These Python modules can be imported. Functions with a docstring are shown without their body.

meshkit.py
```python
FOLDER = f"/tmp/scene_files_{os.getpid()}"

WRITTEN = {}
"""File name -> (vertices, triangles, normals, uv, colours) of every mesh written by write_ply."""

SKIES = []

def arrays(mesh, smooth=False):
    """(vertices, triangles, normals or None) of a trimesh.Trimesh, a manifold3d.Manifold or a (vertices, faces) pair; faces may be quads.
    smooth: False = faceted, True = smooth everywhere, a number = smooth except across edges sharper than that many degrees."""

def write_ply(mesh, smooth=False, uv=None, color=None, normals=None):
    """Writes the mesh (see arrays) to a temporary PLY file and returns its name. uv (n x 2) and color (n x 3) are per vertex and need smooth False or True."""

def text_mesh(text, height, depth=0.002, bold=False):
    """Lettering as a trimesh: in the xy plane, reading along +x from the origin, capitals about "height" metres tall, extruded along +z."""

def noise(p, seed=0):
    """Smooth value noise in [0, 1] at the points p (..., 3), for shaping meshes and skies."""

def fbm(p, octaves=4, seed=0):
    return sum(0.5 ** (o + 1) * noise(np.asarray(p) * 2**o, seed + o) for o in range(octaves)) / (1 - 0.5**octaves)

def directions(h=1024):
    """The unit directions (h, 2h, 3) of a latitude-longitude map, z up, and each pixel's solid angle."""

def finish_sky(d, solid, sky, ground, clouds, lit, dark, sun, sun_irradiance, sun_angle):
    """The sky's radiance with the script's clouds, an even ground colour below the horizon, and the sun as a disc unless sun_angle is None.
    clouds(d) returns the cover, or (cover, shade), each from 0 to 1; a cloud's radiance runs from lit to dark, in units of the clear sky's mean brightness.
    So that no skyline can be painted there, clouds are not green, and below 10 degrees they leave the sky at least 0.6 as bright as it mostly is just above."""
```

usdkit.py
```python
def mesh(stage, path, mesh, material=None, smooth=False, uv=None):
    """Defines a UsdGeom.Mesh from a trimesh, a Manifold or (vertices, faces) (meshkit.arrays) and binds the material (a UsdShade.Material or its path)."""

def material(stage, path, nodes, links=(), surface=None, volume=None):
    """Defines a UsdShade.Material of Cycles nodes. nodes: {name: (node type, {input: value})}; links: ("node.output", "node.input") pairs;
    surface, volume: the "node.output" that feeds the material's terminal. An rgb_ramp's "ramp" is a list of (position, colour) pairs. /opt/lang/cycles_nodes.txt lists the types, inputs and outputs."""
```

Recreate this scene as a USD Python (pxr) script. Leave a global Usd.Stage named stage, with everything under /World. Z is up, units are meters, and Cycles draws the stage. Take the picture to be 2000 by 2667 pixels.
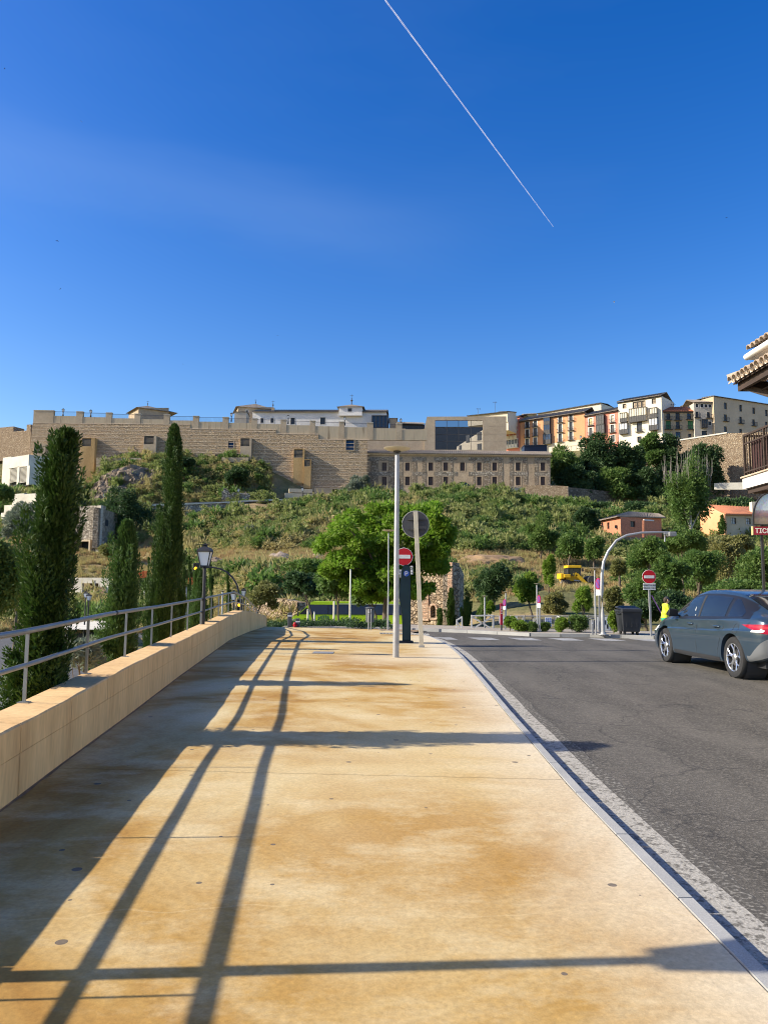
import math, random
import numpy as np, trimesh, manifold3d as m3
import shapely, shapely.geometry as sg
from scipy.interpolate import PchipInterpolator
import usdkit, meshkit
from pxr import Usd, UsdGeom, UsdLux, UsdShade, Gf, Sdf, Vt

# ------------------------------------------------------------ stage, camera, sky, sun
stage = Usd.Stage.CreateInMemory()
UsdGeom.Xform.Define(stage, '/World')
UsdGeom.Scope.Define(stage, '/World/Looks')
FPX = 2000.0
PITCH, ROLL = math.atan(202 / 2000.0), 0.0076
EYE = np.array([0, 0, 1.5])
_f = np.array([0, math.cos(PITCH), math.sin(PITCH)])
_u0 = np.array([0, -math.sin(PITCH), math.cos(PITCH)])
_r0 = np.array([1.0, 0, 0])
RT = _r0 * math.cos(ROLL) + _u0 * math.sin(ROLL)
UP = _u0 * math.cos(ROLL) - _r0 * math.sin(ROLL)
cam = UsdGeom.Camera.Define(stage, '/World/camera')
cam.CreateHorizontalApertureAttr(36.0)
cam.CreateFocalLengthAttr(36.0)          # 2000 px of focal length over 2000 px of width
cam.CreateClippingRangeAttr(Gf.Vec2f(0.05, 100000))
cam.CreateExposureAttr(0.83)
M4 = Gf.Matrix4d(*RT, 0, *UP, 0, *(-_f), 0, *EYE, 1)
cam.AddTransformOp().Set(M4)

SUN = np.array([-1.0, -0.10, 0.58]); SUN /= np.linalg.norm(SUN)
SUN_EL, SUN_ROT = math.asin(SUN[2]), math.atan2(SUN[0], SUN[1])
def _dir(x, y): d = _f + RT * (x - 1000) / FPX - UP * (y - 1333.5) / FPX; return d / np.linalg.norm(d)
VEIL = np.cross(_dir(0, 410), _dir(1100, 640)); VEIL /= np.linalg.norm(VEIL); VEILC = _dir(150, 450)   # a faint high veil of cloud crossing the left sky
dome = UsdLux.DomeLight.Define(stage, '/World/sky')
sky_mat = usdkit.material(stage, '/World/Looks/sky', {
    's': ('sky_texture', {'sky_type': 'single_scattering', 'sun_disc': False, 'sun_elevation': SUN_EL, 'sun_rotation': SUN_ROT,
                          'altitude': 500.0, 'air_density': 1.3, 'aerosol_density': 1.6, 'ozone_density': 3.0}),
    'd': ('vector_math', {'math_type': 'scale', 'scale': 1 / 3.0}), 'ga': ('gamma', {'gamma': 1.12}), 'u': ('vector_math', {'math_type': 'scale', 'scale': 3.0}),
    'h': ('hsv', {'hue': 0.517, 'saturation': 1.37, 'value': 1.0, 'fac': 1.0}),
    'tc': ('texture_coordinate', {}), 'vp': ('vector_math', {'math_type': 'dot_product', 'vector2': tuple(VEIL)}), 'vn': ('noise_texture', {'scale': 2.2, 'detail': 5.0, 'roughness': 0.55}), 'va': ('math', {'math_type': 'multiply_add', 'value2': 0.10}), 'vb': ('math', {'math_type': 'subtract', 'value2': 0.05}), 'vc': ('math', {'math_type': 'absolute'}), 'vr': ('map_range', {'range_type': 'smoothstep', 'from_min': 0.0, 'from_max': 0.075, 'to_min': 0.10, 'to_max': 0.0, 'clamp': True}),
    'vx': ('vector_math', {'math_type': 'dot_product', 'vector2': tuple(VEILC)}), 'vf': ('map_range', {'range_type': 'smoothstep', 'from_min': 0.86, 'from_max': 0.98, 'to_min': 0.0, 'to_max': 1.0, 'clamp': True}), 'vm': ('math', {'math_type': 'multiply'}), 'vs': ('math', {'math_type': 'add'}),
    'mp': ('mapping', {'scale': (1.0, 0.6, 5.0), 'rotation': (0.0, 0.25, 0.3)}),
    'n': ('noise_texture', {'scale': 1.5, 'detail': 5.0, 'roughness': 0.5}),
    'r': ('map_range', {'from_min': 0.5, 'from_max': 0.95, 'to_min': 0.0, 'to_max': 0.08, 'clamp': True}),
    'm': ('mix_color', {'blend_type': 'mix', 'b': (2.2, 3.2, 5.0)}),
    'b': ('background_shader', {'strength': 0.108})},
    [('s.color', 'd.vector1'), ('d.vector', 'ga.color'), ('ga.color', 'u.vector1'), ('u.vector', 'h.color'), ('tc.generated', 'mp.vector'), ('mp.vector', 'n.vector'), ('n.fac', 'r.value'), ('tc.generated', 'vp.vector1'), ('mp.vector', 'vn.vector'), ('vn.fac', 'va.value1'), ('vp.value', 'va.value3'), ('va.value', 'vb.value1'), ('vb.value', 'vc.value1'), ('vc.value', 'vr.value'), ('tc.generated', 'vx.vector1'), ('vx.value', 'vf.value'), ('vr.result', 'vm.value1'), ('vf.result', 'vm.value2'), ('vm.value', 'vs.value1'), ('r.result', 'vs.value2'), ('vs.value', 'm.fac'), ('h.color', 'm.a'), ('m.result', 'b.color')],
    surface='b.background')
UsdShade.MaterialBindingAPI.Apply(dome.GetPrim()).Bind(sky_mat)
sun = UsdLux.DistantLight.Define(stage, '/World/sun')
sun.CreateNormalizeAttr(True)
sun.CreateIntensityAttr(1.25)
sun.CreateAngleAttr(0.53)
sun.CreateColorAttr(Gf.Vec3f(1.0, 0.92, 0.78))
_x = np.cross([0, 0, 1.0], SUN); _x /= np.linalg.norm(_x); _y = np.cross(SUN, _x)
sun.AddTransformOp().Set(Gf.Matrix4d(*_x, 0, *_y, 0, *SUN, 0, 0, 0, 100, 1))

# ------------------------------------------------------------ helpers: view geometry
def ray(x, y):
    return _f + RT * (x - 1000) / FPX - UP * (y - 1333.5) / FPX
def P(x, y, D):
    d = ray(x, y); return EYE + d * (D / d[1])
def G(x, y, z=0.0):
    d = ray(x, y); return EYE + d * ((z - EYE[2]) / d[2])
def A(*v): return np.array(v, float)

# ------------------------------------------------------------ helpers: prims
LOC, USED = {}, {}
def numbered(parent, name):
    k = USED.get((parent, name), -1) + 1; USED[(parent, name)] = k
    return name if k == 0 else f'{name}_{k:03d}'
def setd(prim, label=None, cat=None, group=None, kind=None):
    for k, v in (('label', label), ('category', cat), ('group', group), ('kind', kind)):
        if v: prim.SetCustomDataByKey(k, v)
    return prim
def thing(name, label=None, cat=None, loc=(0, 0, 0), rot=0.0, group=None, kind=None, scale=None):
    path = '/World/' + numbered('/World', name)
    x = UsdGeom.Xform.Define(stage, path)
    x.AddTranslateOp().Set(Gf.Vec3d(*map(float, loc)))
    if rot: x.AddRotateZOp().Set(math.degrees(rot))
    if scale: x.AddScaleOp().Set(Gf.Vec3f(*([scale] * 3 if np.ndim(scale) == 0 else scale)))
    LOC[path] = np.array(loc, float)
    setd(x.GetPrim(), label, cat, group, kind)
    return path
def shift(mesh, off):
    v, f, _ = meshkit.arrays(mesh); return (v - off, f)
def part(parent, name, mesh, m, smooth=False, local=False, label=None, kind=None, uv=None):
    """A mesh under parent. Vertices in world coordinates unless local (then in the thing's own)."""
    path = parent + '/' + numbered(parent, name)
    if isinstance(mesh, MB): mesh = mesh.get()
    top = '/'.join(parent.split('/')[:3])
    if not local: mesh = shift(mesh, LOC[top])
    o = usdkit.mesh(stage, path, mesh, MAT[m] if isinstance(m, str) else m, smooth)
    setd(o.GetPrim(), label, kind=kind)
    return path
def solo(name, mesh, m, label=None, cat=None, group=None, kind=None, smooth=False):
    path = '/World/' + numbered('/World', name)
    if isinstance(mesh, MB): mesh = mesh.get()
    o = usdkit.mesh(stage, path, mesh, MAT[m], smooth)
    setd(o.GetPrim(), label, cat, group, kind); return path
def group_part(parent, name):
    path = parent + '/' + numbered(parent, name); UsdGeom.Xform.Define(stage, path); return path
def dup(root, loc, rot=0.0, label=None, scale=None):
    was = stage.GetPrimAtPath(root).GetCustomData()
    name = root.rsplit('/', 1)[1]
    if len(name) > 4 and name[-4] == '_' and name[-3:].isdigit(): name = name[:-4]
    path = '/World/' + numbered('/World', name)
    x = UsdGeom.Xform.Define(stage, path)
    x.GetPrim().GetReferences().AddInternalReference(root)
    x.ClearXformOpOrder()
    x.GetPrim().GetAttribute('xformOp:translate').Set(Gf.Vec3d(*map(float, loc)))
    ops = [UsdGeom.XformOp(x.GetPrim().GetAttribute('xformOp:translate'))]
    a = x.GetPrim().CreateAttribute('xformOp:rotateZ', Sdf.ValueTypeNames.Float); a.Set(math.degrees(rot)); ops.append(UsdGeom.XformOp(a))
    s = [1.0] * 3 if scale is None else ([scale] * 3 if np.ndim(scale) == 0 else scale)
    a = x.GetPrim().CreateAttribute('xformOp:scale', Sdf.ValueTypeNames.Float3); a.Set(Gf.Vec3f(*map(float, s))); ops.append(UsdGeom.XformOp(a))
    x.SetXformOpOrder(ops)
    x.GetPrim().SetInstanceable(True)
    setd(x.GetPrim(), label or was.get('label'), was.get('category'), was.get('group'))
    return path

# ------------------------------------------------------------ helpers: meshes
class MB:
    def __init__(self): self.v, self.f, self.n = [], [], 0
    def add(self, v, f=None):
        if f is None:
            v, f, _ = meshkit.arrays(v)
        v = np.asarray(v, float); f = np.asarray(f, int)
        if f.shape[1] == 4: f = np.vstack([f[:, [0, 1, 2]], f[:, [0, 2, 3]]])
        self.v.append(v); self.f.append(f + self.n); self.n += len(v); return self
    def get(self): return np.vstack(self.v), np.vstack(self.f)
    def box(self, c, s, rz=0.0):
        h = np.array(s, float) / 2
        v = np.array([[x, y, z] for x in (-1, 1) for y in (-1, 1) for z in (-1, 1)]) * h
        if rz:
            cs, sn = math.cos(rz), math.sin(rz); v = v @ np.array([[cs, sn, 0], [-sn, cs, 0], [0, 0, 1]])
        return self.add(v + np.array(c, float), BOXF)
    def bar(self, p, q, w, h, up=(0, 0, 1)):
        p, q = np.array(p, float), np.array(q, float); d = q - p; L = np.linalg.norm(d); d /= L
        s = np.cross(d, up)
        if np.linalg.norm(s) < 1e-6: s = np.array([1.0, 0, 0])
        s /= np.linalg.norm(s); t = np.cross(s, d)
        v = [(p if a < 0 else q) + s * b * w / 2 + t * c * h / 2 for a in (-1, 1) for b in (-1, 1) for c in (-1, 1)]
        return self.add(v, BOXF)
    def tube(self, pts, r, n=8, cap=True):
        p = np.array(pts, float); r = np.broadcast_to(np.array(r, float), (len(p),))
        t = np.gradient(p, axis=0); t /= np.linalg.norm(t, axis=1)[:, None] + 1e-12
        ref = np.array([0, 0, 1.0]) if abs(t[:, 2]).mean() < 0.8 else np.array([0, 1.0, 0])
        a = np.cross(t, ref); a /= np.linalg.norm(a, axis=1)[:, None] + 1e-12; b = np.cross(t, a)
        g = np.arange(n) * 2 * np.pi / n
        v = (p[:, None] + r[:, None, None] * (np.cos(g)[None, :, None] * a[:, None] + np.sin(g)[None, :, None] * b[:, None])).reshape(-1, 3)
        i, j = np.meshgrid(np.arange(len(p) - 1), np.arange(n), indexing='ij')
        q = np.stack([i * n + j, i * n + (j + 1) % n, (i + 1) * n + (j + 1) % n, (i + 1) * n + j], -1).reshape(-1, 4)
        f = np.vstack([q[:, [0, 2, 1]], q[:, [0, 3, 2]]])
        if cap:
            k = len(p) * n; v = np.vstack([v, p[0], p[-1]]); o = (len(p) - 1) * n; J = np.arange(n); J2 = (J + 1) % n
            f = np.vstack([f, np.stack([np.full(n, k), J, J2], 1), np.stack([np.full(n, k + 1), o + J2, o + J], 1)])
        return self.add(v, f)
    def lathe(self, prof, c=(0, 0, 0), n=20, axis='z', sgn=1, cap=True):
        """prof: rows of (radius, height along the axis), revolved about a vertical axis (or y)."""
        g = np.arange(n) * 2 * np.pi / n; k = len(prof); pr = np.array([(max(r, 1e-4), z) for r, z in prof]); cap0, cap1 = prof[0][0] > 1e-3, prof[-1][0] > 1e-3
        v = np.stack([pr[:, :1] * np.cos(g), pr[:, :1] * np.sin(g), pr[:, 1:] + 0 * g], -1).reshape(-1, 3)
        i, j = np.meshgrid(np.arange(k - 1), np.arange(n), indexing='ij'); f = np.stack([i * n + j, i * n + (j + 1) % n, (i + 1) * n + (j + 1) % n, (i + 1) * n + j], -1).reshape(-1, 4); f = np.vstack([f[:, [0, 1, 2]], f[:, [0, 2, 3]]])
        J = np.arange(n); J2 = (J + 1) % n; closed = np.allclose(prof[0], prof[-1])
        if not closed and cap:
            v = np.vstack([v, [0, 0, pr[0, 1]], [0, 0, pr[-1, 1]]])
            if cap0: f = np.vstack([f, np.stack([np.full(n, k * n), J2, J], 1)])
            if cap1: f = np.vstack([f, np.stack([np.full(n, k * n + 1), (k - 1) * n + J, (k - 1) * n + J2], 1)])
        if axis == 'y':
            v = np.stack([v[:, 0], sgn * v[:, 2], v[:, 1]], 1); f = f if sgn < 0 else f[:, ::-1]
        return self.add(v + np.array(c, float), f)
    def quad(self, a, b, c, d): return self.add([a, b, c, d], [[0, 1, 2, 3]])
    def poly(self, pts):
        n = len(pts); return self.add(pts, [[0, i, i + 1] for i in range(1, n - 1)])
    def strip(self, A_, B_):
        n = len(A_); v = np.vstack([A_, B_]); i = np.arange(n - 1)
        return self.add(v, np.stack([i, i + 1, n + i + 1, n + i], 1))
BOXF = np.array([[0, 1, 3, 2], [4, 6, 7, 5], [0, 4, 5, 1], [2, 3, 7, 6], [0, 2, 6, 4], [1, 5, 7, 3]])
def rounded_box(s, r, c=(0, 0, 0), n=8):
    h = np.array(s) / 2 - r
    pts = [m3.Manifold.sphere(r, n).translate([float(x * h[0]), float(y * h[1]), float(z * h[2])]) for x in (-1, 1) for y in (-1, 1) for z in (-1, 1)]
    m = m3.Manifold.batch_hull(pts).translate([float(k) for k in c]); v, f, _ = meshkit.arrays(m); return v, f
def extr(poly, t):
    m = [trimesh.creation.extrude_polygon(g, t, engine='earcut') for g in getattr(poly, 'geoms', [poly]) if g.geom_type == 'Polygon' and g.area > 1e-6]
    m = trimesh.util.concatenate(m); return np.array(m.vertices), np.array(m.faces)
class Fac:
    """A facade plane: u along it, z world height, d outward. k leans it back with height from z = zk."""
    def __init__(self, p0, p1, k=0.0, zk=0.0):
        p0, p1 = np.array(p0, float), np.array(p1, float)
        self.o = np.array([p0[0], p0[1], 0.0]); a = p1[:2] - p0[:2]; self.L = np.linalg.norm(a); a /= self.L
        self.a = np.array([a[0], a[1], 0.0]); self.n = np.array([a[1], -a[0], 0.0]); self.k, self.zk = k, zk
    def w(self, u, z, d=0.0):
        u, z, d = np.broadcast_arrays(np.asarray(u, float), np.asarray(z, float), np.asarray(d, float))
        dd = d - self.k * (z - self.zk)
        return self.o + self.a * u[..., None] + self.n * dd[..., None] + np.array([0, 0, 1.0]) * z[..., None]
    def px(self, x, y):
        """(u, z) where the sight line of a photo pixel meets the plane."""
        r = ray(x, y); nk = self.n + np.array([0, 0, self.k])
        t = ((self.o - EYE) @ self.n + self.k * (self.zk - EYE[2])) / (r @ nk)
        q = EYE + r * t; return (q - self.o) @ self.a, q[2]
    def box(self, mb, u0, u1, z0, z1, d0, d1):
        v = self.w(*np.array([[u, z, d] for u in (u0, u1) for d in (d1, d0) for z in (z0, z1)]).T); return mb.add(v, BOXF)
    def slab(self, poly, d0, d1):
        v, f = extr(poly, 1.0); return self.w(v[:, 0], v[:, 1], d0 + (d1 - d0) * v[:, 2]), f
    def rect(self, x0, y0, x1, y1):
        u0, z1 = self.px(x0, y0); u1, z0 = self.px(x1, y1); return u0, u1, z0, z1
def fbm(p, o=4, s=0): return meshkit.fbm(np.asarray(p, float), o, s)

# ------------------------------------------------------------ materials
MAT = {}
def pm(name, c1, c2=None, scale=3.0, rough=0.85, metal=0.0, spec=0.3, bump=0.0, bscale=None, bdist=0.02, fine=0.25, fscale=None, coat=0.0, stretch=None, lo=0.35, hi=0.65, obj=False):
    """Two-tone noise colour with fine grain and relief, in world space (or object space)."""
    c2 = c2 if c2 is not None else tuple(c * 0.75 for c in c1)
    N = {'g': ('texture_coordinate', {}) if obj else ('geometry', {}), 'mp': ('mapping', {'scale': stretch or (1, 1, 1)}),
         'n': ('noise_texture', {'scale': scale, 'detail': 6.0, 'roughness': 0.6}), 'r': ('map_range', {'from_min': lo, 'from_max': hi, 'clamp': True}),
         'm': ('mix_color', {'a': c1, 'b': c2}), 'n2': ('noise_texture', {'scale': fscale or scale * 12, 'detail': 3.0, 'roughness': 0.7}),
         'r2': ('map_range', {'from_min': 0.25, 'from_max': 0.75, 'to_min': 1 - fine, 'to_max': 1 + fine, 'clamp': True}),
         'm2': ('vector_math', {'math_type': 'scale'}), 'p': ('principled_bsdf', {'roughness': rough, 'metallic': metal, 'specular_ior_level': spec, 'coat_weight': coat})}
    src = 'g.object' if obj else 'g.position'
    L = [(src, 'mp.vector'), ('mp.vector', 'n.vector'), ('mp.vector', 'n2.vector'), ('n.fac', 'r.value'), ('r.result', 'm.fac'), ('m.result', 'm2.vector1'), ('n2.fac', 'r2.value'), ('r2.result', 'm2.scale'), ('m2.vector', 'p.base_color')]
    if bump:
        N['nb'] = ('noise_texture', {'scale': bscale or scale * 6, 'detail': 5.0, 'roughness': 0.65}); N['b'] = ('bump', {'strength': bump, 'distance': bdist})
        L += [('mp.vector', 'nb.vector'), ('nb.fac', 'b.height'), ('b.normal', 'p.normal')]
    MAT[name] = usdkit.material(stage, '/World/Looks/' + name, N, L, surface='p.BSDF')
def leafmat(name, c1, c2, trans=0.35, scale=1.2, rough=0.55, tcol=None):
    t = tcol or tuple(min(1, x * 1.8) for x in c1)
    MAT[name] = usdkit.material(stage, '/World/Looks/' + name, {
        'g': ('geometry', {}), 'n': ('noise_texture', {'scale': scale, 'detail': 2.0}), 'a': ('math', {'math_type': 'add'}), 'oi': ('object_info', {}),
        's': ('math', {'math_type': 'multiply', 'value2': 0.5}), 's2': ('math', {'math_type': 'multiply', 'value2': 0.25}), 'a2': ('math', {'math_type': 'add'}),
        'r': ('map_range', {'from_min': 0.3, 'from_max': 1.0, 'clamp': True}),
        'm': ('mix_color', {'a': c1, 'b': c2}), 'tm': ('mix_color', {'a': t, 'b': tuple(x * 0.7 for x in t)}), 'p': ('principled_bsdf', {'roughness': rough, 'specular_ior_level': 0.25}), 't': ('translucent_bsdf', {}),
        'x': ('mix_closure', {'fac': trans})},
        [('g.position', 'n.vector'), ('g.random_per_island', 's.value1'), ('n.fac', 'a.value1'), ('s.value', 'a.value2'), ('oi.random', 's2.value1'), ('a.value', 'a2.value1'), ('s2.value', 'a2.value2'), ('a2.value', 'r.value'),
         ('r.result', 'm.fac'), ('r.result', 'tm.fac'), ('m.result', 'p.base_color'), ('tm.result', 't.color'), ('p.BSDF', 'x.closure1'), ('t.BSDF', 'x.closure2')], surface='x.closure')
def rubble(name, stones, mortar, scale=1.6, dist=0.08, stretch=(1, 1, 1.3), edge=0.09):
    """Random rubble masonry: each cell its own tone, recessed joints."""
    MAT[name] = usdkit.material(stage, '/World/Looks/' + name, {
        'g': ('geometry', {}), 'mp': ('mapping', {'scale': stretch}), 'w': ('noise_texture', {'scale': scale * 0.8, 'detail': 2.0}), 'wm': ('vector_math', {'math_type': 'scale', 'scale': 0.35 / scale}), 'wa': ('vector_math', {'math_type': 'add'}),
        'v': ('voronoi_texture', {'scale': scale, 'feature': 'f1'}), 'e': ('voronoi_texture', {'scale': scale, 'feature': 'distance_to_edge'}),
        'sc': ('separate_color', {}), 'rp': ('rgb_ramp', {'ramp': stones}), 'er': ('map_range', {'from_min': 0.0, 'from_max': edge, 'clamp': True}), 'm': ('mix_color', {'a': mortar}),
        'n': ('noise_texture', {'scale': scale * 9, 'detail': 4.0}), 'nr': ('map_range', {'from_min': 0.3, 'from_max': 0.7, 'to_min': 0.75, 'to_max': 1.2}), 'm2': ('vector_math', {'math_type': 'scale'}),
        'bm': ('math', {'math_type': 'multiply_add', 'value2': 0.35}), 'b': ('bump', {'strength': 1.0, 'distance': dist}), 'p': ('principled_bsdf', {'roughness': 0.9, 'specular_ior_level': 0.2})},
        [('g.position', 'mp.vector'), ('mp.vector', 'w.vector'), ('w.color', 'wm.vector1'), ('wm.vector', 'wa.vector1'), ('mp.vector', 'wa.vector2'), ('wa.vector', 'v.vector'), ('wa.vector', 'e.vector'),
         ('v.color', 'sc.color'), ('sc.r', 'rp.fac'), ('e.distance', 'er.value'), ('er.result', 'm.fac'), ('rp.color', 'm.b'), ('mp.vector', 'n.vector'), ('n.fac', 'nr.value'), ('m.result', 'm2.vector1'), ('nr.result', 'm2.scale'),
         ('m2.vector', 'p.base_color'), ('n.fac', 'bm.value1'), ('er.result', 'bm.value3'), ('bm.value', 'b.height'), ('b.normal', 'p.normal')], surface='p.BSDF')
def glassm(name, tint=(0.02, 0.025, 0.03), rough=0.05):
    MAT[name] = usdkit.material(stage, '/World/Looks/' + name, {'p': ('principled_bsdf', {'base_color': tint, 'roughness': rough, 'specular_ior_level': 0.6})}, [], surface='p.BSDF')
def flat(name, c, rough=0.6, metal=0.0, spec=0.4, emit=0.0, coat=0.0):
    d = {'base_color': c, 'roughness': rough, 'metallic': metal, 'specular_ior_level': spec, 'coat_weight': coat}
    if emit: d['emission_color'] = c; d['emission_strength'] = emit
    MAT[name] = usdkit.material(stage, '/World/Looks/' + name, {'p': ('principled_bsdf', d)}, [], surface='p.BSDF')
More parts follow.
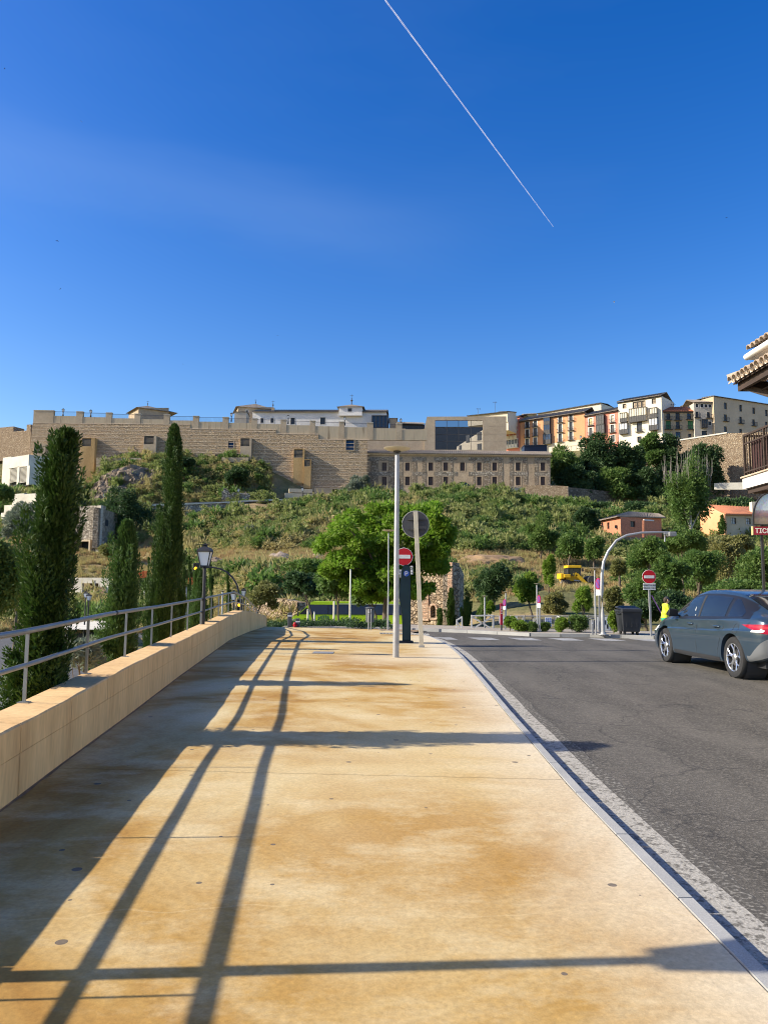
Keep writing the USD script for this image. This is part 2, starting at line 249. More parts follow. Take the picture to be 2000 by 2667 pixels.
# ground
def pavement_material():
    n = {'g': ('geometry', {}),
         'n1': ('noise_texture', {'scale': 0.34, 'detail': 7.0, 'roughness': 0.62, 'distortion': 0.7}), 'r1': ('rgb_ramp', {'ramp': [(0.28, (0.40, 0.225, 0.052)), (0.40, (0.335, 0.175, 0.038)), (0.47, (0.41, 0.245, 0.068)), (0.54, (0.49, 0.34, 0.14)), (0.64, (0.56, 0.45, 0.24))]}),
         'mp': ('mapping', {'scale': (1.0, 1.35, 1.0)}), 'n2': ('noise_texture', {'scale': 1.25, 'detail': 9.0, 'roughness': 0.68}), 'r2': ('map_range', {'from_min': 0.48, 'from_max': 0.70, 'to_max': 0.8, 'clamp': True}), 'mx': ('mix_color', {'b': (0.59, 0.475, 0.27)}),
         'n3': ('noise_texture', {'scale': 34.0, 'detail': 6.0, 'roughness': 0.8}), 'r3': ('map_range', {'from_min': 0.3, 'from_max': 0.7, 'to_min': 0.78, 'to_max': 1.2}), 'sc': ('vector_math', {'math_type': 'scale'}),
         'v': ('voronoi_texture', {'dimensions': '2D', 'scale': 1.7, 'feature': 'f1'}), 'vt': ('math', {'math_type': 'multiply', 'value2': 0.048}), 'vd': ('math', {'math_type': 'less_than'}), 'vs': ('separate_color', {}), 'vk': ('math', {'math_type': 'greater_than', 'value2': 0.4}), 'vm': ('math', {'math_type': 'multiply'}), 'vm2': ('math', {'math_type': 'multiply', 'value2': 0.85}), 'sp': ('mix_color', {'b': (0.10, 0.085, 0.075)}),
         'pn': ('noise_texture', {'scale': 0.9, 'detail': 7.0, 'roughness': 0.65}), 'pa': ('math', {'math_type': 'multiply_add', 'value2': 5.0}), 'pd': ('vector_math', {'math_type': 'distance', 'vector2': (0.4, 7.2, 0.0)}), 'pr': ('map_range', {'range_type': 'smoothstep', 'from_min': 3.0, 'from_max': 5.4, 'to_min': 0.7, 'to_max': 0.0, 'clamp': True}), 'pm': ('mix_color', {'b': (0.56, 0.43, 0.22)}),
         'qd': ('vector_math', {'math_type': 'distance', 'vector2': (0.45, 4.6, 0.0)}), 'qa': ('math', {'math_type': 'multiply_add', 'value2': 4.2}), 'qr': ('map_range', {'range_type': 'smoothstep', 'from_min': 2.3, 'from_max': 4.1, 'to_min': 0.5, 'to_max': 0.0, 'clamp': True}), 'qm': ('mix_color', {'b': (0.34, 0.175, 0.040)}),
         # dusty ring at the lamp foot and along the kerb
         'ld': ('vector_math', {'math_type': 'distance', 'vector2': (0.45, 17.0, 0.0)}), 'lr': ('map_range', {'from_min': 0.3, 'from_max': 2.0, 'to_min': 0.8, 'to_max': 0.0, 'clamp': True}), 'lm': ('mix_color', {'b': (0.60, 0.49, 0.31)}),
         'sx': ('separate_xyz', {}), 'kx': ('math', {'math_type': 'multiply_add', 'value2': 1.6}), 'kr': ('map_range', {'from_min': 1.5, 'from_max': 2.25, 'to_min': 0.0, 'to_max': 0.85, 'clamp': True}), 'km': ('mix_color', {'b': (0.60, 0.51, 0.36)}),
         # hairline crack
         'cn': ('noise_texture', {'scale': 0.7, 'detail': 3.0, 'roughness': 0.45}), 'cy': ('math', {'math_type': 'multiply_add', 'value2': 1.5}), 'cs': ('math', {'math_type': 'subtract', 'value2': 4.55}), 'ca': ('math', {'math_type': 'absolute'}), 'cr': ('map_range', {'from_min': 0.003, 'from_max': 0.010, 'to_min': 0.22, 'to_max': 0.0, 'clamp': True}), 'cm': ('mix_color', {'b': (0.66, 0.50, 0.26)}),
         'bn': ('noise_texture', {'scale': 9.0, 'detail': 6.0, 'roughness': 0.7}), 'b': ('bump', {'strength': 0.35, 'distance': 0.012}), 'p': ('principled_bsdf', {'roughness': 0.8, 'specular_ior_level': 0.25})}
    l = [('g.position', 'n1.vector'), ('n1.fac', 'r1.fac'), ('r1.color', 'pm.a'), ('g.position', 'pn.vector'), ('g.position', 'pd.vector1'), ('pn.fac', 'pa.value1'), ('pd.value', 'pa.value3'), ('pa.value', 'pr.value'), ('pr.result', 'pm.fac'), ('g.position', 'qd.vector1'), ('pn.fac', 'qa.value1'), ('qd.value', 'qa.value3'), ('qa.value', 'qr.value'), ('qr.result', 'qm.fac'), ('pm.result', 'qm.a'), ('qm.result', 'mx.a'), ('g.position', 'mp.vector'), ('mp.vector', 'n2.vector'), ('n2.fac', 'r2.value'), ('r2.result', 'mx.fac'), ('mx.result', 'lm.a'),
         ('g.position', 'ld.vector1'), ('ld.value', 'lr.value'), ('lr.result', 'lm.fac'), ('lm.result', 'km.a'), ('g.position', 'sx.vector'), ('n1.fac', 'kx.value1'), ('sx.x', 'kx.value3'), ('kx.value', 'kr.value'), ('kr.result', 'km.fac'), ('km.result', 'cm.a'),
         ('g.position', 'cn.vector'), ('cn.fac', 'cy.value1'), ('sx.y', 'cy.value3'), ('cy.value', 'cs.value1'), ('cs.value', 'ca.value1'), ('ca.value', 'cr.value'), ('cr.result', 'cm.fac'), ('cm.result', 'sp.a'),
         ('g.position', 'v.vector'), ('v.distance', 'vd.value1'), ('v.color', 'vs.color'), ('vs.r', 'vk.value1'), ('vs.g', 'vt.value1'), ('vt.value', 'vd.value2'), ('vd.value', 'vm.value1'), ('vk.value', 'vm.value2'), ('vm.value', 'vm2.value1'), ('vm2.value', 'sp.fac'),
         ('sp.result', 'sc.vector1'), ('g.position', 'n3.vector'), ('n3.fac', 'r3.value'), ('r3.result', 'sc.scale'), ('sc.vector', 'p.base_color'), ('g.position', 'bn.vector'), ('bn.fac', 'b.height'), ('b.normal', 'p.normal')]
    MAT['pave'] = usdkit.material(stage, '/World/Looks/pave', n, l, surface='p.BSDF')
pavement_material()
def asphalt(name, c1, c2, agg=(0.16, 0.155, 0.15)):
    MAT[name] = usdkit.material(stage, '/World/Looks/' + name, {
        'g': ('geometry', {}), 'mp': ('mapping', {'scale': (1.4, 0.35, 1.0)}), 'n': ('noise_texture', {'scale': 0.9, 'detail': 7.0, 'roughness': 0.6}), 'r': ('map_range', {'from_min': 0.35, 'from_max': 0.65, 'clamp': True}), 'm': ('mix_color', {'a': c1, 'b': c2}),
        'v': ('voronoi_texture', {'scale': 70.0}), 'vs': ('separate_color', {}), 'vr': ('map_range', {'from_min': 0.55, 'from_max': 1.0, 'to_max': 0.75, 'clamp': True}), 'm2': ('mix_color', {'b': agg}),
        'c': ('voronoi_texture', {'scale': 0.7, 'feature': 'distance_to_edge'}), 'cw': ('noise_texture', {'scale': 3.0, 'detail': 5.0}), 'cwm': ('vector_math', {'math_type': 'scale', 'scale': 0.5}), 'ca': ('vector_math', {'math_type': 'add'}), 'cr': ('map_range', {'from_min': 0.0, 'from_max': 0.012, 'to_min': 0.6, 'to_max': 0.0, 'clamp': True}), 'm3': ('mix_color', {'b': (0.02, 0.02, 0.02)}),
        'b': ('bump', {'strength': 0.6, 'distance': 0.006}), 'p': ('principled_bsdf', {'roughness': 0.85, 'specular_ior_level': 0.3})},
        [('g.position', 'mp.vector'), ('mp.vector', 'n.vector'), ('n.fac', 'r.value'), ('r.result', 'm.fac'), ('g.position', 'v.vector'), ('v.color', 'vs.color'), ('vs.r', 'vr.value'), ('vr.result', 'm2.fac'), ('m.result', 'm2.a'),
         ('g.position', 'cw.vector'), ('cw.color', 'cwm.vector1'), ('cwm.vector', 'ca.vector1'), ('g.position', 'ca.vector2'), ('ca.vector', 'c.vector'), ('c.distance', 'cr.value'), ('cr.result', 'm3.fac'), ('m2.result', 'm3.a'), ('m3.result', 'p.base_color'), ('v.distance', 'b.height'), ('b.normal', 'p.normal')], surface='p.BSDF')
asphalt('asphalt', (0.054, 0.049, 0.040), (0.100, 0.090, 0.074), (0.19, 0.17, 0.14))
asphalt('street', (0.06, 0.06, 0.062), (0.08, 0.08, 0.08))
pm('granite', (0.30, 0.295, 0.275), (0.36, 0.35, 0.325), 2.0, 0.8, bump=0.3, bscale=60, bdist=0.003, fscale=120)
pm('gutter', (0.36, 0.335, 0.285), (0.13, 0.12, 0.10), 26.0, 0.9, bump=0.8, bscale=40, bdist=0.008, fscale=70, fine=0.4, lo=0.5, hi=0.62)
pm('gutter_worn', (0.27, 0.25, 0.21), (0.08, 0.073, 0.061), 30.0, 0.9, bump=0.8, bscale=40, bdist=0.008, fscale=70, fine=0.4, lo=0.34, hi=0.5)
pm('white_paint', (0.36, 0.355, 0.34), (0.19, 0.185, 0.175), 4.0, 0.8, fine=0.2)
pm('soil', (0.30, 0.20, 0.11), (0.22, 0.14, 0.08), 0.6, 0.95, bump=0.5, bdist=0.1)
def hill_material():
    MAT['hill'] = usdkit.material(stage, '/World/Looks/hill', {
        'g': ('geometry', {}), 'n1': ('noise_texture', {'scale': 0.06, 'detail': 6.0, 'roughness': 0.6}), 'r1': ('rgb_ramp', {'ramp': [(0.33, (0.10, 0.105, 0.042)), (0.47, (0.17, 0.155, 0.065)), (0.56, (0.31, 0.235, 0.115)), (0.64, (0.29, 0.20, 0.105)), (0.72, (0.18, 0.16, 0.07))]}),
        'n2': ('noise_texture', {'scale': 1.1, 'detail': 6.0, 'roughness': 0.7}), 'r2': ('map_range', {'from_min': 0.25, 'from_max': 0.75, 'to_min': 0.6, 'to_max': 1.35}), 's': ('vector_math', {'math_type': 'scale'}),
        'b': ('bump', {'strength': 0.9, 'distance': 0.35}), 'p': ('principled_bsdf', {'roughness': 0.95, 'specular_ior_level': 0.1})},
        [('g.position', 'n1.vector'), ('n1.fac', 'r1.fac'), ('g.position', 'n2.vector'), ('n2.fac', 'r2.value'), ('r1.color', 's.vector1'), ('r2.result', 's.scale'), ('s.vector', 'p.base_color'), ('n2.fac', 'b.height'), ('b.normal', 'p.normal')], surface='p.BSDF')
hill_material()
# masonry
pm('parapet', (0.66, 0.44, 0.205), (0.54, 0.335, 0.145), 2.6, 0.85, bump=0.35, bscale=14, bdist=0.008, fscale=16, fine=0.16, stretch=(1.0, 1.0, 0.22), lo=0.42, hi=0.72)
pm('concrete', (0.47, 0.375, 0.255), (0.40, 0.31, 0.205), 0.35, 0.85, bump=0.2, bscale=3, bdist=0.03, fscale=3, fine=0.12)
pm('concrete_stained', (0.47, 0.38, 0.255), (0.16, 0.11, 0.065), 1.1, 0.88, stretch=(1.3, 1.3, 0.10), lo=0.58, hi=0.74, fine=0.12, fscale=4)
pm('pale_concrete', (0.62, 0.58, 0.48), (0.50, 0.46, 0.38), 0.5, 0.85, fine=0.1)
pm('ochre_concrete', (0.50, 0.33, 0.14), (0.40, 0.25, 0.10), 0.7, 0.85, stretch=(1, 1, 0.25))
rubble('museum_stone', [(0, (0.48, 0.335, 0.19)), (0.4, (0.56, 0.41, 0.25)), (0.7, (0.44, 0.325, 0.20)), (1, (0.62, 0.48, 0.31))], (0.34, 0.255, 0.16), 2.3, 0.16, (1, 1, 1.5))
rubble('shade_darkened_rubble', [(0, (0.13, 0.10, 0.07)), (0.5, (0.18, 0.14, 0.10)), (1, (0.24, 0.19, 0.14))], (0.09, 0.07, 0.05), 1.6, 0.12)  # rubble darkened in its colour for the tree shade on the rampart
rubble('dark_rubble', [(0, (0.25, 0.195, 0.135)), (0.5, (0.33, 0.265, 0.19)), (1, (0.42, 0.35, 0.26))], (0.17, 0.13, 0.09), 2.2, 0.12)
rubble('grey_rubble', [(0, (0.24, 0.205, 0.16)), (0.5, (0.34, 0.295, 0.23)), (1, (0.45, 0.40, 0.32))], (0.15, 0.125, 0.095), 2.0, 0.14)
rubble('warm_rubble', [(0, (0.27, 0.19, 0.12)), (0.5, (0.36, 0.27, 0.175)), (1, (0.44, 0.35, 0.24))], (0.22, 0.16, 0.105), 2.9, 0.10, (1, 1, 1.3), 0.14)
pm('cliff', (0.27, 0.205, 0.14), (0.12, 0.092, 0.065), 0.55, 0.95, bump=1.0, bscale=1.1, bdist=0.6, fscale=5, fine=0.4)
rubble('brickwork', [(0, (0.34, 0.20, 0.13)), (0.5, (0.40, 0.25, 0.16)), (1, (0.44, 0.31, 0.22))], (0.36, 0.29, 0.21), 3.2, 0.03, (1, 1, 3.2), 0.1)
pm('stucco_tan', (0.40, 0.31, 0.21), (0.33, 0.25, 0.165), 0.4, 0.9, fscale=3)
pm('string_stone', (0.60, 0.47, 0.33), (0.52, 0.40, 0.27), 0.6, 0.85)
pm('white_wash', (0.72, 0.69, 0.64), (0.60, 0.57, 0.53), 0.25, 0.9, fine=0.08)
pm('orange_stucco', (0.66, 0.33, 0.165), (0.60, 0.29, 0.14), 0.3, 0.9, fine=0.06)
pm('salmon_stucco', (0.60, 0.225, 0.15), (0.55, 0.20, 0.135), 0.3, 0.9, fine=0.06)
pm('cream_stucco', (0.66, 0.57, 0.42), (0.56, 0.48, 0.35), 0.3, 0.9, fine=0.08)
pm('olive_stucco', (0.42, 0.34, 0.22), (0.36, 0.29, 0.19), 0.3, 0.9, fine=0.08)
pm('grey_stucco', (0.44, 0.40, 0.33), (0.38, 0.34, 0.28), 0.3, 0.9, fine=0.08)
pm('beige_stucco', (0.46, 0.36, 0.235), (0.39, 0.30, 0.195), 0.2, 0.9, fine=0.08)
pm('yellow_stucco', (0.62, 0.48, 0.22), (0.56, 0.43, 0.20), 0.3, 0.9)
pm('terracotta_stucco', (0.50, 0.20, 0.11), (0.45, 0.18, 0.10), 0.3, 0.9)
pm('roof_tile', (0.24, 0.20, 0.155), (0.15, 0.125, 0.10), 0.9, 0.9, fscale=4, fine=0.35)
pm('roof_red', (0.44, 0.17, 0.085), (0.36, 0.14, 0.075), 0.9, 0.9, fscale=5, fine=0.3)
pm('clay_tile', (0.50, 0.38, 0.27), (0.30, 0.23, 0.17), 4.0, 0.9, fscale=30, fine=0.3, bump=0.4, bscale=30, bdist=0.006)
pm('dark_wood', (0.055, 0.035, 0.025), (0.035, 0.024, 0.018), 3.0, 0.7, stretch=(4, 0.6, 4))
pm('trunk', (0.14, 0.105, 0.075), (0.09, 0.07, 0.05), 3.0, 0.95, stretch=(3, 3, 0.6), bump=0.6, bdist=0.02)
pm('pale_trunk', (0.42, 0.38, 0.32), (0.20, 0.18, 0.15), 1.5, 0.9)
pm('twig', (0.30, 0.27, 0.23), (0.24, 0.21, 0.18), 2.0, 0.9)
pm('rubble_heap', (0.34, 0.27, 0.215), (0.26, 0.20, 0.155), 1.5, 0.95, bump=0.8, bscale=4, bdist=0.2)
# metal, plastic, paint
pm('steel', (0.34, 0.335, 0.32), (0.28, 0.275, 0.26), 6.0, 0.42, metal=0.8, fine=0.08)
pm('galv', (0.42, 0.415, 0.41), (0.35, 0.345, 0.34), 5.0, 0.5, metal=0.55, fine=0.1)
pm('galv_sign', (0.26, 0.255, 0.25), (0.22, 0.22, 0.215), 5.0, 0.6, metal=0.2, fine=0.1)
pm('cream_metal', (0.62, 0.56, 0.42), (0.54, 0.48, 0.36), 5.0, 0.6, fine=0.08)
pm('sign_back', (0.075, 0.077, 0.082), (0.06, 0.062, 0.067), 6.0, 0.75, fine=0.15)
pm('cream_white', (0.74, 0.65, 0.50), (0.66, 0.57, 0.43), 0.3, 0.9, fine=0.08)
pm('far_paving', (0.34, 0.295, 0.235), (0.29, 0.25, 0.2), 0.8, 0.85)
flat('black_iron', (0.022, 0.022, 0.024), 0.5)
flat('lantern_glass', (0.62, 0.61, 0.58), 0.35)
flat('amber', (1.0, 0.45, 0.02), 0.4, emit=1.2)
flat('dark_lens', (0.02, 0.016, 0.014), 0.2)
pm('sign_red', (0.50, 0.012, 0.022), (0.44, 0.012, 0.02), 6.0, 0.45, fine=0.06)
pm('sign_white', (0.72, 0.71, 0.68), (0.64, 0.63, 0.6), 8.0, 0.5, fine=0.06)
flat('sign_blue', (0.02, 0.09, 0.42), 0.45)
flat('sign_violet', (0.12, 0.045, 0.21), 0.45)
flat('sign_crimson', (0.28, 0.012, 0.05), 0.45)
flat('ink', (0.02, 0.02, 0.022), 0.6)
flat('sign_yellow', (0.80, 0.62, 0.04), 0.5)
pm('meter_paint', (0.012, 0.035, 0.045), (0.010, 0.028, 0.038), 5.0, 0.42, fine=0.1)
pm('totem_red', (0.33, 0.02, 0.045), (0.28, 0.018, 0.04), 3.0, 0.5)
pm('bin_grey', (0.085, 0.09, 0.095), (0.065, 0.07, 0.075), 4.0, 0.55, fine=0.12)
pm('container', (0.028, 0.03, 0.034), (0.022, 0.024, 0.028), 3.0, 0.55, fine=0.12)
pm('rubber', (0.02, 0.02, 0.021), (0.028, 0.027, 0.026), 9.0, 0.85, obj=True)
pm('fence_white', (0.66, 0.64, 0.60), (0.50, 0.48, 0.44), 3.0, 0.7, fine=0.15)
flat('digger_yellow', (0.72, 0.42, 0.015), 0.45)
flat('bus_green', (0.40, 0.62, 0.015), 0.35, coat=0.3)
flat('bus_dark', (0.05, 0.14, 0.07), 0.4)
glassm('dark_glass')
glassm('blue_glass', (0.02, 0.04, 0.08), 0.08)
pm('shutter', (0.10, 0.07, 0.06), (0.07, 0.05, 0.045), 3.0, 0.7)
pm('window_dark', (0.035, 0.033, 0.035), (0.022, 0.022, 0.025), 0.7, 0.25, spec=0.5)
pm('frame_white', (0.66, 0.62, 0.54), (0.6, 0.56, 0.5), 2.0, 0.8)
pm('frame_dark', (0.07, 0.065, 0.06), (0.05, 0.047, 0.045), 2.0, 0.6)
pm('green_blind', (0.06, 0.20, 0.08), (0.05, 0.16, 0.07), 2.0, 0.7)
pm('louver', (0.30, 0.25, 0.18), (0.24, 0.2, 0.15), 2.0, 0.7)
pm('orange_net', (0.75, 0.16, 0.05), (0.65, 0.14, 0.05), 2.0, 0.8)
flat('navy', (0.012, 0.02, 0.045), 0.5)
# leaves
leafmat('leaf_cypress', (0.030, 0.064, 0.010), (0.072, 0.120, 0.020), 0.12, 5.0)
leafmat('leaf_cypress_bright', (0.050, 0.10, 0.020), (0.085, 0.14, 0.032), 0.22, 5.0)
leafmat('leaf_lime', (0.105, 0.20, 0.018), (0.20, 0.28, 0.024), 0.45, 0.8)
leafmat('leaf_mid', (0.075, 0.135, 0.030), (0.13, 0.185, 0.040), 0.35, 0.6)
leafmat('leaf_dark', (0.036, 0.072, 0.024), (0.065, 0.11, 0.036), 0.25, 0.5)
leafmat('leaf_grey', (0.12, 0.15, 0.10), (0.19, 0.21, 0.155), 0.25, 0.8)
leafmat('leaf_scrub', (0.155, 0.19, 0.055), (0.27, 0.265, 0.095), 0.35, 0.12)
leafmat('leaf_straw', (0.29, 0.255, 0.10), (0.40, 0.325, 0.14), 0.35, 0.12)
leafmat('leaf_olive', (0.14, 0.148, 0.045), (0.23, 0.205, 0.07), 0.3, 0.12)
leafmat('leaf_dry', (0.30, 0.205, 0.09), (0.40, 0.29, 0.14), 0.3, 0.15)
leafmat('leaf_bright', (0.12, 0.20, 0.025), (0.18, 0.25, 0.03), 0.4, 1.0)
# ------------------------------------------------------------ the ground
def zy(x, y, D): return float(P(x, y, D)[2])
# photo column -> [(distance, z or ('y', row))]
S = -2.5
COLS = {
 -1400: [(29, S), (90, S), (110, 3), (150, 22), (175, 33), (200, 37), (300, 38)],
 -300: [(29, S), (60, S), (95, -1.1), (104, ('y', 1515)), (118, ('y', 1430)), (130, ('y', 1335)), (150, ('y', 1290)), (160, ('y', 1250)), (178, ('y', 1165)), (200, 36), (300, 37)],
 60: [(29, S), (60, S), (95, -1.1), (104, ('y', 1515)), (118, ('y', 1430)), (124, ('y', 1400)), (131, ('y', 1345)), (150, ('y', 1290)), (158, ('y', 1270)), (175, ('y', 1185)), (182, ('y', 1170)), (200, 33), (300, 33)],
 200: [(29, S), (60, S), (95, -1.1), (104, ('y', 1511)), (118, ('y', 1432)), (124, ('y', 1420)), (131, ('y', 1345)), (150, ('y', 1300)), (160, ('y', 1290)), (175, 30), (200, 33), (300, 33)],
 300: [(29, S), (60, S), (95, -1.1), (104, ('y', 1510)), (118, ('y', 1438)), (124, ('y', 1428)), (130, ('y', 1350)), (139, ('y', 1318)), (143, ('y', 1316)), (149, ('y', 1250)), (155, ('y', 1212)), (161, ('y', 1200)), (175, 30), (200, 33), (300, 33)],
 420: [(29, S), (60, S), (92, -1.2), (100, ('y', 1500)), (112, ('y', 1450)), (125, ('y', 1405)), (137, ('y', 1352)), (139, ('y', 1338)), (143, ('y', 1316)), (149, ('y', 1255)), (155, ('y', 1202)), (161, ('y', 1190)), (175, 30), (200, 33), (300, 33)],
 540: [(29, S), (60, S), (85, -1.5), (92, ('y', 1545)), (100, ('y', 1480)), (111, ('y', 1452)), (125, ('y', 1402)), (138, ('y', 1345)), (140, ('y', 1330)), (143, ('y', 1314)), (149, ('y', 1280)), (155, ('y', 1220)), (161, ('y', 1193)), (175, 30), (200, 33), (300, 33)],
 640: [(29, -2.0), (40, S), (66, S), (74, ('y', 1560)), (84, ('y', 1500)), (96, ('y', 1460)), (106, ('y', 1445)), (121, ('y', 1395)), (139, ('y', 1330)), (143, ('y', 1312)), (150, ('y', 1300)), (156, ('y', 1220)), (161, ('y', 1200)), (175, 30), (200, 33), (300, 33)],
 720: [(29, -0.4), (34, -0.7), (50, -2.3), (64, -2.3), (70, ('y', 1600)), (78, ('y', 1530)), (87, ('y', 1482)), (97, ('y', 1457)), (106, ('y', 1440)), (121, ('y', 1388)), (141, ('y', 1322)), (146, ('y', 1308)), (153, ('y', 1300)), (158, ('y', 1250)), (162, ('y', 1222)), (175, 30), (200, 33), (300, 33)],
 820: [(29, -0.4), (34, -0.6), (50, -2.3), (64, -2.3), (72, ('y', 1590)), (85, ('y', 1500)), (97, ('y', 1450)), (110, ('y', 1420)), (130, ('y', 1350)), (148, ('y', 1301)), (154, ('y', 1297)), (161, ('y', 1275)), (175, 30), (200, 33), (300, 33)],
 1000: [(29, -0.4), (34, -0.6), (50, -2.2), (62, -2.1), (76, ('y', 1560)), (97, ('y', 1462)), (110, ('y', 1400)), (132, ('y', 1340)), (155, ('y', 1288)), (165, ('y', 1284)), (176, ('y', 1281)), (192, 34), (300, 34)],
 1130: [(29, -0.4), (36, -0.6), (50, -1.6), (62, -1.6), (80, ('y', 1530)), (97, ('y', 1450)), (110, ('y', 1402)), (133, ('y', 1330)), (155, ('y', 1286)), (165, ('y', 1280)), (176, ('y', 1277)), (192, 34), (300, 36)],
 1250: [(29.5, -0.4), (33, -0.25), (48, -0.3), (60, -0.3), (80, ('y', 1520)), (97, ('y', 1440)), (110, ('y', 1400)), (135, ('y', 1320)), (155, ('y', 1284)), (165, ('y', 1276)), (176, ('y', 1274)), (192, 34), (300, 38)],
 1370: [(29, -0.4), (32, -0.15), (47, 0.0), (70, ('y', 1550)), (82, ('y', 1515)), (96, ('y', 1448)), (115, ('y', 1400)), (140, ('y', 1330)), (153, ('y', 1305)), (157, ('y', 1290)), (165, ('y', 1275)), (176, ('y', 1270)), (192, 34), (215, 40), (300, 42)],
 1480: [(29, -0.4), (32, -0.15), (45, 0.0), (75, ('y', 1532)), (95, ('y', 1470)), (110, ('y', 1430)), (122, ('y', 1400)), (137, ('y', 1345)), (152, ('y', 1325)), (163, ('y', 1318)), (166, ('y', 1270)), (185, ('y', 1260)), (200, ('y', 1190)), (215, 41), (300, 43)],
 1600: [(26, -0.4), (32, -0.4), (45, -0.1), (75, ('y', 1535)), (98, ('y', 1470)), (112, ('y', 1440)), (126, ('y', 1425)), (140, ('y', 1350)), (155, ('y', 1335)), (163, ('y', 1330)), (166, ('y', 1285)), (185, ('y', 1265)), (200, ('y', 1185)), (215, 42), (300, 44)],
 1750: [(26, -0.45), (30, -0.45), (45, -0.1), (75, ('y', 1535)), (100, ('y', 1480)), (118, ('y', 1440)), (126, ('y', 1430)), (142, ('y', 1350)), (163, ('y', 1325)), (166, ('y', 1300)), (185, ('y', 1280)), (200, ('y', 1215)), (215, 43), (300, 46)],
 2000: [(26, -0.4), (31, -0.4), (45, -0.1), (75, ('y', 1535)), (100, ('y', 1480)), (118, ('y', 1445)), (128, ('y', 1425)), (142, ('y', 1350)), (165, ('y', 1320)), (185, ('y', 1300)), (200, ('y', 1230)), (215, 42), (300, 46)],
 3400: [(26, -0.4), (31, -.4), (45, -0.1), (75, 1), (100, 4), (126, 8), (165, 18), (200, 30), (300, 40)],
}
DG = np.concatenate([np.arange(26, 60, 2.0), np.arange(60, 140, 1.0), np.arange(140, 170, 0.5), np.arange(170, 230, 2.0), np.arange(230, 421, 10.0)])
CX = sorted(COLS); CU = np.array([(x - 1000) / FPX for x in CX]); CZ = []
for x in CX:
    t = [(d, z if np.ndim(z) == 0 and not isinstance(z, tuple) else zy(x, z[1], d)) for d, z in COLS[x]]
    CZ.append(np.interp(DG, [a for a, b in t], [b for a, b in t]))
CZ = np.array(CZ)
UG = np.unique(np.concatenate([np.linspace(-1.2, -0.5, 20), np.linspace(-0.5, 0.5, 241), np.linspace(0.5, 1.2, 20)]))
TZ = np.stack([PchipInterpolator(CU, CZ[:, j])(UG) for j in range(len(DG))], 1)
_uu, _dd = np.meshgrid(UG, DG, indexing='ij')
_amp = np.interp(_dd, [45, 75, 120, 150, 170], [0, 0.5, 0.6, 0.12, 0.05])
TZ = TZ + _amp * 2 * (fbm(np.stack([_uu * _dd * 0.12, _dd * 0.12, 0 * _dd], -1), 4, 3) - 0.5) * 1.6
from scipy.interpolate import RegularGridInterpolator
_rg = RegularGridInterpolator((UG, DG), TZ, bounds_error=False, fill_value=None)
def terr(X, Y):
    X, Y = np.broadcast_arrays(np.asarray(X, float), np.asarray(Y, float))
    return _rg(np.stack([np.clip(X / np.maximum(Y, 1), -1.2, 1.2), np.clip(Y, 26, 420)], -1))
nU, nD = TZ.shape
i, j = np.meshgrid(np.arange(nU - 1), np.arange(nD - 1), indexing='ij')
solo('hillside', (np.stack([_uu * _dd, _dd, TZ], -1).reshape(-1, 3), np.stack([i * nD + j, (i + 1) * nD + j, (i + 1) * nD + j + 1, i * nD + j + 1], -1).reshape(-1, 4)), 'hill',
     'dry grassy hillside rising from the street to the museum wall', kind='structure', smooth=True)
solo('ground', MB().quad((-3000, -3000, -2.9), (3000, -3000, -2.9), (3000, 3000, -2.9), (-3000, 3000, -2.9)), 'soil', 'bare earth lying under the whole town', kind='structure')
ys = np.array([-40, 10, 32, 45, 60, 70, 80, 96.0]); zz = np.interp(ys, [-40, 60, 96], [S + .03, S + .03, -1.02]); xr = np.interp(ys, [-40, 32, 60, 96], [-4.3, -4.5, -13, -22])
solo('lower_street', MB().strip(np.stack([xr, ys, zz], 1), np.stack([np.full(8, -70.0), ys, zz], 1)), 'street', 'dark asphalt street lying lower behind the concrete parapet', kind='structure')
for k in range(6):
    y0 = 66 + k * 2.2; z_ = np.interp(y0, [60, 96], [S + .036, -1.012]); z2 = np.interp(y0 + 1.1, [60, 96], [S + .036, -1.012]); xa = P(350, 1600, y0)[0]
    solo('crossing_stripe', MB().quad((xa, y0, z_), (xa + 3.4, y0, z_), (xa + 3.4, y0 + 1.1, z2), (xa, y0 + 1.1, z2)), 'white_paint', ['nearest', 'second nearest', 'third', 'fourth', 'fifth', 'farthest'][k] + ' white crossing bar on the lower street between the second and third cypress', 'road marking', group='bars of the lower crossing')
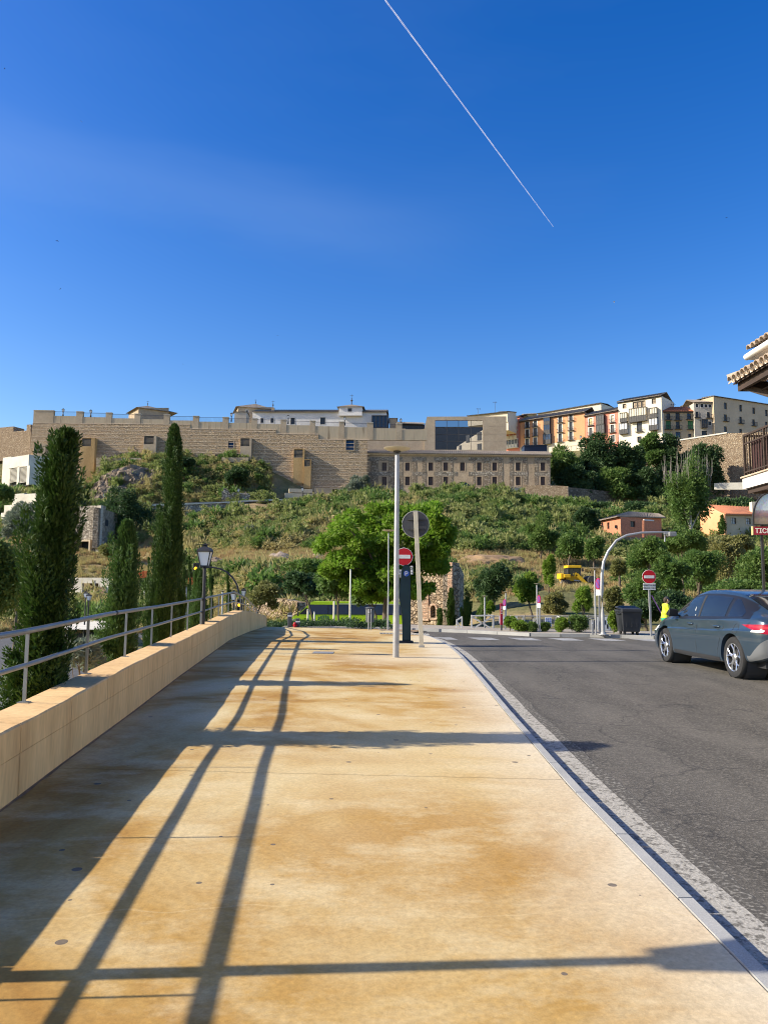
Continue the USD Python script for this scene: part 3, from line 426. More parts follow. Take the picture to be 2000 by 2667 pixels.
# pavement: wide sand coloured concrete slabs
def wallx(y): return np.interp(y, [-12, 3, 5.2, 6.5, 8.9, 12.7, 21.5, 25.5, 29.5, 33], [-1.0, -2.29, -2.50, -2.65, -2.9, -3.33, -4.25, -4.42, -4.43, -4.43])
def kerbx(y): return np.interp(y, [-12, 3.3, 6.2, 9.8, 14, 18.4, 21, 23.5, 25.5, 27.2, 28.8], [1.62, 1.57, 1.55, 1.63, 1.77, 1.88, 1.88, 1.78, 1.58, 1.2, -0.1])
def pz(x): return -0.015 * np.asarray(x, float)
pv = thing('pavement', 'wide sand coloured concrete pavement stained with ochre patches', kind='structure')
joints = [-12, -1.6, 2.4, 6.4, 10.4, 14.4, 18.4, 22.4, 25.6, 29.25]
for a, b in zip(joints[:-1], joints[1:]):
    ys = np.linspace(a + .004, b - .004, 12); m = MB()
    lf = wallx(ys) - 0.02; rg = kerbx(ys) - 0.092
    xs = [lf + (rg - lf) * t for t in np.linspace(0, 1, 6)]
    for l, r_ in zip(xs[:-1], xs[1:]):
        m.strip(np.stack([r_, ys, pz(r_)], 1)[::1], np.stack([l, ys, pz(l)], 1))
    for yy in (ys[0], ys[-1]):
        m.quad((wallx(yy) - .02, yy, pz(wallx(yy)) - .03), (kerbx(yy) - .092, yy, pz(kerbx(yy)) - .03), (kerbx(yy) - .092, yy, pz(kerbx(yy))), (wallx(yy) - .02, yy, pz(wallx(yy))))
    part(pv, 'slab', m, 'pave')
m = MB(); ys = np.linspace(-12, 29.3, 40); m.strip(np.stack([kerbx(ys) - .14, ys, pz(kerbx(ys)) - .03], 1), np.stack([wallx(ys), ys, pz(wallx(ys)) - .03], 1)); part(pv, 'joint_bed', m, 'soil')
m = MB(); m.quad((-1.63, 17.9, pz(-1.5) + .004), (-1.15, 17.9, pz(-1.2) + .004), (-1.15, 18.45, pz(-1.2) + .004), (-1.63, 18.45, pz(-1.5) + .004)); part(pv, 'drain_cover', m, 'galv_sign')
m = MB()
for k in range(34):
    x = -0.1 + k * 0.05; m.box((x, 26.55 - .1 * max(0, x - .8), pz(x) + .008), (0.022, 0.8, 0.014))
part(pv, 'tactile_ribs', m, 'granite')
# kerb: single granite kerbstones
kb = thing('kerb', 'grey granite kerb along the right edge of the pavement', kind='structure')
Yk = np.concatenate([np.arange(-10, 21.3, 1.0), [22.2, 23.1, 24.0, 24.8, 25.6, 26.3, 26.9, 27.5, 28.2, 28.8]])
for a, b in zip(Yk[:-1], Yk[1:]):
    a2, b2 = a + .006, b - .006
    q = lambda y, dx, z: (kerbx(y) + dx, y, z)
    ta, tb = pz(kerbx(a2)) + .006, pz(kerbx(b2)) + .006
    m = MB(); v = [q(a2, -.082, -.3), q(a2, -.082, ta), q(a2, -.012, ta), q(a2, 0, ta - .014), q(a2, .012, -.3), q(b2, -.082, -.3), q(b2, -.082, tb), q(b2, -.012, tb), q(b2, 0, tb - .014), q(b2, .012, -.3)]
    m.add(v, [[0, 1, 6, 5], [1, 2, 7, 6], [2, 3, 8, 7], [3, 4, 9, 8], [0, 4, 3, 3], [0, 3, 2, 1], [5, 6, 7, 8], [5, 8, 9, 9]]); part(kb, 'kerb_stone', m, 'granite')
# road
RZ = -0.105
m = MB(); ys = np.array([-40, -10, 3.3, 6.2, 9.8, 14, 18.4, 21, 23.5, 25.5, 27.2, 28.6, 31.5])
m.strip(np.stack([np.full(len(ys), 60.0), ys, np.full(len(ys), RZ)], 1), np.stack([np.where(ys < 28.7, kerbx(ys) - .1, -3.5), ys, np.full(len(ys), RZ)], 1))
solo('road', m, 'asphalt', 'worn grey asphalt road beside the pavement', kind='structure')
m = MB(); ys = np.linspace(-12, 26, 60); w = 0.29 + 0.008 * np.sin(ys * 2.3) + .006 * np.sin(ys * 9)
m.strip(np.stack([kerbx(ys) + w, ys, np.full(60, RZ + .005)], 1), np.stack([kerbx(ys) + .0, ys, np.full(60, RZ + .006)], 1))
solo('gutter', m, 'gutter', 'pale worn concrete gutter strip along the kerb', kind='structure')
m = MB(); w2 = w + .13 + .02 * np.sin(ys * 4.1); m.strip(np.stack([kerbx(ys) + w2, ys, np.full(60, RZ + .004)], 1), np.stack([kerbx(ys) + w - .01, ys, np.full(60, RZ + .0045)], 1))
solo('gutter_edge', m, 'gutter_worn', 'crumbling pale edge of the gutter fading into the asphalt', kind='structure')
# crossing stripes near the far kerb
for k, x in enumerate(np.arange(1.75, 13.0, 1.36)):
    yb = 25.6 + 0.06 * x * 0; m = MB().quad((x, yb - .45, RZ + .004), (x + .68, yb - .5, RZ + .004), (x + .55, yb + .75, RZ + .004), (x - .25, yb + .8, RZ + .004))
    solo('crossing_stripe', m, 'white_paint', ['first', 'second', 'third', 'fourth', 'fifth', 'sixth', 'seventh', 'eighth', 'ninth'][k] + ' worn white crossing stripe on the asphalt counted from the pavement corner', 'road marking', group='stripes of the crossing')
# far kerb and far pavement
def farkerb(x): return np.interp(x, [-6, 0, 2.2, 3.6, 5.4, 7.6, 8.75, 14, 40], [30.6, 30.6, 29.7, 28.8, 27.1, 27.0, 26.4, 25.2, 24])
xs = np.concatenate([[-4, -2, 0, 2.2, 3.6, 5.4, 7.6, 8.75, 14, 40]])
m = MB().strip(np.stack([xs, farkerb(xs) + .14, np.full(10, .001)], 1), np.stack([xs, farkerb(xs) + 3.4, np.full(10, .001)], 1))
v, f = m.get(); solo('far_pavement', (v, f), 'far_paving', 'narrow pale pavement beyond the road junction', kind='structure')
fk = thing('far_kerb', 'pale kerb on the far side of the road junction', kind='structure')
X0 = np.arange(-3.8, 24, 1.0)
for a in X0:
    p, q = A(a + .008, farkerb(a + .008), 0), A(a + .992, farkerb(a + .992), 0)
    part(fk, 'kerb_stone', MB().bar(p + A(0, .07, -.12), q + A(0, .07, -.12), .15, .26), 'granite')
# hedge strip edge in front of lower street on the left end of the pavement
solo('planting_bed', MB().add([(-4.5, 29.2, -.06), (-.1, 28.8, -.05), (.9, 27.8, -.05), (1.6, 29.9, -.05), (0, 30.5, -.05), (-4, 30.4, -.06), (-4.6, 34, -.6), (2, 34, -.6)], [[0, 1, 4], [1, 2, 4], [2, 3, 4], [0, 4, 5], [5, 4, 7], [5, 7, 6]]), 'soil', 'planted strip of earth behind the end of the pavement', kind='structure')

# ------------------------------------------------------------ parapet and railing
def wallh(y): return np.interp(y, [-12, 5, 6.5, 9, 12.7, 17, 21.5, 24.2, 26, 29.4], [.50, .50, .51, .56, .57, .61, .67, .74, .66, .40])
pw = thing('parapet_wall', 'low sand coloured concrete parapet along the left of the pavement', 'wall', (wallx(9), 9, 0))
cuts = np.concatenate([np.arange(-10.4, 24, 1.225), [25.0, 26.2, 27.8, 29.45]])
for a, b in zip(cuts[:-1], cuts[1:]):
    n = 24; ys = np.linspace(a + .004, b - .004, n); x = wallx(ys); h = wallh(ys)
    wob = 0.005 * np.sin(ys * 3.3) + 0.004 * np.sin(ys * 7.7 + 1)
    ch = .012; T = .34
    part(pw, 'wall_panel', MB().strip(np.stack([x + .001, ys, h * .60 - .006 + pz(x)], 1), np.stack([x + .001, ys, -.05 + pz(x)], 1)), 'parapet')
    prof = [(x - .012, h * .60 - .03), (x + .0, h * .60), (x + wob * .3, h - ch), (x - ch + wob, h), (x - T + ch, h + .004), (x - T, h - ch), (x - T, S + 0 * ys), (x - .03, S + 0 * ys), (x - .03, h * .6 - .03), (x - .012, h * .60 - .03)]
    rows = [np.stack([px_, ys, pz_ + pz(px_)], 1) for px_, pz_ in prof]; m = MB()
    for r0, r1 in zip(rows[:-1], rows[1:]): m.strip(r1, r0)
    for kk in (0, -1): m.poly([r[kk] for r in (rows[:-1] if kk == 0 else rows[:-1][::-1])])
    part(pw, 'wall_panel', m, 'parapet')
m = MB(); ys = np.linspace(-10, 29.3, 240); dw = .018 + .014 * np.abs(np.sin(ys * 5.3) * np.sin(ys * 1.7 + 1)); m.strip(np.stack([wallx(ys) + dw, ys, pz(wallx(ys)) + .004], 1), np.stack([wallx(ys) - .01, ys, pz(wallx(ys)) + .009], 1)); part(pw, 'dirt_line', m, 'soil')
part(pw, 'end_face', MB().box((wallx(29.5) - .17, 29.475, -1.05), (.34, .05, 2.9 )), 'parapet')
def railx(y): return wallx(y) - .29
def railz(y, k): # k 0 lower, 1 upper: the far end runs down a stair
    return wallh(y) + pz(-3) + np.interp(y, [-12, 24, 26.5, 29.4], [(.305, .565)[k], (.305, .60)[k], (.26, .52)[k], (.06, .16)[k]])
rl = thing('railing', 'two bar stainless steel handrail standing on the concrete parapet', 'railing', (railx(9), 9, wallh(9)))
for k, r in ((1, .025), (0, .021)):
    ys = np.concatenate([np.linspace(-6, 29.4, 90)]); part(rl, ('lower_rail', 'upper_rail')[k], MB().tube(np.stack([railx(ys), ys, railz(ys, k)], 1), r, 12), 'steel', smooth=True)
py_ = [-.8, 1.0, 2.8, 4.6, 6.4, 8.2, 10, 11.8, 13.6, 15.5, 17.5, 19.5, 21.2, 23, 24.3, 25.5, 26.5, 27.4, 28.2, 28.9]
for y in py_:
    b = wallh(y) + pz(-3); x = railx(y)
    m = MB().bar((x, y, b - .01), (x, y, railz(y, 1) - .02), .028, .012, up=(0, 1, 0)).box((x, y, b + .006), (.09, .07, .01))
    part(rl, 'post', m, 'steel')
part(rl, 'rail_sleeve', MB().tube([(railx(9.35), 9.35, railz(9.35, 1)), (railx(9.43), 9.43, railz(9.43, 1))], .029, 12), 'black_iron', smooth=True)

# ------------------------------------------------------------ street lamps
def lantern_lamp(loc, top, label, s=1.0):
    """Black post with a glazed lantern; loc is its foot, top the z of the finial."""
    t = thing('lantern_lamp', label, 'street lamp', loc, group='black lantern lamps'); x, y, z = loc; H = top - z
    part(t, 'post', MB().lathe([(.11 * s, 0), (.11 * s, .5), (.075 * s, .7), (.06 * s, 1.2), (.038 * s, H - .62 * s), (.055 * s, H - .6 * s), (.03 * s, H - .56 * s)], loc, 12), 'black_iron', smooth=True)
    b, e = H - .55 * s, H - .2 * s; w0, w1 = .085 * s, .155 * s
    c = [(-1, -1), (1, -1), (1, 1), (-1, 1)]
    for k in range(4):
        p, q = c[k], c[(k + 1) % 4]
        part(t, 'glass_pane', MB().quad((x + p[0] * w0 * .95, y + p[1] * w0 * .95, z + b), (x + q[0] * w0 * .95, y + q[1] * w0 * .95, z + b), (x + q[0] * w1 * .95, y + q[1] * w1 * .95, z + e), (x + p[0] * w1 * .95, y + p[1] * w1 * .95, z + e)), 'lantern_glass')
    m = MB()
    for k in range(4):
        p, q = c[k], c[(k + 1) % 4]
        m.bar((x + p[0] * w0, y + p[1] * w0, z + b), (x + p[0] * w1, y + p[1] * w1, z + e), .018 * s, .018 * s)
        m.bar((x + p[0] * w0, y + p[1] * w0, z + b), (x + q[0] * w0, y + q[1] * w0, z + b), .025 * s, .03 * s)
        m.bar((x + p[0] * w1, y + p[1] * w1, z + e), (x + q[0] * w1, y + q[1] * w1, z + e), .022 * s, .022 * s)
    part(t, 'lantern_frame', m, 'black_iron')
    m = MB()
    rings = [(w1 + .012, e + .005), (w1 - .005, e + .05 * s), (.10 * s, e + .095 * s), (.05 * s, e + .115 * s), (.035 * s, e + .15 * s), (.06 * s, e + .155 * s), (.06 * s, e + .175 * s), (.02 * s, e + .18 * s), (.02 * s, H + 0)]
    for (r0, z0), (r1, z1) in zip(rings[:-1], rings[1:]):
        for k in range(4):
            p, q = c[k], c[(k + 1) % 4]
            m.quad((x + p[0] * r0, y + p[1] * r0, z + z0), (x + q[0] * r0, y + q[1] * r0, z + z0), (x + q[0] * r1, y + q[1] * r1, z + z1), (x + p[0] * r1, y + p[1] * r1, z + z1))
    part(t, 'lantern_roof', m, 'black_iron')
    return t
q = P(535, 1415, 17.6); lantern_lamp((q[0], 17.6, S), q[2], 'black lantern street lamp between the cypresses behind the railing, nearest in view', .95)
lantern_lamp((-2.98, 2.93, S), 2.98, 'black lantern street lamp just left of the view whose shadow crosses the pavement', 1.0)
q = P(609, 1537, 40); lantern_lamp((q[0], 40, S), q[2], 'black lantern lamp seen through the handrail bend beside the lower traffic light', .95)
q = P(635, 1531, 44); lantern_lamp((q[0], 44, S), q[2], 'smaller pale glazed lantern lamp right of the handrail bend', .85)
for k, (x, y0, D) in enumerate(((224, 1540, 60), (232, 1545, 52))):
    q = P(x, y0, D); lantern_lamp((q[0], D, S), q[2], ('left of two dark lantern lamps', 'right of two dark lantern lamps')[k] + ' in the lower street beyond the first cypress', .9)
def disc_lamp(foot, top, rad, pr, label, m='cream_metal', n=28):
    t = thing('disc_lamp', label, 'street lamp', foot, group='slim street lamps with a flat disc head'); x, y, z = foot; H = top - z
    part(t, 'pole', MB().lathe([(pr * 1.05, 0), (pr * 1.05, .9), (pr * .95, 1.0), (pr * .72, H - rad * .55), (pr * .7, H - rad * .5)], foot, 16), 'galv' if m == 'cream_metal' else m, smooth=True)
    part(t, 'collar', MB().lathe([(pr * .95, H - rad * .53), (pr * .95, H - rad * .47)], foot, 14), 'galv', smooth=True)
    part(t, 'lamp_neck', MB().lathe([(pr * .5, H - rad * .5), (pr * .5, H - rad * .36), (pr * 1.3, H - rad * .33), (pr * 1.3, H - rad * .25)], foot, 14), 'frame_dark', smooth=True)
    part(t, 'disc_head', MB().lathe([(rad * .25, H - rad * .24), (rad * .75, H - rad * .17), (rad * .98, H - rad * .07), (rad, H - rad * .04), (rad * .97, H - .01), (rad * .2, H)], foot, n), m, smooth=35)
    return t
f0 = G(1031, 1712); T0 = P(1031, 1166, f0[1])[2]
disc_lamp((f0[0], f0[1], pz(f0[0])), T0, 72 / 2000 * f0[1] / 2, .066, 'tall grey lamp with cream disc head standing on the pavement, largest of its kind')
for (x, y0, y1, w, D, lab) in ((1012, 1380, 1640, 34, 30, 'disc lamp partly hidden behind the tall pavement lamp'), (1262, 1552, 1645, 13, 31, 'short disc lamp beside the white cross braced fence'), (1317, 1541, 1645, 13, 33, 'disc lamp behind the red totem'),
                           (1398, 1520, 1648, 14, 29, 'disc lamp beside the yellow warning sign'), (1548, 1478, 1653, 28, 26.8, 'disc lamp left of the curved steel mast'), (580, 1538, 1600, 13, 62, 'pale disc lamp left of the handrail bend'), (486, 1526, 1600, 12, 72, 'pale disc lamp beside the fourth cypress'),
                           (247, 1512, 1560, 9, 96, 'pale disc lamp in front of the dark tunnel mouth'), (378, 1520, 1565, 8, 90, 'thin pale lamp between the second and third cypress')):
    q = P(x, y0, D); zf = 0.0 if 1200 < x else (-.1 if x > 1000 else S)
    disc_lamp((q[0], D, zf), q[2], w / 2000 * D / 2, max(.028, .0014 * D if D > 50 else .03), lab)
# thin bare poles rising from the hedge before the bus
for x, y0, y1, D, lab in ((913, 1485, 1635, 33, 'tall thin pale pole rising from the hedge right of the bus doors'), (870, 1568, 1620, 34, 'short pale pole in the hedge before the bus windows'), (802, 1590, 1630, 32, 'short pale pole at the left end of the bus'), (819, 1596, 1622, 33, 'thin dark post in front of the green bus side')):
    q = P(x, y0, D); t = thing('pole', lab, 'pole', (q[0], D, -.6)); part(t, 'shaft', MB().lathe([(.045, 0), (.04, q[2] + .6)], (q[0], D, -.6), 10), 'cream_metal', smooth=True); part(t, 'cap', MB().lathe([(.045, q[2] + .6), (.03, q[2] + .64)], (q[0], D, -.6), 10), 'galv', smooth=True)
def sidelight(label, pole_pts, head, r, hs, facing=-1):
    """Traffic light: curved mast and a three lens box with the amber one lit."""
    t = thing('traffic_light', label, 'traffic light', pole_pts[0], group=None)
    part(t, 'mast', MB().tube(pole_pts, r, 10), 'black_iron', smooth=True)
    x, y, z = head; w, h = hs
    b = part(t, 'light_box', MB().add(*rounded_box((w, w * .7, h), .02, (x, y, z))), 'black_iron')
    for k, mt in ((1, 'dark_lens'), (0, 'amber'), (-1, 'dark_lens')):
        cz = z + k * h * .31; m = MB().tube([(x, y - w * .35, cz), (x, y - w * .37, cz)], w * .31, 16); part(t, 'lens', m, mt, label='lit amber lens' if k == 0 else None)
        if k: part(t, 'visor', MB().add(*_visor(x, y - w * .35, cz, w * .36, w * .3)), 'black_iron')
    return t
def _visor(x, y, z, r, d):
    g = np.linspace(-.35, math.pi + .35, 13); a = np.stack([x + r * np.cos(g), 0 * g + y, z + r * np.sin(g)], 1); b = a + A(0, -d, 0); n = len(g); k = np.arange(n - 1)
    v = np.vstack([a, b, a * 1, b * 1]); v[2 * n:, 0] = x + (v[2 * n:, 0] - x) * .93; v[2 * n:, 2] = z + (v[2 * n:, 2] - z) * .93
    f = np.vstack([np.stack([k, k + 1, n + k + 1, n + k], 1), np.stack([2 * n + k, 3 * n + k, 3 * n + k + 1, 2 * n + k + 1], 1), np.stack([n + k, n + k + 1, 3 * n + k + 1, 3 * n + k], 1)]); return v, f
D = 42; pts = [P(x, y, D) for x, y in ((627, 1640), (626, 1580), (624, 1552), (617, 1523), (606, 1505), (592, 1491), (575, 1482), (555, 1478), (536, 1477), (521, 1477))]
pts[0] = A(pts[0][0], D, S); c = P(511, 1481, D); sidelight('overhead traffic light on a curved arm beside the lantern, amber lit', pts, c, .05, (.30, .60))
D = 41; c = P(624, 1576, D); sidelight('lower traffic light on the mast foot behind the handrail, amber lit', [(c[0], D + .25, S), (c[0], D + .25, c[2] + .2)], c, .05, (.28, .62))
# ------------------------------------------------------------ signs and street furniture near the camera
def text_on(text, h, c, y, bold=True, align='c', depth=.003, rot90=False):
    """Lettering standing in a plane facing the camera side (-Y), centred on (x, z) = c."""
    m = meshkit.text_mesh(text, h, depth, bold); v = np.array(m.vertices); v[:, 0] -= (v[:, 0].min() + v[:, 0].max()) / 2 if align == 'c' else v[:, 0].min(); v[:, 1] -= h / 2
    if rot90: v = np.stack([-v[:, 1], v[:, 0], v[:, 2]], 1)
    return np.stack([c[0] + v[:, 0], y - v[:, 2], c[1] + v[:, 1]], 1), np.array(m.faces)
def disc_y(c, r, y0, y1, n=40, sx=1.0):
    g = np.linspace(0, 2 * math.pi, n + 1)[:-1]
    return extr_y(sg.Polygon(np.stack([c[0] + r * sx * np.cos(g), c[1] + r * np.sin(g)], 1)), y0, y1)
def extr_y(poly, y0, y1):
    """Polygon in (x, z) extruded from y0 (front) to y1 (back)."""
    v, f = extr(poly, 1.0); return np.stack([v[:, 0], y1 + (y0 - y1) * v[:, 2], v[:, 1]], 1), f
# back of a round sign on a leaning post
b0 = G(1098, 1685); Dp = b0[1]; t0 = P(1082, 1332, Dp); c0 = P(1082.5, 1365, Dp)
t = thing('road_sign', 'grey back of a large round road sign on a leaning square post', 'road sign', b0)
m = MB().bar(b0 - A(0, 0, .05), t0, .115, .06, up=(0, 1, 0)); part(t, 'post', m, 'cream_metal')
part(t, 'post_foot', MB().box((b0[0], b0[1], pz(1) + .02), (.15, .1, .06)), 'galv')
R = 35 / 2000 * Dp
v, f = disc_y((c0[0] - .002, c0[2]), R - .012, Dp + .065, Dp + .09, 48); part(t, 'disc', (v, f), 'sign_back')
g = np.linspace(0, 2 * math.pi, 49); part(t, 'rim', MB().tube(np.stack([c0[0] + R * np.cos(g), Dp + .075 + 0 * g, c0[2] + R * np.sin(g)], 1), .013, 6), 'galv_sign', smooth=True)
for dz in (.13, -.13): part(t, 'clamp_bar', MB().box((c0[0], Dp + .05, c0[2] + dz), (R * 1.3, .025, .035)), 'sign_back')
def plate(t, name, x0, y0, x1, y1, D, m, th=.02, dy=0.0, rnd=0.0):
    a, b = P(x0, y0, D), P(x1, y1, D); part(t, name, MB().box(((a[0] + b[0]) / 2, D + dy, (a[2] + b[2]) / 2), (abs(b[0] - a[0]), th, abs(a[2] - b[2]))), m); return (a[0] + b[0]) / 2, (a[2] + b[2]) / 2
def no_entry(label, x, y, r, D, zf, footx=None):
    c = P(x, y, D); R = r / 2000 * D; fx = c[0] if footx is None else P(footx, y, D)[0]
    t = thing('no_entry_sign', label, 'road sign', (fx, D, zf), group='no entry signs')
    part(t, 'post', MB().bar((fx, D + .05, zf), (c[0], D + .05, c[2] + R * .8), .06, .06, up=(0, 1, 0)), 'galv')
    part(t, 'sign_disc', disc_y((c[0], c[2]), R, D - .01, D + .015), 'sign_red')
    g = np.linspace(0, 2 * math.pi, 41); part(t, 'rim', MB().tube(np.stack([c[0] + R * np.cos(g), D + 0 * g, c[2] + R * np.sin(g)], 1), R * .035, 6), 'sign_white', smooth=True)
    part(t, 'white_bar', MB().box((c[0], D - .013, c[2] + R * .0), (R * 1.5, .006, R * .42)), 'sign_white'); return t, c, R
t, c, R = no_entry('red no entry disc rising behind the dark parking meter', 1052, 1450, 22.5, 29.5, -.1, 1054)
for nm, box in (('info_plate', (1037, 1484, 1047, 1496)), ('info_plate', (1068.5, 1474, 1075, 1496))):
    x, z = plate(t, nm, *box, 29.5, 'sign_white', dy=-.02)
    for dz, w in (((.035, .09), (-.03, .07)) if box[0] < 1050 else ((-.09, .04),)): part(t, 'print', MB().box((x, 29.467, z + dz), (w, .004, .03)), 'ink')
part(t, 'letter', text_on('S', .11, (x, z + .07), 29.465), 'ink')
t, c, R = no_entry('red no entry sign with a white text plate beneath, beside the black container', 1690, 1502.5, 17.5, 26.1, 0, 1693)
x, z = plate(t, 'text_plate', 1674, 1519, 1707, 1537, 26.1, 'sign_white', dy=-.015)
part(t, 'lettering', text_on('EXCEPTO BUS', .052, (x, z + .05), 26.072), 'ink'); part(t, 'lettering', text_on('URBANO Y BICI', .042, (x, z - .045), 26.072), 'ink')
# parking meter
b0 = G(1057, 1673); Dm = b0[1]; q = lambda x, y: (P(x, y, Dm)[0], P(x, y, Dm)[2])
t = thing('parking_meter', 'dark blue green parking ticket meter with a round white P badge', 'parking meter', (b0[0], Dm, pz(.5)))
prof = [(1068.5, 1478), (1069, 1530), (1069.5, 1600), (1069, 1668), (1048, 1668), (1047.5, 1625), (1046, 1600), (1041.5, 1572), (1040, 1550), (1042, 1520), (1044.5, 1495), (1047, 1480), (1052, 1474), (1064, 1474)]
poly = sg.Polygon([q(*p_) for p_ in prof]); inner = poly.buffer(-.018)
m = MB(); m.add(*extr_y(poly, Dm - .12, Dm + .14)); m.add(*extr_y(inner, Dm - .132, Dm + .15)); part(t, 'body', m, 'meter_paint')
part(t, 'top_cap', MB().add(*extr_y(sg.Polygon([q(1048, 1478), q(1067.5, 1478), q(1063, 1471), q(1053, 1471)]), Dm - .10, Dm + .12)), 'ink')
x, z = q(1058, 1494); part(t, 'badge', disc_y((x, z), .085, Dm - .142, Dm - .13, 28), 'sign_blue'); part(t, 'letter_p', text_on('P', .115, (x, z), Dm - .1425), 'sign_white')
a = q(1048, 1506); b = q(1068, 1508); part(t, 'panel_joint', MB().box(((a[0] + b[0]) / 2, Dm - .13, a[1]), (b[0] - a[0], .008, .01)), 'ink')
part(t, 'coin_panel', MB().add(*extr_y(sg.Polygon([q(1041.5, 1497), q(1047, 1497), q(1045.5, 1505), q(1040.5, 1504)]), Dm - .1, Dm + .02)), 'frame_white')
part(t, 'base_plate', MB().add(*rounded_box((.40, .36, .05), .012, (b0[0] + .01, Dm, pz(.5) + .022))), 'ink')
# litter bins
def litter_bin(label, x0, x1, y0, y1, yb, D, zf):
    a, b = P(x0, y0, D), P(x1, y1, D); cx = (a[0] + b[0]) / 2; r = (b[0] - a[0]) / 2; t = thing('litter_bin', label, 'litter bin', (cx, D, zf), group='grey litter bins')
    part(t, 'bucket', MB().lathe([(r * .86, b[2]), (r * .9, b[2] + .02), (r, a[2] - .05), (r * 1.03, a[2] - .04), (r * 1.03, a[2] - .02), (r * .9, a[2] - .015), (r * .86, a[2] - .12)], (cx, D, 0), 20), 'bin_grey', smooth=30)
    part(t, 'hood', MB().lathe([(r * 1.08, a[2] + .02), (r * 1.06, a[2] + .05), (r * .5, a[2] + .075)], (cx, D, 0), 20), 'bin_grey', smooth=30)
    for s_ in (-.25, .25): part(t, 'leg', MB().tube([(cx + r * s_, D - r * 1.0, zf), (cx + r * s_, D - r * 1.0, a[2])], .02, 8), 'galv', smooth=True)
    part(t, 'sticker', MB().box((cx - r * .25, D - r - .022, a[2] - .12), (.06, .004, .05)), 'sign_white')
litter_bin('grey litter bin on a post at the pavement edge before the hedge', 952, 975, 1586, 1621, 1643, 28.6, -.02)
litter_bin('grey litter bin left of the curved steel mast', 1534, 1549, 1614, 1640, 1655, 26.9, 0)
# curved steel mast
Dq = 26.7; pts = [A(P(1570, 1600, Dq)[0] + .0, Dq, 0)] + [P(x, y, Dq) for x, y in ((1569, 1600), (1567, 1540), (1567.5, 1495), (1572, 1463), (1584, 1436), (1605, 1408), (1632, 1394), (1669, 1387.5), (1711, 1386), (1747, 1387))]
t = thing('steel_mast', 'curved galvanised steel mast arching over the junction', 'mast', pts[0])
part(t, 'mast_tube', MB().tube(pts, [.066, .062, .058, .054, .05, .047, .044, .041, .038, .035, .032], 14), 'galv', smooth=True)
e = pts[-1]; part(t, 'bracket', MB().box(e + A(-.05, 0, -.03), (.4, .12, .07)), 'galv'); part(t, 'hanger', MB().tube([P(1731, 1388, Dq), P(1731, 1411, Dq)], .025, 8), 'galv'); part(t, 'camera_head', MB().add(*rounded_box((.26, .3, .16), .03, e + A(.02, 0, -.06))), 'galv_sign')
part(t, 'base_flange', MB().lathe([(.17, 0), (.17, .03), (.1, .035), (.095, .08)], pts[0], 16), 'galv')
# red totem
Dt = 29.1; a, b = P(1302.3, 1571.5, Dt), P(1309.3, 1628, Dt); cx = (a[0] + b[0]) / 2
t = thing('totem', 'slim dark red totem on a grey post beside the fence', 'totem', (cx, Dt, 0)); part(t, 'panel', MB().add(*rounded_box((b[0] - a[0], .06, a[2] - b[2]), .015, (cx, Dt, (a[2] + b[2]) / 2))), 'totem_red'); part(t, 'post', MB().box((cx, Dt, b[2] / 2), (.06, .05, b[2])), 'bin_grey')
for k in range(5): part(t, 'print', MB().box((cx, Dt - .033, a[2] - .14 - k * .06), (.05 - .012 * (k % 2), .004, .028)), 'sign_white')
# no parking signs seen almost edge on
for lab, x, y, r, D, py0, py1, sx in (('no parking sign with a white plate right of the red totem', 1314, 1570, 9.3, 30, 1579.5, 1588, .24), ('no parking sign and pale plate beside the yellow warning board', 1403.5, 1561, 10.3, 28.4, 1572, 1583, .24), ('violet no parking sign with a white plate beside the curved mast', 1558.5, 1520.5, 14.8, 26.9, 1536, 1551, .26)):
    c = P(x, y, D); R = r / 2000 * D; t = thing('no_parking_sign', lab, 'road sign', (c[0], D, 0), group='no parking signs')
    an = math.acos(sx); cs, sn = math.cos(an), math.sin(an)
    def turn(vf):
        v, f = np.array(vf[0]), vf[1]; w = v - A(c[0], D, 0); return np.stack([c[0] + w[:, 0] * cs + w[:, 1] * sn, D - w[:, 0] * sn + w[:, 1] * cs, v[:, 2]], 1), f
    part(t, 'sign_disc', turn(disc_y((c[0], c[2]), R, D - .012, D + .012)), 'sign_crimson'); part(t, 'blue_field', turn(disc_y((c[0], c[2]), R * .78, D - .016, D - .011)), 'sign_violet')
    part(t, 'red_stroke', turn(MB().bar((c[0] - R * .58, D - .018, c[2] + R * .58), (c[0] + R * .58, D - .018, c[2] - R * .58), .006, R * .17, up=(0, 0, 1)).get()), 'sign_crimson')
    z0, z1 = P(x, py0, D)[2], P(x, py1, D)[2]; part(t, 'plate', turn(MB().box((c[0], D, (z0 + z1) / 2), (R * 1.7, .02, z0 - z1)).get()), 'sign_white')
    part(t, 'post', MB().box((c[0] + .03, D + .05, c[2] / 2), (.05, .05, c[2])), 'galv')
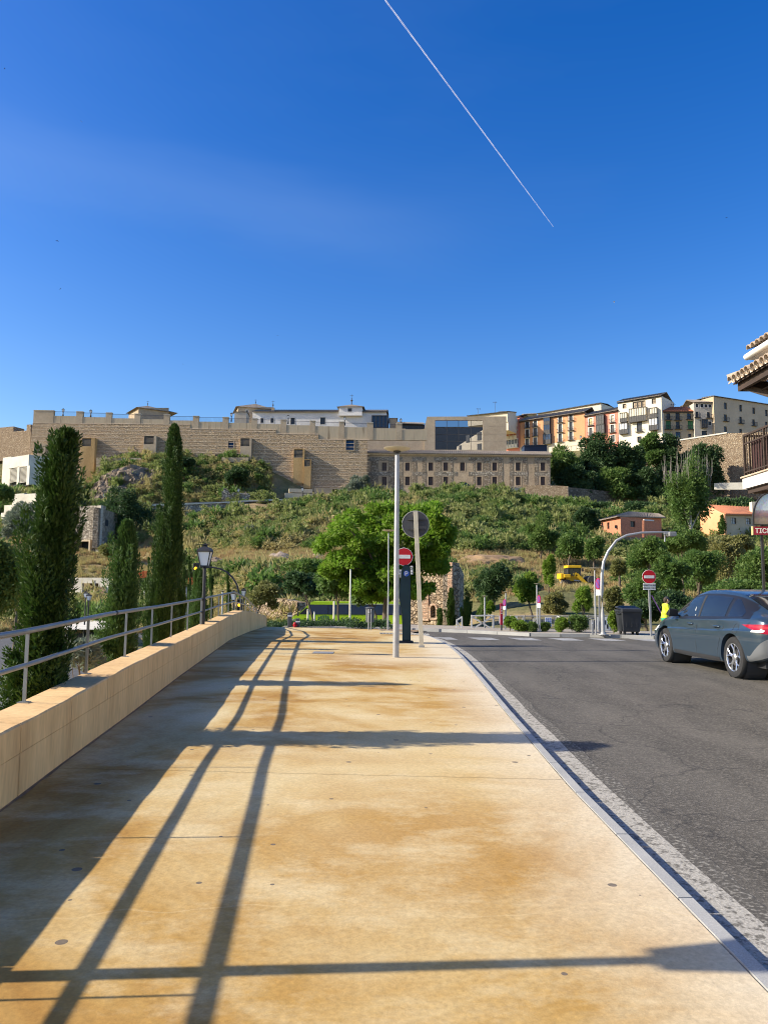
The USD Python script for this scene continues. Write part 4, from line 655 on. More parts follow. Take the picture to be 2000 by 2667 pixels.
# fences beyond the junction
Df = 30.9
def zP(x, y, D=Df): q = P(x, y, D); return A(q[0], D, q[2])
t = thing('cross_braced_fence', 'white timber fence panels with crossed braces before the ruined tower', 'fence', zP(1256, 1641))
for x, y0, y1 in ((1228, 1602, 1642), (1284, 1602, 1642), (1203, 1606, 1641), (1189, 1614, 1642)): part(t, 'post', MB().bar(zP(x, y1), zP(x, y0), .05, .05, up=(0, 1, 0)), 'fence_white')
for p_ in ((1228, 1604, 1284, 1603), (1228, 1606, 1284, 1640), (1284, 1606, 1228, 1640), (1189, 1616, 1203, 1607), (1189, 1618, 1203, 1640), (1228, 1641, 1203, 1640), (1248, 1641.5, 1302, 1641.5)):
    part(t, 'rail' if abs(p_[1] - p_[3]) < 3 else 'brace', MB().bar(zP(*p_[:2]) - A(0, .03 if abs(p_[1] - p_[3]) < 3 else .0, 0), zP(*p_[2:]) - A(0, .03 if abs(p_[1] - p_[3]) < 3 else 0, 0), .03, .055), 'fence_white')
t = thing('site_fence', 'temporary steel site fence behind the bushes along the dig', 'fence', zP(1380, 1645))
for x in (1286, 1362, 1366, 1448, 1452, 1530, 1590): part(t, 'post', MB().tube([zP(x, 1646), zP(x, 1603)], .022, 8), 'galv')
for y in (1605, 1645):
    for a, b in ((1286, 1363), (1365, 1449), (1451, 1530), (1532, 1590)): part(t, 'rail', MB().tube([zP(a, y), zP(b, y)], .02, 8), 'galv')
m = MB()
for x in np.arange(1289, 1590, 3.2): m.tube([zP(x, 1645), zP(x, 1605)], .0035, 3)
for y in np.arange(1610, 1645, 7): m.tube([zP(1286, y), zP(1590, y)], .0035, 3)
part(t, 'wire_mesh', m, 'galv', kind='stuff')
part(t, 'brace', MB().tube([zP(1452, 1606), zP(1464, 1612, Df - .6)], .02, 6), 'fence_white')
def board(name, label, x0, y0, x1, y1, m, extra=None):
    a, b = zP(x0, y0), zP(x1, y1); t = thing(name, label, 'sign board', ((a[0] + b[0]) / 2, Df - .05, b[2]), group='boards hung on the site fence')
    part(t, 'panel', MB().box(((a[0] + b[0]) / 2, Df - .05, (a[2] + b[2]) / 2), (b[0] - a[0], .015, a[2] - b[2])), m)
    if extra: extra(t, (a[0] + b[0]) / 2, (a[2] + b[2]) / 2, b[0] - a[0], a[2] - b[2])
board('sign_board', 'wide blank white board on the fence behind the red totem', 1299, 1605.5, 1347, 1624, 'sign_white')
def warn(t, x, z, w, h):
    tri = sg.Polygon([(x - w * .36, z - h * .3), (x + w * .36, z - h * .3), (x, z + h * .34)]); part(t, 'triangle', extr_y(tri.difference(tri.buffer(-.025)), Df - .064, Df - .056), 'ink'); part(t, 'symbol', disc_y((x, z - .04), .035, Df - .064, Df - .056, 12), 'ink')
board('sign_board', 'pale yellow warning board with a black triangle on the fence', 1388, 1610, 1403.5, 1627, 'cream_metal', warn)
def blueprint(t, x, z, w, h):
    for dz, c_ in ((.33, 'sign_blue'), (.1, 'sign_blue'), (-.12, 'sign_blue'), (-.34, 'sign_blue')):
        for dx in (-.3, 0, .3): part(t, 'pictogram', MB().box((x + dx * w, Df - .06, z + dz * h), (w * .2, .005, h * .13)), c_)
board('sign_board', 'white safety board with rows of blue pictograms on the fence', 1418, 1608, 1436, 1632, 'sign_white', blueprint)
board('sign_board', 'bright yellow board on the fence above a round bush', 1462, 1611, 1477.5, 1622, 'sign_yellow')
def letters(t, x, z, w, h):
    for k in range(4): part(t, 'print', MB().box((x + (k - 1.5) * w * .2, Df - .06, z + .08 * (-1) ** k), (w * .12, .005, h * .3)), 'ink')
board('sign_board', 'white and black board leaning behind the foot of the curved mast', 1554, 1607, 1588, 1646, 'sign_white', letters)
# wheeled waste container
Dw = 27.0; a, b = P(1612, 1580, Dw), P(1661, 1647, Dw); cx = (a[0] + b[0]) / 2; w = b[0] - a[0]; H0, H1 = .14, a[2]
t = thing('waste_container', 'black wheeled waste container standing at the kerb', 'waste container', (cx, Dw, 0))
def hexa(x0, x1, y0, y1, z0, X0_, X1_, Y0_, Y1_, z1): return A(*[[x, y, z] for (z, xs, ys) in ((z0, (x0, x1), (y0, y1)), (z1, (X0_, X1_), (Y0_, Y1_))) for x in xs for y in ys])
def hull(pts, r=0.0):
    if r: m = m3.Manifold.batch_hull([m3.Manifold.sphere(r, 8).translate([float(k) for k in p_]) for p_ in pts])
    else: m = m3.Manifold.hull_points([[float(k) for k in p_] for p_ in pts])
    v, f, _ = meshkit.arrays(m); return v, f
part(t, 'body', hull(hexa(cx - w * .41, cx + w * .41, Dw - .30, Dw + .3, H0, cx - w * .49, cx + w * .49, Dw - .38, Dw + .38, H1 - .16), .03), 'container', smooth=40)
part(t, 'rim', hull(hexa(cx - w * .53, cx + w * .53, Dw - .42, Dw + .42, H1 - .17, cx - w * .53, cx + w * .53, Dw - .42, Dw + .42, H1 - .13), .02), 'container', smooth=40)
part(t, 'lid', hull([(cx + s_ * w * .5, Dw + k * .4, H1 - .1 + .07 * (k > 0)) for s_ in (-1, 1) for k in (-1, 1)] + [(cx + s_ * w * .4, Dw + .1, H1 + .0) for s_ in (-1, 1)], .03), 'container', smooth=40)
for k in (-.28, 0, .28): part(t, 'rib', MB().box((cx + k * w, Dw - .355, .55), (.035, .03, .55)), 'container')
for s_ in (-1, 1):
    part(t, 'handle', MB().tube([(cx + s_ * w * .52, Dw - .3, H1 - .2), (cx + s_ * w * .6, Dw - .3, H1 - .24), (cx + s_ * w * .6, Dw + .2, H1 - .24), (cx + s_ * w * .52, Dw + .2, H1 - .2)], .018, 6), 'container')
    for k in (-1, 1):
        wx, wy = cx + s_ * w * .34, Dw + k * .24; part(t, 'wheel', MB().tube([(wx - .025, wy, .085), (wx + .025, wy, .085)], .085, 16), 'rubber', smooth=30); part(t, 'castor', MB().box((wx, wy, .13), (.07, .08, .05)), 'galv')
q = P(1663, 1620, 27.4); solo('rubbish_bag', trimesh.Trimesh(*(lambda v, f: (v * A(.11, .14, .24) * (1 + .25 * (fbm(v * 2.5, 3, 4)[:, None] - .5)) + A(q[0], 27.5, .25 + .1), f))(*meshkit.arrays(trimesh.creation.icosphere(3))[:2])), 'ink', 'black rubbish bag hanging at the right side of the container', 'rubbish bag', smooth=True)

# ------------------------------------------------------------ the parked car (local: x forward, y left, z up; metres)
flat('car_paint', (0.032, 0.055, 0.080), 0.30, metal=0.4, spec=0.5, coat=0.8)
flat('car_black', (0.012, 0.012, 0.013), 0.35); flat('car_dark', (0.02, 0.02, 0.022), 0.7); flat('chrome', (0.75, 0.75, 0.76), 0.18, metal=1.0); flat('alloy', (0.62, 0.62, 0.63), 0.28, metal=0.9)
flat('tail_red', (0.28, 0.005, 0.010), 0.12, coat=0.6); flat('tail_pink', (0.50, 0.02, 0.03), 0.2); flat('cladding', (0.11, 0.115, 0.12), 0.6)
MAT['car_glass'] = usdkit.material(stage, '/World/Looks/car_glass', {'p': ('principled_bsdf', {'base_color': (0.01, 0.013, 0.018), 'roughness': 0.03, 'specular_ior_level': 0.7})}, [], surface='p.BSDF')
CX_ = np.array([-2.20, -2.12, -1.9, -1.6, -1.2, -.8, -.4, 0, .4, .8, 1.1, 1.4, 1.7, 1.95, 2.12, 2.22, 2.27])
def cu(*v): return PchipInterpolator(CX_, v)
Z_s = cu(.42, .36, .30, .26, .23, .21, .20, .20, .20, .20, .20, .20, .21, .22, .24, .28, .36)       # underside edge
W_s = cu(.60, .74, .82, .85, .86, .86, .86, .86, .86, .86, .86, .86, .84, .80, .72, .58, .45)       # sill half width
W_m = cu(.66, .80, .88, .915, .915, .90, .895, .895, .895, .90, .905, .91, .90, .86, .76, .60, .46)  # widest
Z_b = cu(.86, .95, .99, .99, .975, .955, .94, .925, .915, .90, .885, .86, .82, .77, .71, .62, .52)  # belt
W_b = cu(.58, .70, .77, .80, .81, .815, .82, .82, .825, .82, .815, .80, .77, .71, .62, .50, .38)
Z_t = cu(.93, 1.01, 1.07, 1.19, 1.345, 1.405, 1.43, 1.432, 1.39, 1.25, 1.06, .965, .915, .855, .78, .67, .55)  # roof / bonnet crown
W_t = cu(.40, .48, .52, .545, .57, .585, .59, .595, .58, .60, .66, .66, .60, .54, .46, .36, .26)
def section(x):
    zs, ws, wm, zb, wb, zt, wt = (float(f_(x)) for f_ in (Z_s, W_s, W_m, Z_b, W_b, Z_t, W_t))
    zm = zs + (zb - zs) * .55; edge = zb + (zt - zb) * .90
    return A((0, zs), (ws * .8, zs), (ws, zs + .02), (ws + (wm - ws) * .7, zs + .10), (wm - .008, zs + (zm - zs) * .55), (wm, zm), (wm - .004, zm + (zb - zm) * .35), (wm - .03, zm + (zb - zm) * .42), (wb + .035, zb - .03), (wb, zb), (wb + (wt - wb) * .45, zb + (zt - zb) * .5), (wt + .02, edge - .02), (wt - .06, zb + (zt - zb) * .985), (wt * .55, zt + .012), (0, zt + .018))
CSX = np.concatenate([np.linspace(-2.2, -1.9, 9)[:-1], np.linspace(-1.9, 1.9, 70)[:-1], np.linspace(1.9, 2.27, 12)])
SEC = np.stack([section(x) for x in CSX]); nS, nP = SEC.shape[:2]
def densify(s, k=4):  # smooth the profile a little between its points
    tt = np.arange(nP); return PchipInterpolator(tt, s)(np.linspace(0, nP - 1, (nP - 1) * k + 1))
SECD = np.stack([densify(s) for s in SEC]); nQ = SECD.shape[1]
def side_y(x, z):
    """Half width of the body at length x and height z (above the sill)."""
    s = section(float(np.clip(x, -2.19, 2.26))); s = densify(s); k = np.argmax(s[:, 1] > s[2, 1] + .005); a = s[k:]; o = np.argsort(a[:, 1]); return float(np.interp(z, a[o, 1], a[o, 0]))
def body_mesh():
    ring = np.concatenate([np.stack([np.stack([np.full(nQ, x), s[:, 0], s[:, 1]], 1), np.stack([np.full(nQ, x), -s[:, 0], s[:, 1]], 1)[::-1]])[0:2].reshape(-1, 3)[None] for x, s in zip(CSX, SECD)])
    keep = [i for i in range(2 * nQ) if i not in (nQ, 2 * nQ - 1)]; ring = ring[:, keep]; n = ring.shape[1]; L = len(CSX)
    v = ring.reshape(-1, 3); i, j = np.meshgrid(np.arange(L - 1), np.arange(n), indexing='ij')
    f = np.stack([i * n + j, (i + 1) * n + j, (i + 1) * n + (j + 1) % n, i * n + (j + 1) % n], -1).reshape(-1, 4); f = np.vstack([f[:, [0, 1, 2]], f[:, [0, 2, 3]]])
    k = len(v); v = np.vstack([v, ring[0].mean(0), ring[-1].mean(0)]); J = np.arange(n); J2 = (J + 1) % n; o = (L - 1) * n
    f = np.vstack([f, np.stack([np.full(n, k), J, J2], 1), np.stack([np.full(n, k + 1), o + J2, o + J], 1)])
    if trimesh.Trimesh(v, f, process=False).volume < 0: f = f[:, ::-1]
    return m3.Manifold(m3.Mesh(np.ascontiguousarray(v, np.float32), np.ascontiguousarray(f, np.uint32)))
WX, WR = (1.375, -1.375), .335
body = body_mesh()
for wx in WX:
    for s_ in (-1, 1): body = body - m3.Manifold.cylinder(.32, WR + .055, WR + .055, 48).rotate([90, 0, 0]).translate([wx, s_ * .80 + .16, WR])
pc = 1.15; fr, rr = A(6.45, 17.85), A(6.56, 14.6); hd = math.atan2(*(fr - rr)[::-1]); mid = (fr + rr) / 2; lx = A(math.cos(hd), math.sin(hd)); ln = A(-lx[1], lx[0]); co = mid - ln * .90 * pc
car = thing('parked_car', 'dark blue grey fastback car with alloy wheels parked facing away', 'car', (co[0], co[1], RZ), rot=hd, scale=(pc * 1.015, pc, pc))
part(car, 'body', body, 'car_paint', smooth=32, local=True)
def strip_on(xs, lo, hi, off=.004, n=7, s=1):
    A_ = []
    for x, l, h in zip(xs, lo, hi): A_.append([(x, s * (side_y(x, z) + off), z) for z in np.linspace(l, h, n)])
    A_ = np.array(A_); v = A_.reshape(-1, 3); i, j = np.meshgrid(np.arange(len(xs) - 1), np.arange(n - 1), indexing='ij'); f = np.stack([i * n + j, i * n + j + 1, (i + 1) * n + j + 1, (i + 1) * n + j], -1).reshape(-1, 4)
    return v, (f if s > 0 else f[:, ::-1])
def belt(x): return float(Z_b(x)) + .012
def top(x): return float(Z_b(x)) + (float(Z_t(x)) - float(Z_b(x))) * .80
fx_ = np.linspace(-1.72, 1.06, 60)
for s_ in (1, -1):
    v = strip_on(np.linspace(-1.80, 1.14, 70), [belt(x) - .03 for x in np.linspace(-1.80, 1.14, 70)], [max(belt(x) - .02, min(top(x) + .035, belt(x) - .03 + (x + 1.80) * 1.1)) for x in np.linspace(-1.80, 1.14, 70)], .003, 8, s_); part(car, 'window_surround', v, 'car_black', True, True)
    for nm, a, b in (('front_window', .02, 1.02), ('rear_window', -.98, -.06), ('quarter_window', -1.55, -1.08)):
        xs = np.linspace(a, b, 26); lo = [belt(x) for x in xs]; sl = (lambda x: belt(x) + (x + 1.66) * .62) if nm == 'quarter_window' else (lambda x: 9)
        hi = [max(belt(x) + .004, min(top(x), sl(x))) for x in xs]; part(car, nm, strip_on(xs, lo, hi, .007, 8, s_), 'car_glass', True, True)
    part(car, 'pillar_trim', strip_on([-.055, .015], [belt(-.055)] * 2, [top(0)] * 2, .010, 6, s_), 'car_dark', False, True)
    # shut lines, sill, arch lips, handles, mirror
    def line(pts, r=.004, m='car_dark', nm='shut_line'): part(car, nm, MB().tube([(x, s_ * (side_y(x, z) + .000), z) for x, z in pts], r, 5), m, False, True)
    line([(1.02, .90), (1.06, .75), (1.05, .5), (1.0, .34), (.95, .27)]); line([(-.02, .93), (-.04, .7), (-.03, .45), (-.02, .27)]); line([(-1.02, .96), (-1.06, .82), (-.98, .62), (-.88, .45), (-.84, .28)])
    line([(1.0, .265), (.5, .26), (0, .26), (-.5, .262), (-.84, .275)], .005)
    g = np.linspace(0, 2 * math.pi, 25); line([(-1.50 + .085 * math.cos(a), .80 + .085 * math.sin(a)) for a in g], .003, nm='fuel_flap')
    part(car, 'sill_trim', strip_on(np.linspace(-.92, .92, 20), [.235] * 20, [.30] * 20, .006, 4, s_), 'car_dark', True, True)
    for x in (.13, -.92): part(car, 'door_handle', MB().tube([(x, s_ * (side_y(x, .81) + .003), .812), (x + .03, s_ * (side_y(x, .81) + .03), .815), (x + .17, s_ * (side_y(x, .81) + .03), .812), (x + .2, s_ * (side_y(x, .81) + .003), .808)], .016, 8), 'car_paint', True, True)
    ys = side_y(.88, .93); part(car, 'mirror', hull([(.80, s_ * (ys + .07), .94), (.92, s_ * (ys + .08), .95), (.80, s_ * (ys + .22), .95), (.90, s_ * (ys + .22), .97), (.80, s_ * (ys + .21), 1.05), (.80, s_ * (ys + .08), 1.04), (.88, s_ * (ys + .12), 1.04)], .022), 'car_black', 40, True)
    part(car, 'mirror_arm', MB().bar((.86, s_ * (ys - .02), .93), (.86, s_ * (ys + .1), .965), .05, .03), 'car_black', False, True)
    for wx in WX:
        wy = s_ * .80; part(car, 'arch_liner', MB().tube([(wx, s_ * .50, WR), (wx, s_ * .84, WR)], WR + .052, 36, cap=False).tube([(wx, s_ * .5, WR), (wx, s_ * .495, WR)], WR + .05, 30), 'car_dark', False, True)
        w_ = group_part(car, 'wheel'); yo = s_ * .895
        prof = [(WR * .63, -.09), (WR * .80, -.112), (WR * .94, -.105), (WR * .995, -.08), (WR, -.04), (WR, .04), (WR * .995, .08), (WR * .94, .105), (WR * .80, .114), (WR * .66, .10), (WR * .63, .085), (WR * .63, -.09)]
        cw = yo - s_ * .115; part(w_, 'tyre', MB().lathe(prof, (wx, cw, WR), 44, 'y', s_), 'rubber', 40, True)
        part(w_, 'rim_barrel', MB().lathe([(WR * .05, .0), (WR * .50, -.01), (WR * .60, .02), (WR * .625, .085)], (wx, cw, WR), 36, 'y', s_, cap=False), 'car_dark', 40, True)
        m = MB(); m.lathe([(WR * .625, .08), (WR * .645, .104), (WR * .67, .108), (WR * .68, .100)], (wx, cw, WR), 44, 'y', s_, cap=False)
        for k in range(5):
            a0 = k * 2 * math.pi / 5 + .3
            for da in (-.17, .17):
                pt = lambda r_, a_, yy: (wx + WR * r_ * math.cos(a_), cw + s_ * yy, WR + WR * r_ * math.sin(a_))
                m.tube([pt(.17, a0 + da * 1.2, .07), pt(.42, a0 + da * .6, .086), pt(.64, a0 + da * 1.75, .095)], [.016, .012, .014], 6)
        m.lathe([(WR * .2, .05), (WR * .2, .085), (WR * .14, .1), (WR * .1, .1)], (wx, cw, WR), 20, 'y', s_); part(w_, 'rim', m, 'alloy', 35, True)
# rear: hatch glass, lamps, bumper cladding; front lamps
def top_patch(xs, hw, off=.006, n=9):
    rows = []
    for x, h in zip(xs, hw):
        s = densify(section(x)); k = nQ - 1 - np.argmax(s[::-1, 0] >= min(h, s[:, 0].max() * .999)); prof = s[k:]; yy = np.linspace(h, 0, n); zz = np.interp(yy, prof[::-1, 0], prof[::-1, 1]) + off
        rows.append([(x, y, z) for y, z in zip(yy, zz)] + [(x, -y, z) for y, z in list(zip(yy, zz))[-2::-1]])
    v = np.array(rows); n2 = v.shape[1]; i, j = np.meshgrid(np.arange(len(xs) - 1), np.arange(n2 - 1), indexing='ij'); return v.reshape(-1, 3), np.stack([i * n2 + j, i * n2 + j + 1, (i + 1) * n2 + j + 1, (i + 1) * n2 + j], -1).reshape(-1, 4)
xs = np.linspace(-1.98, -1.16, 14); part(car, 'rear_glass', top_patch(xs, [float(W_t(x)) * .93 for x in xs]), 'car_glass', True, True)
xs = np.linspace(.44, 1.06, 12); part(car, 'windscreen', top_patch(xs, [float(W_t(x)) * .95 for x in xs]), 'car_glass', True, True)
part(car, 'roof_spoiler', MB().tube([(-1.25, y, float(Z_t(-1.25)) + .012 - abs(y) * .03) for y in np.linspace(-.5, .5, 9)], .012, 6), 'chrome', True, True)
for s_ in (1, -1):
    xs = np.linspace(-2.17, -1.66, 16); tt = (xs + 2.17) / .51
    lo = .75 + .13 * tt; hi = .90 - .02 * tt + .0; hi = np.maximum(hi, lo + .004)
    tl = part(car, 'tail_lamp', strip_on(xs, lo, hi, .008, 6, s_), 'tail_red', True, True)
    xs = np.linspace(-2.16, -1.86, 10); part(tl, 'light_bar', strip_on(xs, .83 + .03 * (xs + 2.16) / .3, .865 + .02 * (xs + 2.16) / .3, .013, 3, s_), 'tail_pink', True, True)
    xs = np.linspace(-2.14, -1.95, 8); part(tl, 'reversing_lens', strip_on(xs, [.775] * 8, [.81] * 8, .013, 3, s_), 'lantern_glass', True, True)
    xs = np.linspace(-2.18, -1.82, 12); part(car, 'bumper_cladding', strip_on(xs, [max(.30, float(Z_s(x)) + .02) for x in xs], .40 + .28 * np.clip((-1.9 - xs) / .28, 0, 1), .010, 6, s_), 'cladding', True, True)
    xs = np.linspace(1.72, 2.2, 12); part(car, 'headlamp', strip_on(xs, .60 + .02 * (2.2 - xs), .66 + .13 * (2.2 - xs), .006, 5, s_), 'lantern_glass', True, True)
part(car, 'rear_bumper', MB().bar((-2.19, -.62, .40), (-2.19, .62, .40), .12, .20), 'cladding', False, True)
part(car, 'number_plate', MB().box((-2.225, 0, .62), (.02, .52, .11)), 'sign_white', False, True)
yv = side_y(.25, 1.08); part(car, 'sticker', MB().bar((.18, yv - .012, 1.03), (.19, yv - .045, 1.10), .10, .012, up=(1, 0, 0)), 'sign_white', False, True)
part(car, 'sticker', MB().bar((.115, side_y(.1, .965) + .004, .955), (.12, side_y(.1, .98) + .008, .985), .03, .008, up=(1, 0, 0)), 'sign_white', False, True)
part(car, 'underbody', MB().box((0, 0, .27), (4.0, 1.36, .12)), 'car_dark', False, True)
# ------------------------------------------------------------ vegetation
def unit(v): return v / (np.linalg.norm(v, axis=-1, keepdims=True) + 1e-12)
def leaf_quads(c, d, n, L, W):
    """Rhombic leaves: base c, direction d, normal n, length L, width W (arrays)."""
    d = unit(d); s = unit(np.cross(d, n)); nn = np.cross(s, d); L = np.broadcast_to(L, (len(c),))[:, None]; W = np.broadcast_to(W, (len(c),))[:, None]
    v = np.stack([c, c + d * L * .5 + s * W * .5 - nn * W * .12, c + d * L, c + d * L * .5 - s * W * .5 - nn * W * .12], 1).reshape(-1, 3)
    k = np.arange(len(c)) * 4; return v, np.concatenate([np.stack([k, k + 1, k + 2], 1), np.stack([k, k + 2, k + 3], 1)])
def sphere_dirs(n, rng): v = rng.normal(size=(n, 3)); return unit(v)
def crown_mesh(clumps, per, leaf, rng, wratio=.5, droop=0.0, up=.25):
    """clumps: rows of (x, y, z, rx, ry, rz). Leaves cover each clump, denser outside and thinner below."""
    cl = np.asarray(clumps, float); tot = len(cl) * per; idx = np.repeat(np.arange(len(cl)), per)
    d = sphere_dirs(tot, rng); d[:, 2] = np.where((d[:, 2] < -.35) & (rng.random(tot) < .5), -d[:, 2], d[:, 2])
    rad = rng.random(tot) ** .35 * rng.uniform(.82, 1.08, tot); c = cl[idx, :3] + d * cl[idx, 3:] * rad[:, None]
    dirs = unit(d + sphere_dirs(tot, rng) * .9 + A(0, 0, -droop)); nor = unit(d * .5 + A(0, 0, up + .3) + sphere_dirs(tot, rng) * .7)
    return leaf_quads(c, dirs, nor, leaf * rng.uniform(.65, 1.3, tot), leaf * wratio * rng.uniform(.8, 1.2, tot))
def clumps_in(c, r, n, rng, f=(.32, .5), flat_=.85):
    d = sphere_dirs(n, rng); d[:, 2] = np.where(d[:, 2] < -.45, -d[:, 2], d[:, 2]); p = A(*c) + d * A(*r) * rng.uniform(.35, .98, (n, 1)); s = rng.uniform(f[0] * .7, f[1] * 1.1, (n, 1)); p[:, 2] += rng.normal(0, .06, n) * r[2] - .08 * r[2]; return np.hstack([p, A(*r) * s * A(1, 1, flat_)])
def trunk_mesh(foot, top, r, rng, limbs=None):
    f, t = A(*foot), A(*top); m = MB(); h = np.linspace(0, 1, 7)[:, None]; pts = f + (t - f) * h + np.vstack([[0, 0, 0], rng.normal(size=(5, 3)) * r * A(.5, .5, 0), [0, 0, 0]])
    m.tube(pts, r * np.array([1.25, 1.0, .92, .85, .75, .6, .4]), 9)
    for l in (limbs if limbs is not None else []):
        s = pts[rng.integers(3, 6)]; l = A(*l); mid = (s + l) / 2 + A(0, 0, .1 * np.linalg.norm(l - s)); m.tube([s, mid, l], [r * .45, r * .3, r * .12], 6)
    return m
def tree(name, label, foot, cc, rr, leaf, per, m, tr, seed, n=16, group=None, trunk='trunk', cat='tree', f=(.32, .5), droop=0.0, wratio=.5):
    rng = np.random.default_rng(seed); cl = clumps_in(cc, rr, n, rng, f)
    t = thing(name, label, cat, foot, group=group)
    lim = [cl[k, :3] for k in rng.choice(len(cl), min(len(cl), 9), replace=False)]
    part(t, 'trunk' if cat == 'tree' else 'stem', trunk_mesh(foot, A(*cc) + A(0, 0, rr[2] * .2), tr, rng, lim), trunk, smooth=True)
    part(t, 'crown' if cat == 'tree' else 'foliage', crown_mesh(cl, per, leaf, rng, wratio, droop), m); return t
def tree_px(name, label, x0, y0, x1, y1, D, foot_y, leaf, per, m, tr, seed, n=16, depth=1.0, foot_x=None, **k):
    """Crown filling the photo box at distance D; the foot stands on the ground there."""
    a, b = P(x0, y0, D), P(x1, y1, D); cc = (a + b) / 2; rr = A(abs(b[0] - a[0]) / 2 * .92, abs(b[0] - a[0]) / 2 * .92 * depth, abs(a[2] - b[2]) / 2 * .92)
    fx = cc[0] if foot_x is None else P(foot_x, y1, D)[0]; fz = P(x0, foot_y, D)[2] if foot_y else float(terr(fx, D)) - .1
    return tree(name, label, (fx, D, fz), cc, rr, leaf, per, m, tr, seed, n, **k)
def cypress(label, foot, tip, r, n, m, seed, blade=.15, name='cypress', low=None, group='columnar cypresses', lump=.5, deep=1.0):
    rng = np.random.default_rng(seed); foot, tip = A(*foot), A(*tip); H = tip[2] - foot[2]; t = thing(name, label, 'cypress', foot, group=group, scale=(1, deep, 1))
    lo = 0.0 if low is None else (low - foot[2]) / H
    prof = lambda s: np.interp(s, [0, .03, .1, .35, .6, .8, .92, 1], [.35, .80, .97, 1.0, .72, .33, .11, .01])
    axis = lambda s: foot + (tip - foot) * s[:, None] + np.stack([.12 * r * np.sin(s * 7 + seed), .1 * r * np.cos(s * 6), 0 * s], 1)
    part(t, 'trunk', MB().tube([foot, foot + (tip - foot) * .35, foot + (tip - foot) * .9], [r * .22, r * .16, r * .03], 7), 'trunk', smooth=True)
    # spires: the column is a bundle of upright plumes, each a tapering spray of blades
    npl = max(14, int(n / 330)); sp = lo + (1 - lo) * rng.random(npl) ** 1.15 * .97; ph = rng.random(npl) * 2 * np.pi
    ph = ph + np.arange(npl) * 2.4; pr = prof(sp) * r; base = axis(sp) + np.stack([np.cos(ph) * pr * .6, np.sin(ph) * pr * .6, -.06 * H * (1 - sp) * .3], 1)
    out = np.stack([np.cos(ph), np.sin(ph), 0 * ph], 1); plen = np.minimum(rng.uniform(.5, 1.15, npl) * (.9 + r * .8), (1.0 - sp) * H * rng.uniform(.45, 1.0, npl) + .05); pd = unit(out * (rng.uniform(.06, .22, npl) * np.clip(1.25 - sp, .2, 1))[:, None] + A(0, 0, 1) + rng.normal(size=(npl, 3)) * .05)
    k = np.repeat(np.arange(npl), n // npl); u = rng.random(len(k)) ** .8; wd = (r * .34 * (1 - u) ** .7 * (0.25 + .75 * np.minimum(1, u * 5)) + .012) * rng.uniform(.6, 1.1, len(k)); a = rng.random(len(k)) * 2 * np.pi
    e1 = unit(np.cross(pd, A(0.3, 1, 0.1))); e2 = np.cross(pd, e1); rad = np.cos(a)[:, None] * e1[k] + np.sin(a)[:, None] * e2[k]
    c1 = base[k] + pd[k] * (plen[k] * u)[:, None] + rad * wd[:, None]; d1 = unit(pd[k] * .9 + rad * .55 + rng.normal(size=(len(k), 3)) * .28)
    # loose fill on the column itself
    n2 = n // 3; s2 = lo + (1 - lo) * rng.random(n2); a2 = rng.random(n2) * 2 * np.pi; o2 = np.stack([np.cos(a2), np.sin(a2), 0 * a2], 1); c2 = axis(s2) + o2 * (prof(s2) * r * .82 * rng.uniform(.7, 1, n2))[:, None]; d2 = unit(o2 * .5 + A(0, 0, .8) + rng.normal(size=(n2, 3)) * .3)
    c, d = np.vstack([c1, c2]), np.vstack([d1, d2]); nn = unit(sphere_dirs(len(c), rng) + 0.6 * np.vstack([rad, o2]))
    part(t, 'crown', leaf_quads(c, d, nn, blade * rng.uniform(.5, 1.25, len(c)), blade * .26 * rng.uniform(.7, 1.3, len(c))), m)
    s = np.linspace(lo, .97, 18); part(t, 'inner_foliage', MB().tube(axis(s), np.maximum(.02, prof(s) * r * .62), 10), 'leaf_cypress'); return t
def cy_px(label, xt, yt, xb, D, wpx, n, seed, m='leaf_cypress', zf=S, blade=.15, low=-.9, **k):
    tip = P(xt, yt, D); foot = A(P(xb, 1700, D)[0], D, zf); return cypress(label, foot, tip, wpx / 2000 * D / 2 * .74, int(n * 2.6), m, seed, blade * .46, low=low, **k)
cy_px('largest and nearest columnar cypress rising at the left behind the railing', 166, 1130, 98, 7.66, 132, 30000, 1, 'leaf_cypress', blade=.125, low=-.7, deep=1.75)
cy_px('short cypress between two taller ones behind the railing, second from the left', 330, 1362, 292, 12.0, 128, 20000, 2, 'leaf_cypress_bright', blade=.13, low=-.8, deep=1.25)
cy_px('tallest slender cypress standing left of the black lantern', 456, 1106, 412, 21.5, 104, 24000, 3, 'leaf_cypress', blade=.19)
cy_px('small bright cypress below the overhead traffic light', 521, 1488, 507, 18.8, 62, 9000, 4, 'leaf_cypress_bright', blade=.14)
cy_px('low cypress leaning against the right side of the tallest one', 468, 1395, 456, 23.0, 46, 7000, 5, 'leaf_cypress', blade=.18)
for k, (x, y, D, w) in enumerate(((386, 1452, 70, 12), (478, 1446, 72, 13), (493, 1450, 70, 14), (549, 1458, 66, 15), (594, 1483, 64, 9))):
    cy_px(('first', 'second', 'third', 'fourth', 'fifth')[k] + ' thin distant cypress from the left on the slope above the lower street', x, y, x, D, w, 1500, 20 + k, blade=.32, low=None, group='thin distant cypresses')
cy_px('dark cypress growing against the right edge of the ruined tower', 1176, 1535, 1174, 56, 24, 4000, 30, zf=-1.7, blade=.28, low=None, group=None)
cy_px('loose young cypress behind the white fence', 1219, 1560, 1213, 38, 26, 3000, 31, 'leaf_cypress_bright', zf=-.3, blade=.22, low=None, group=None, lump=.8)
cy_px('small bright conifer at the foot of the ruined tower', 1146, 1588, 1145, 54, 20, 1500, 32, 'leaf_cypress_bright', zf=-1.7, blade=.25, low=None, group=None)
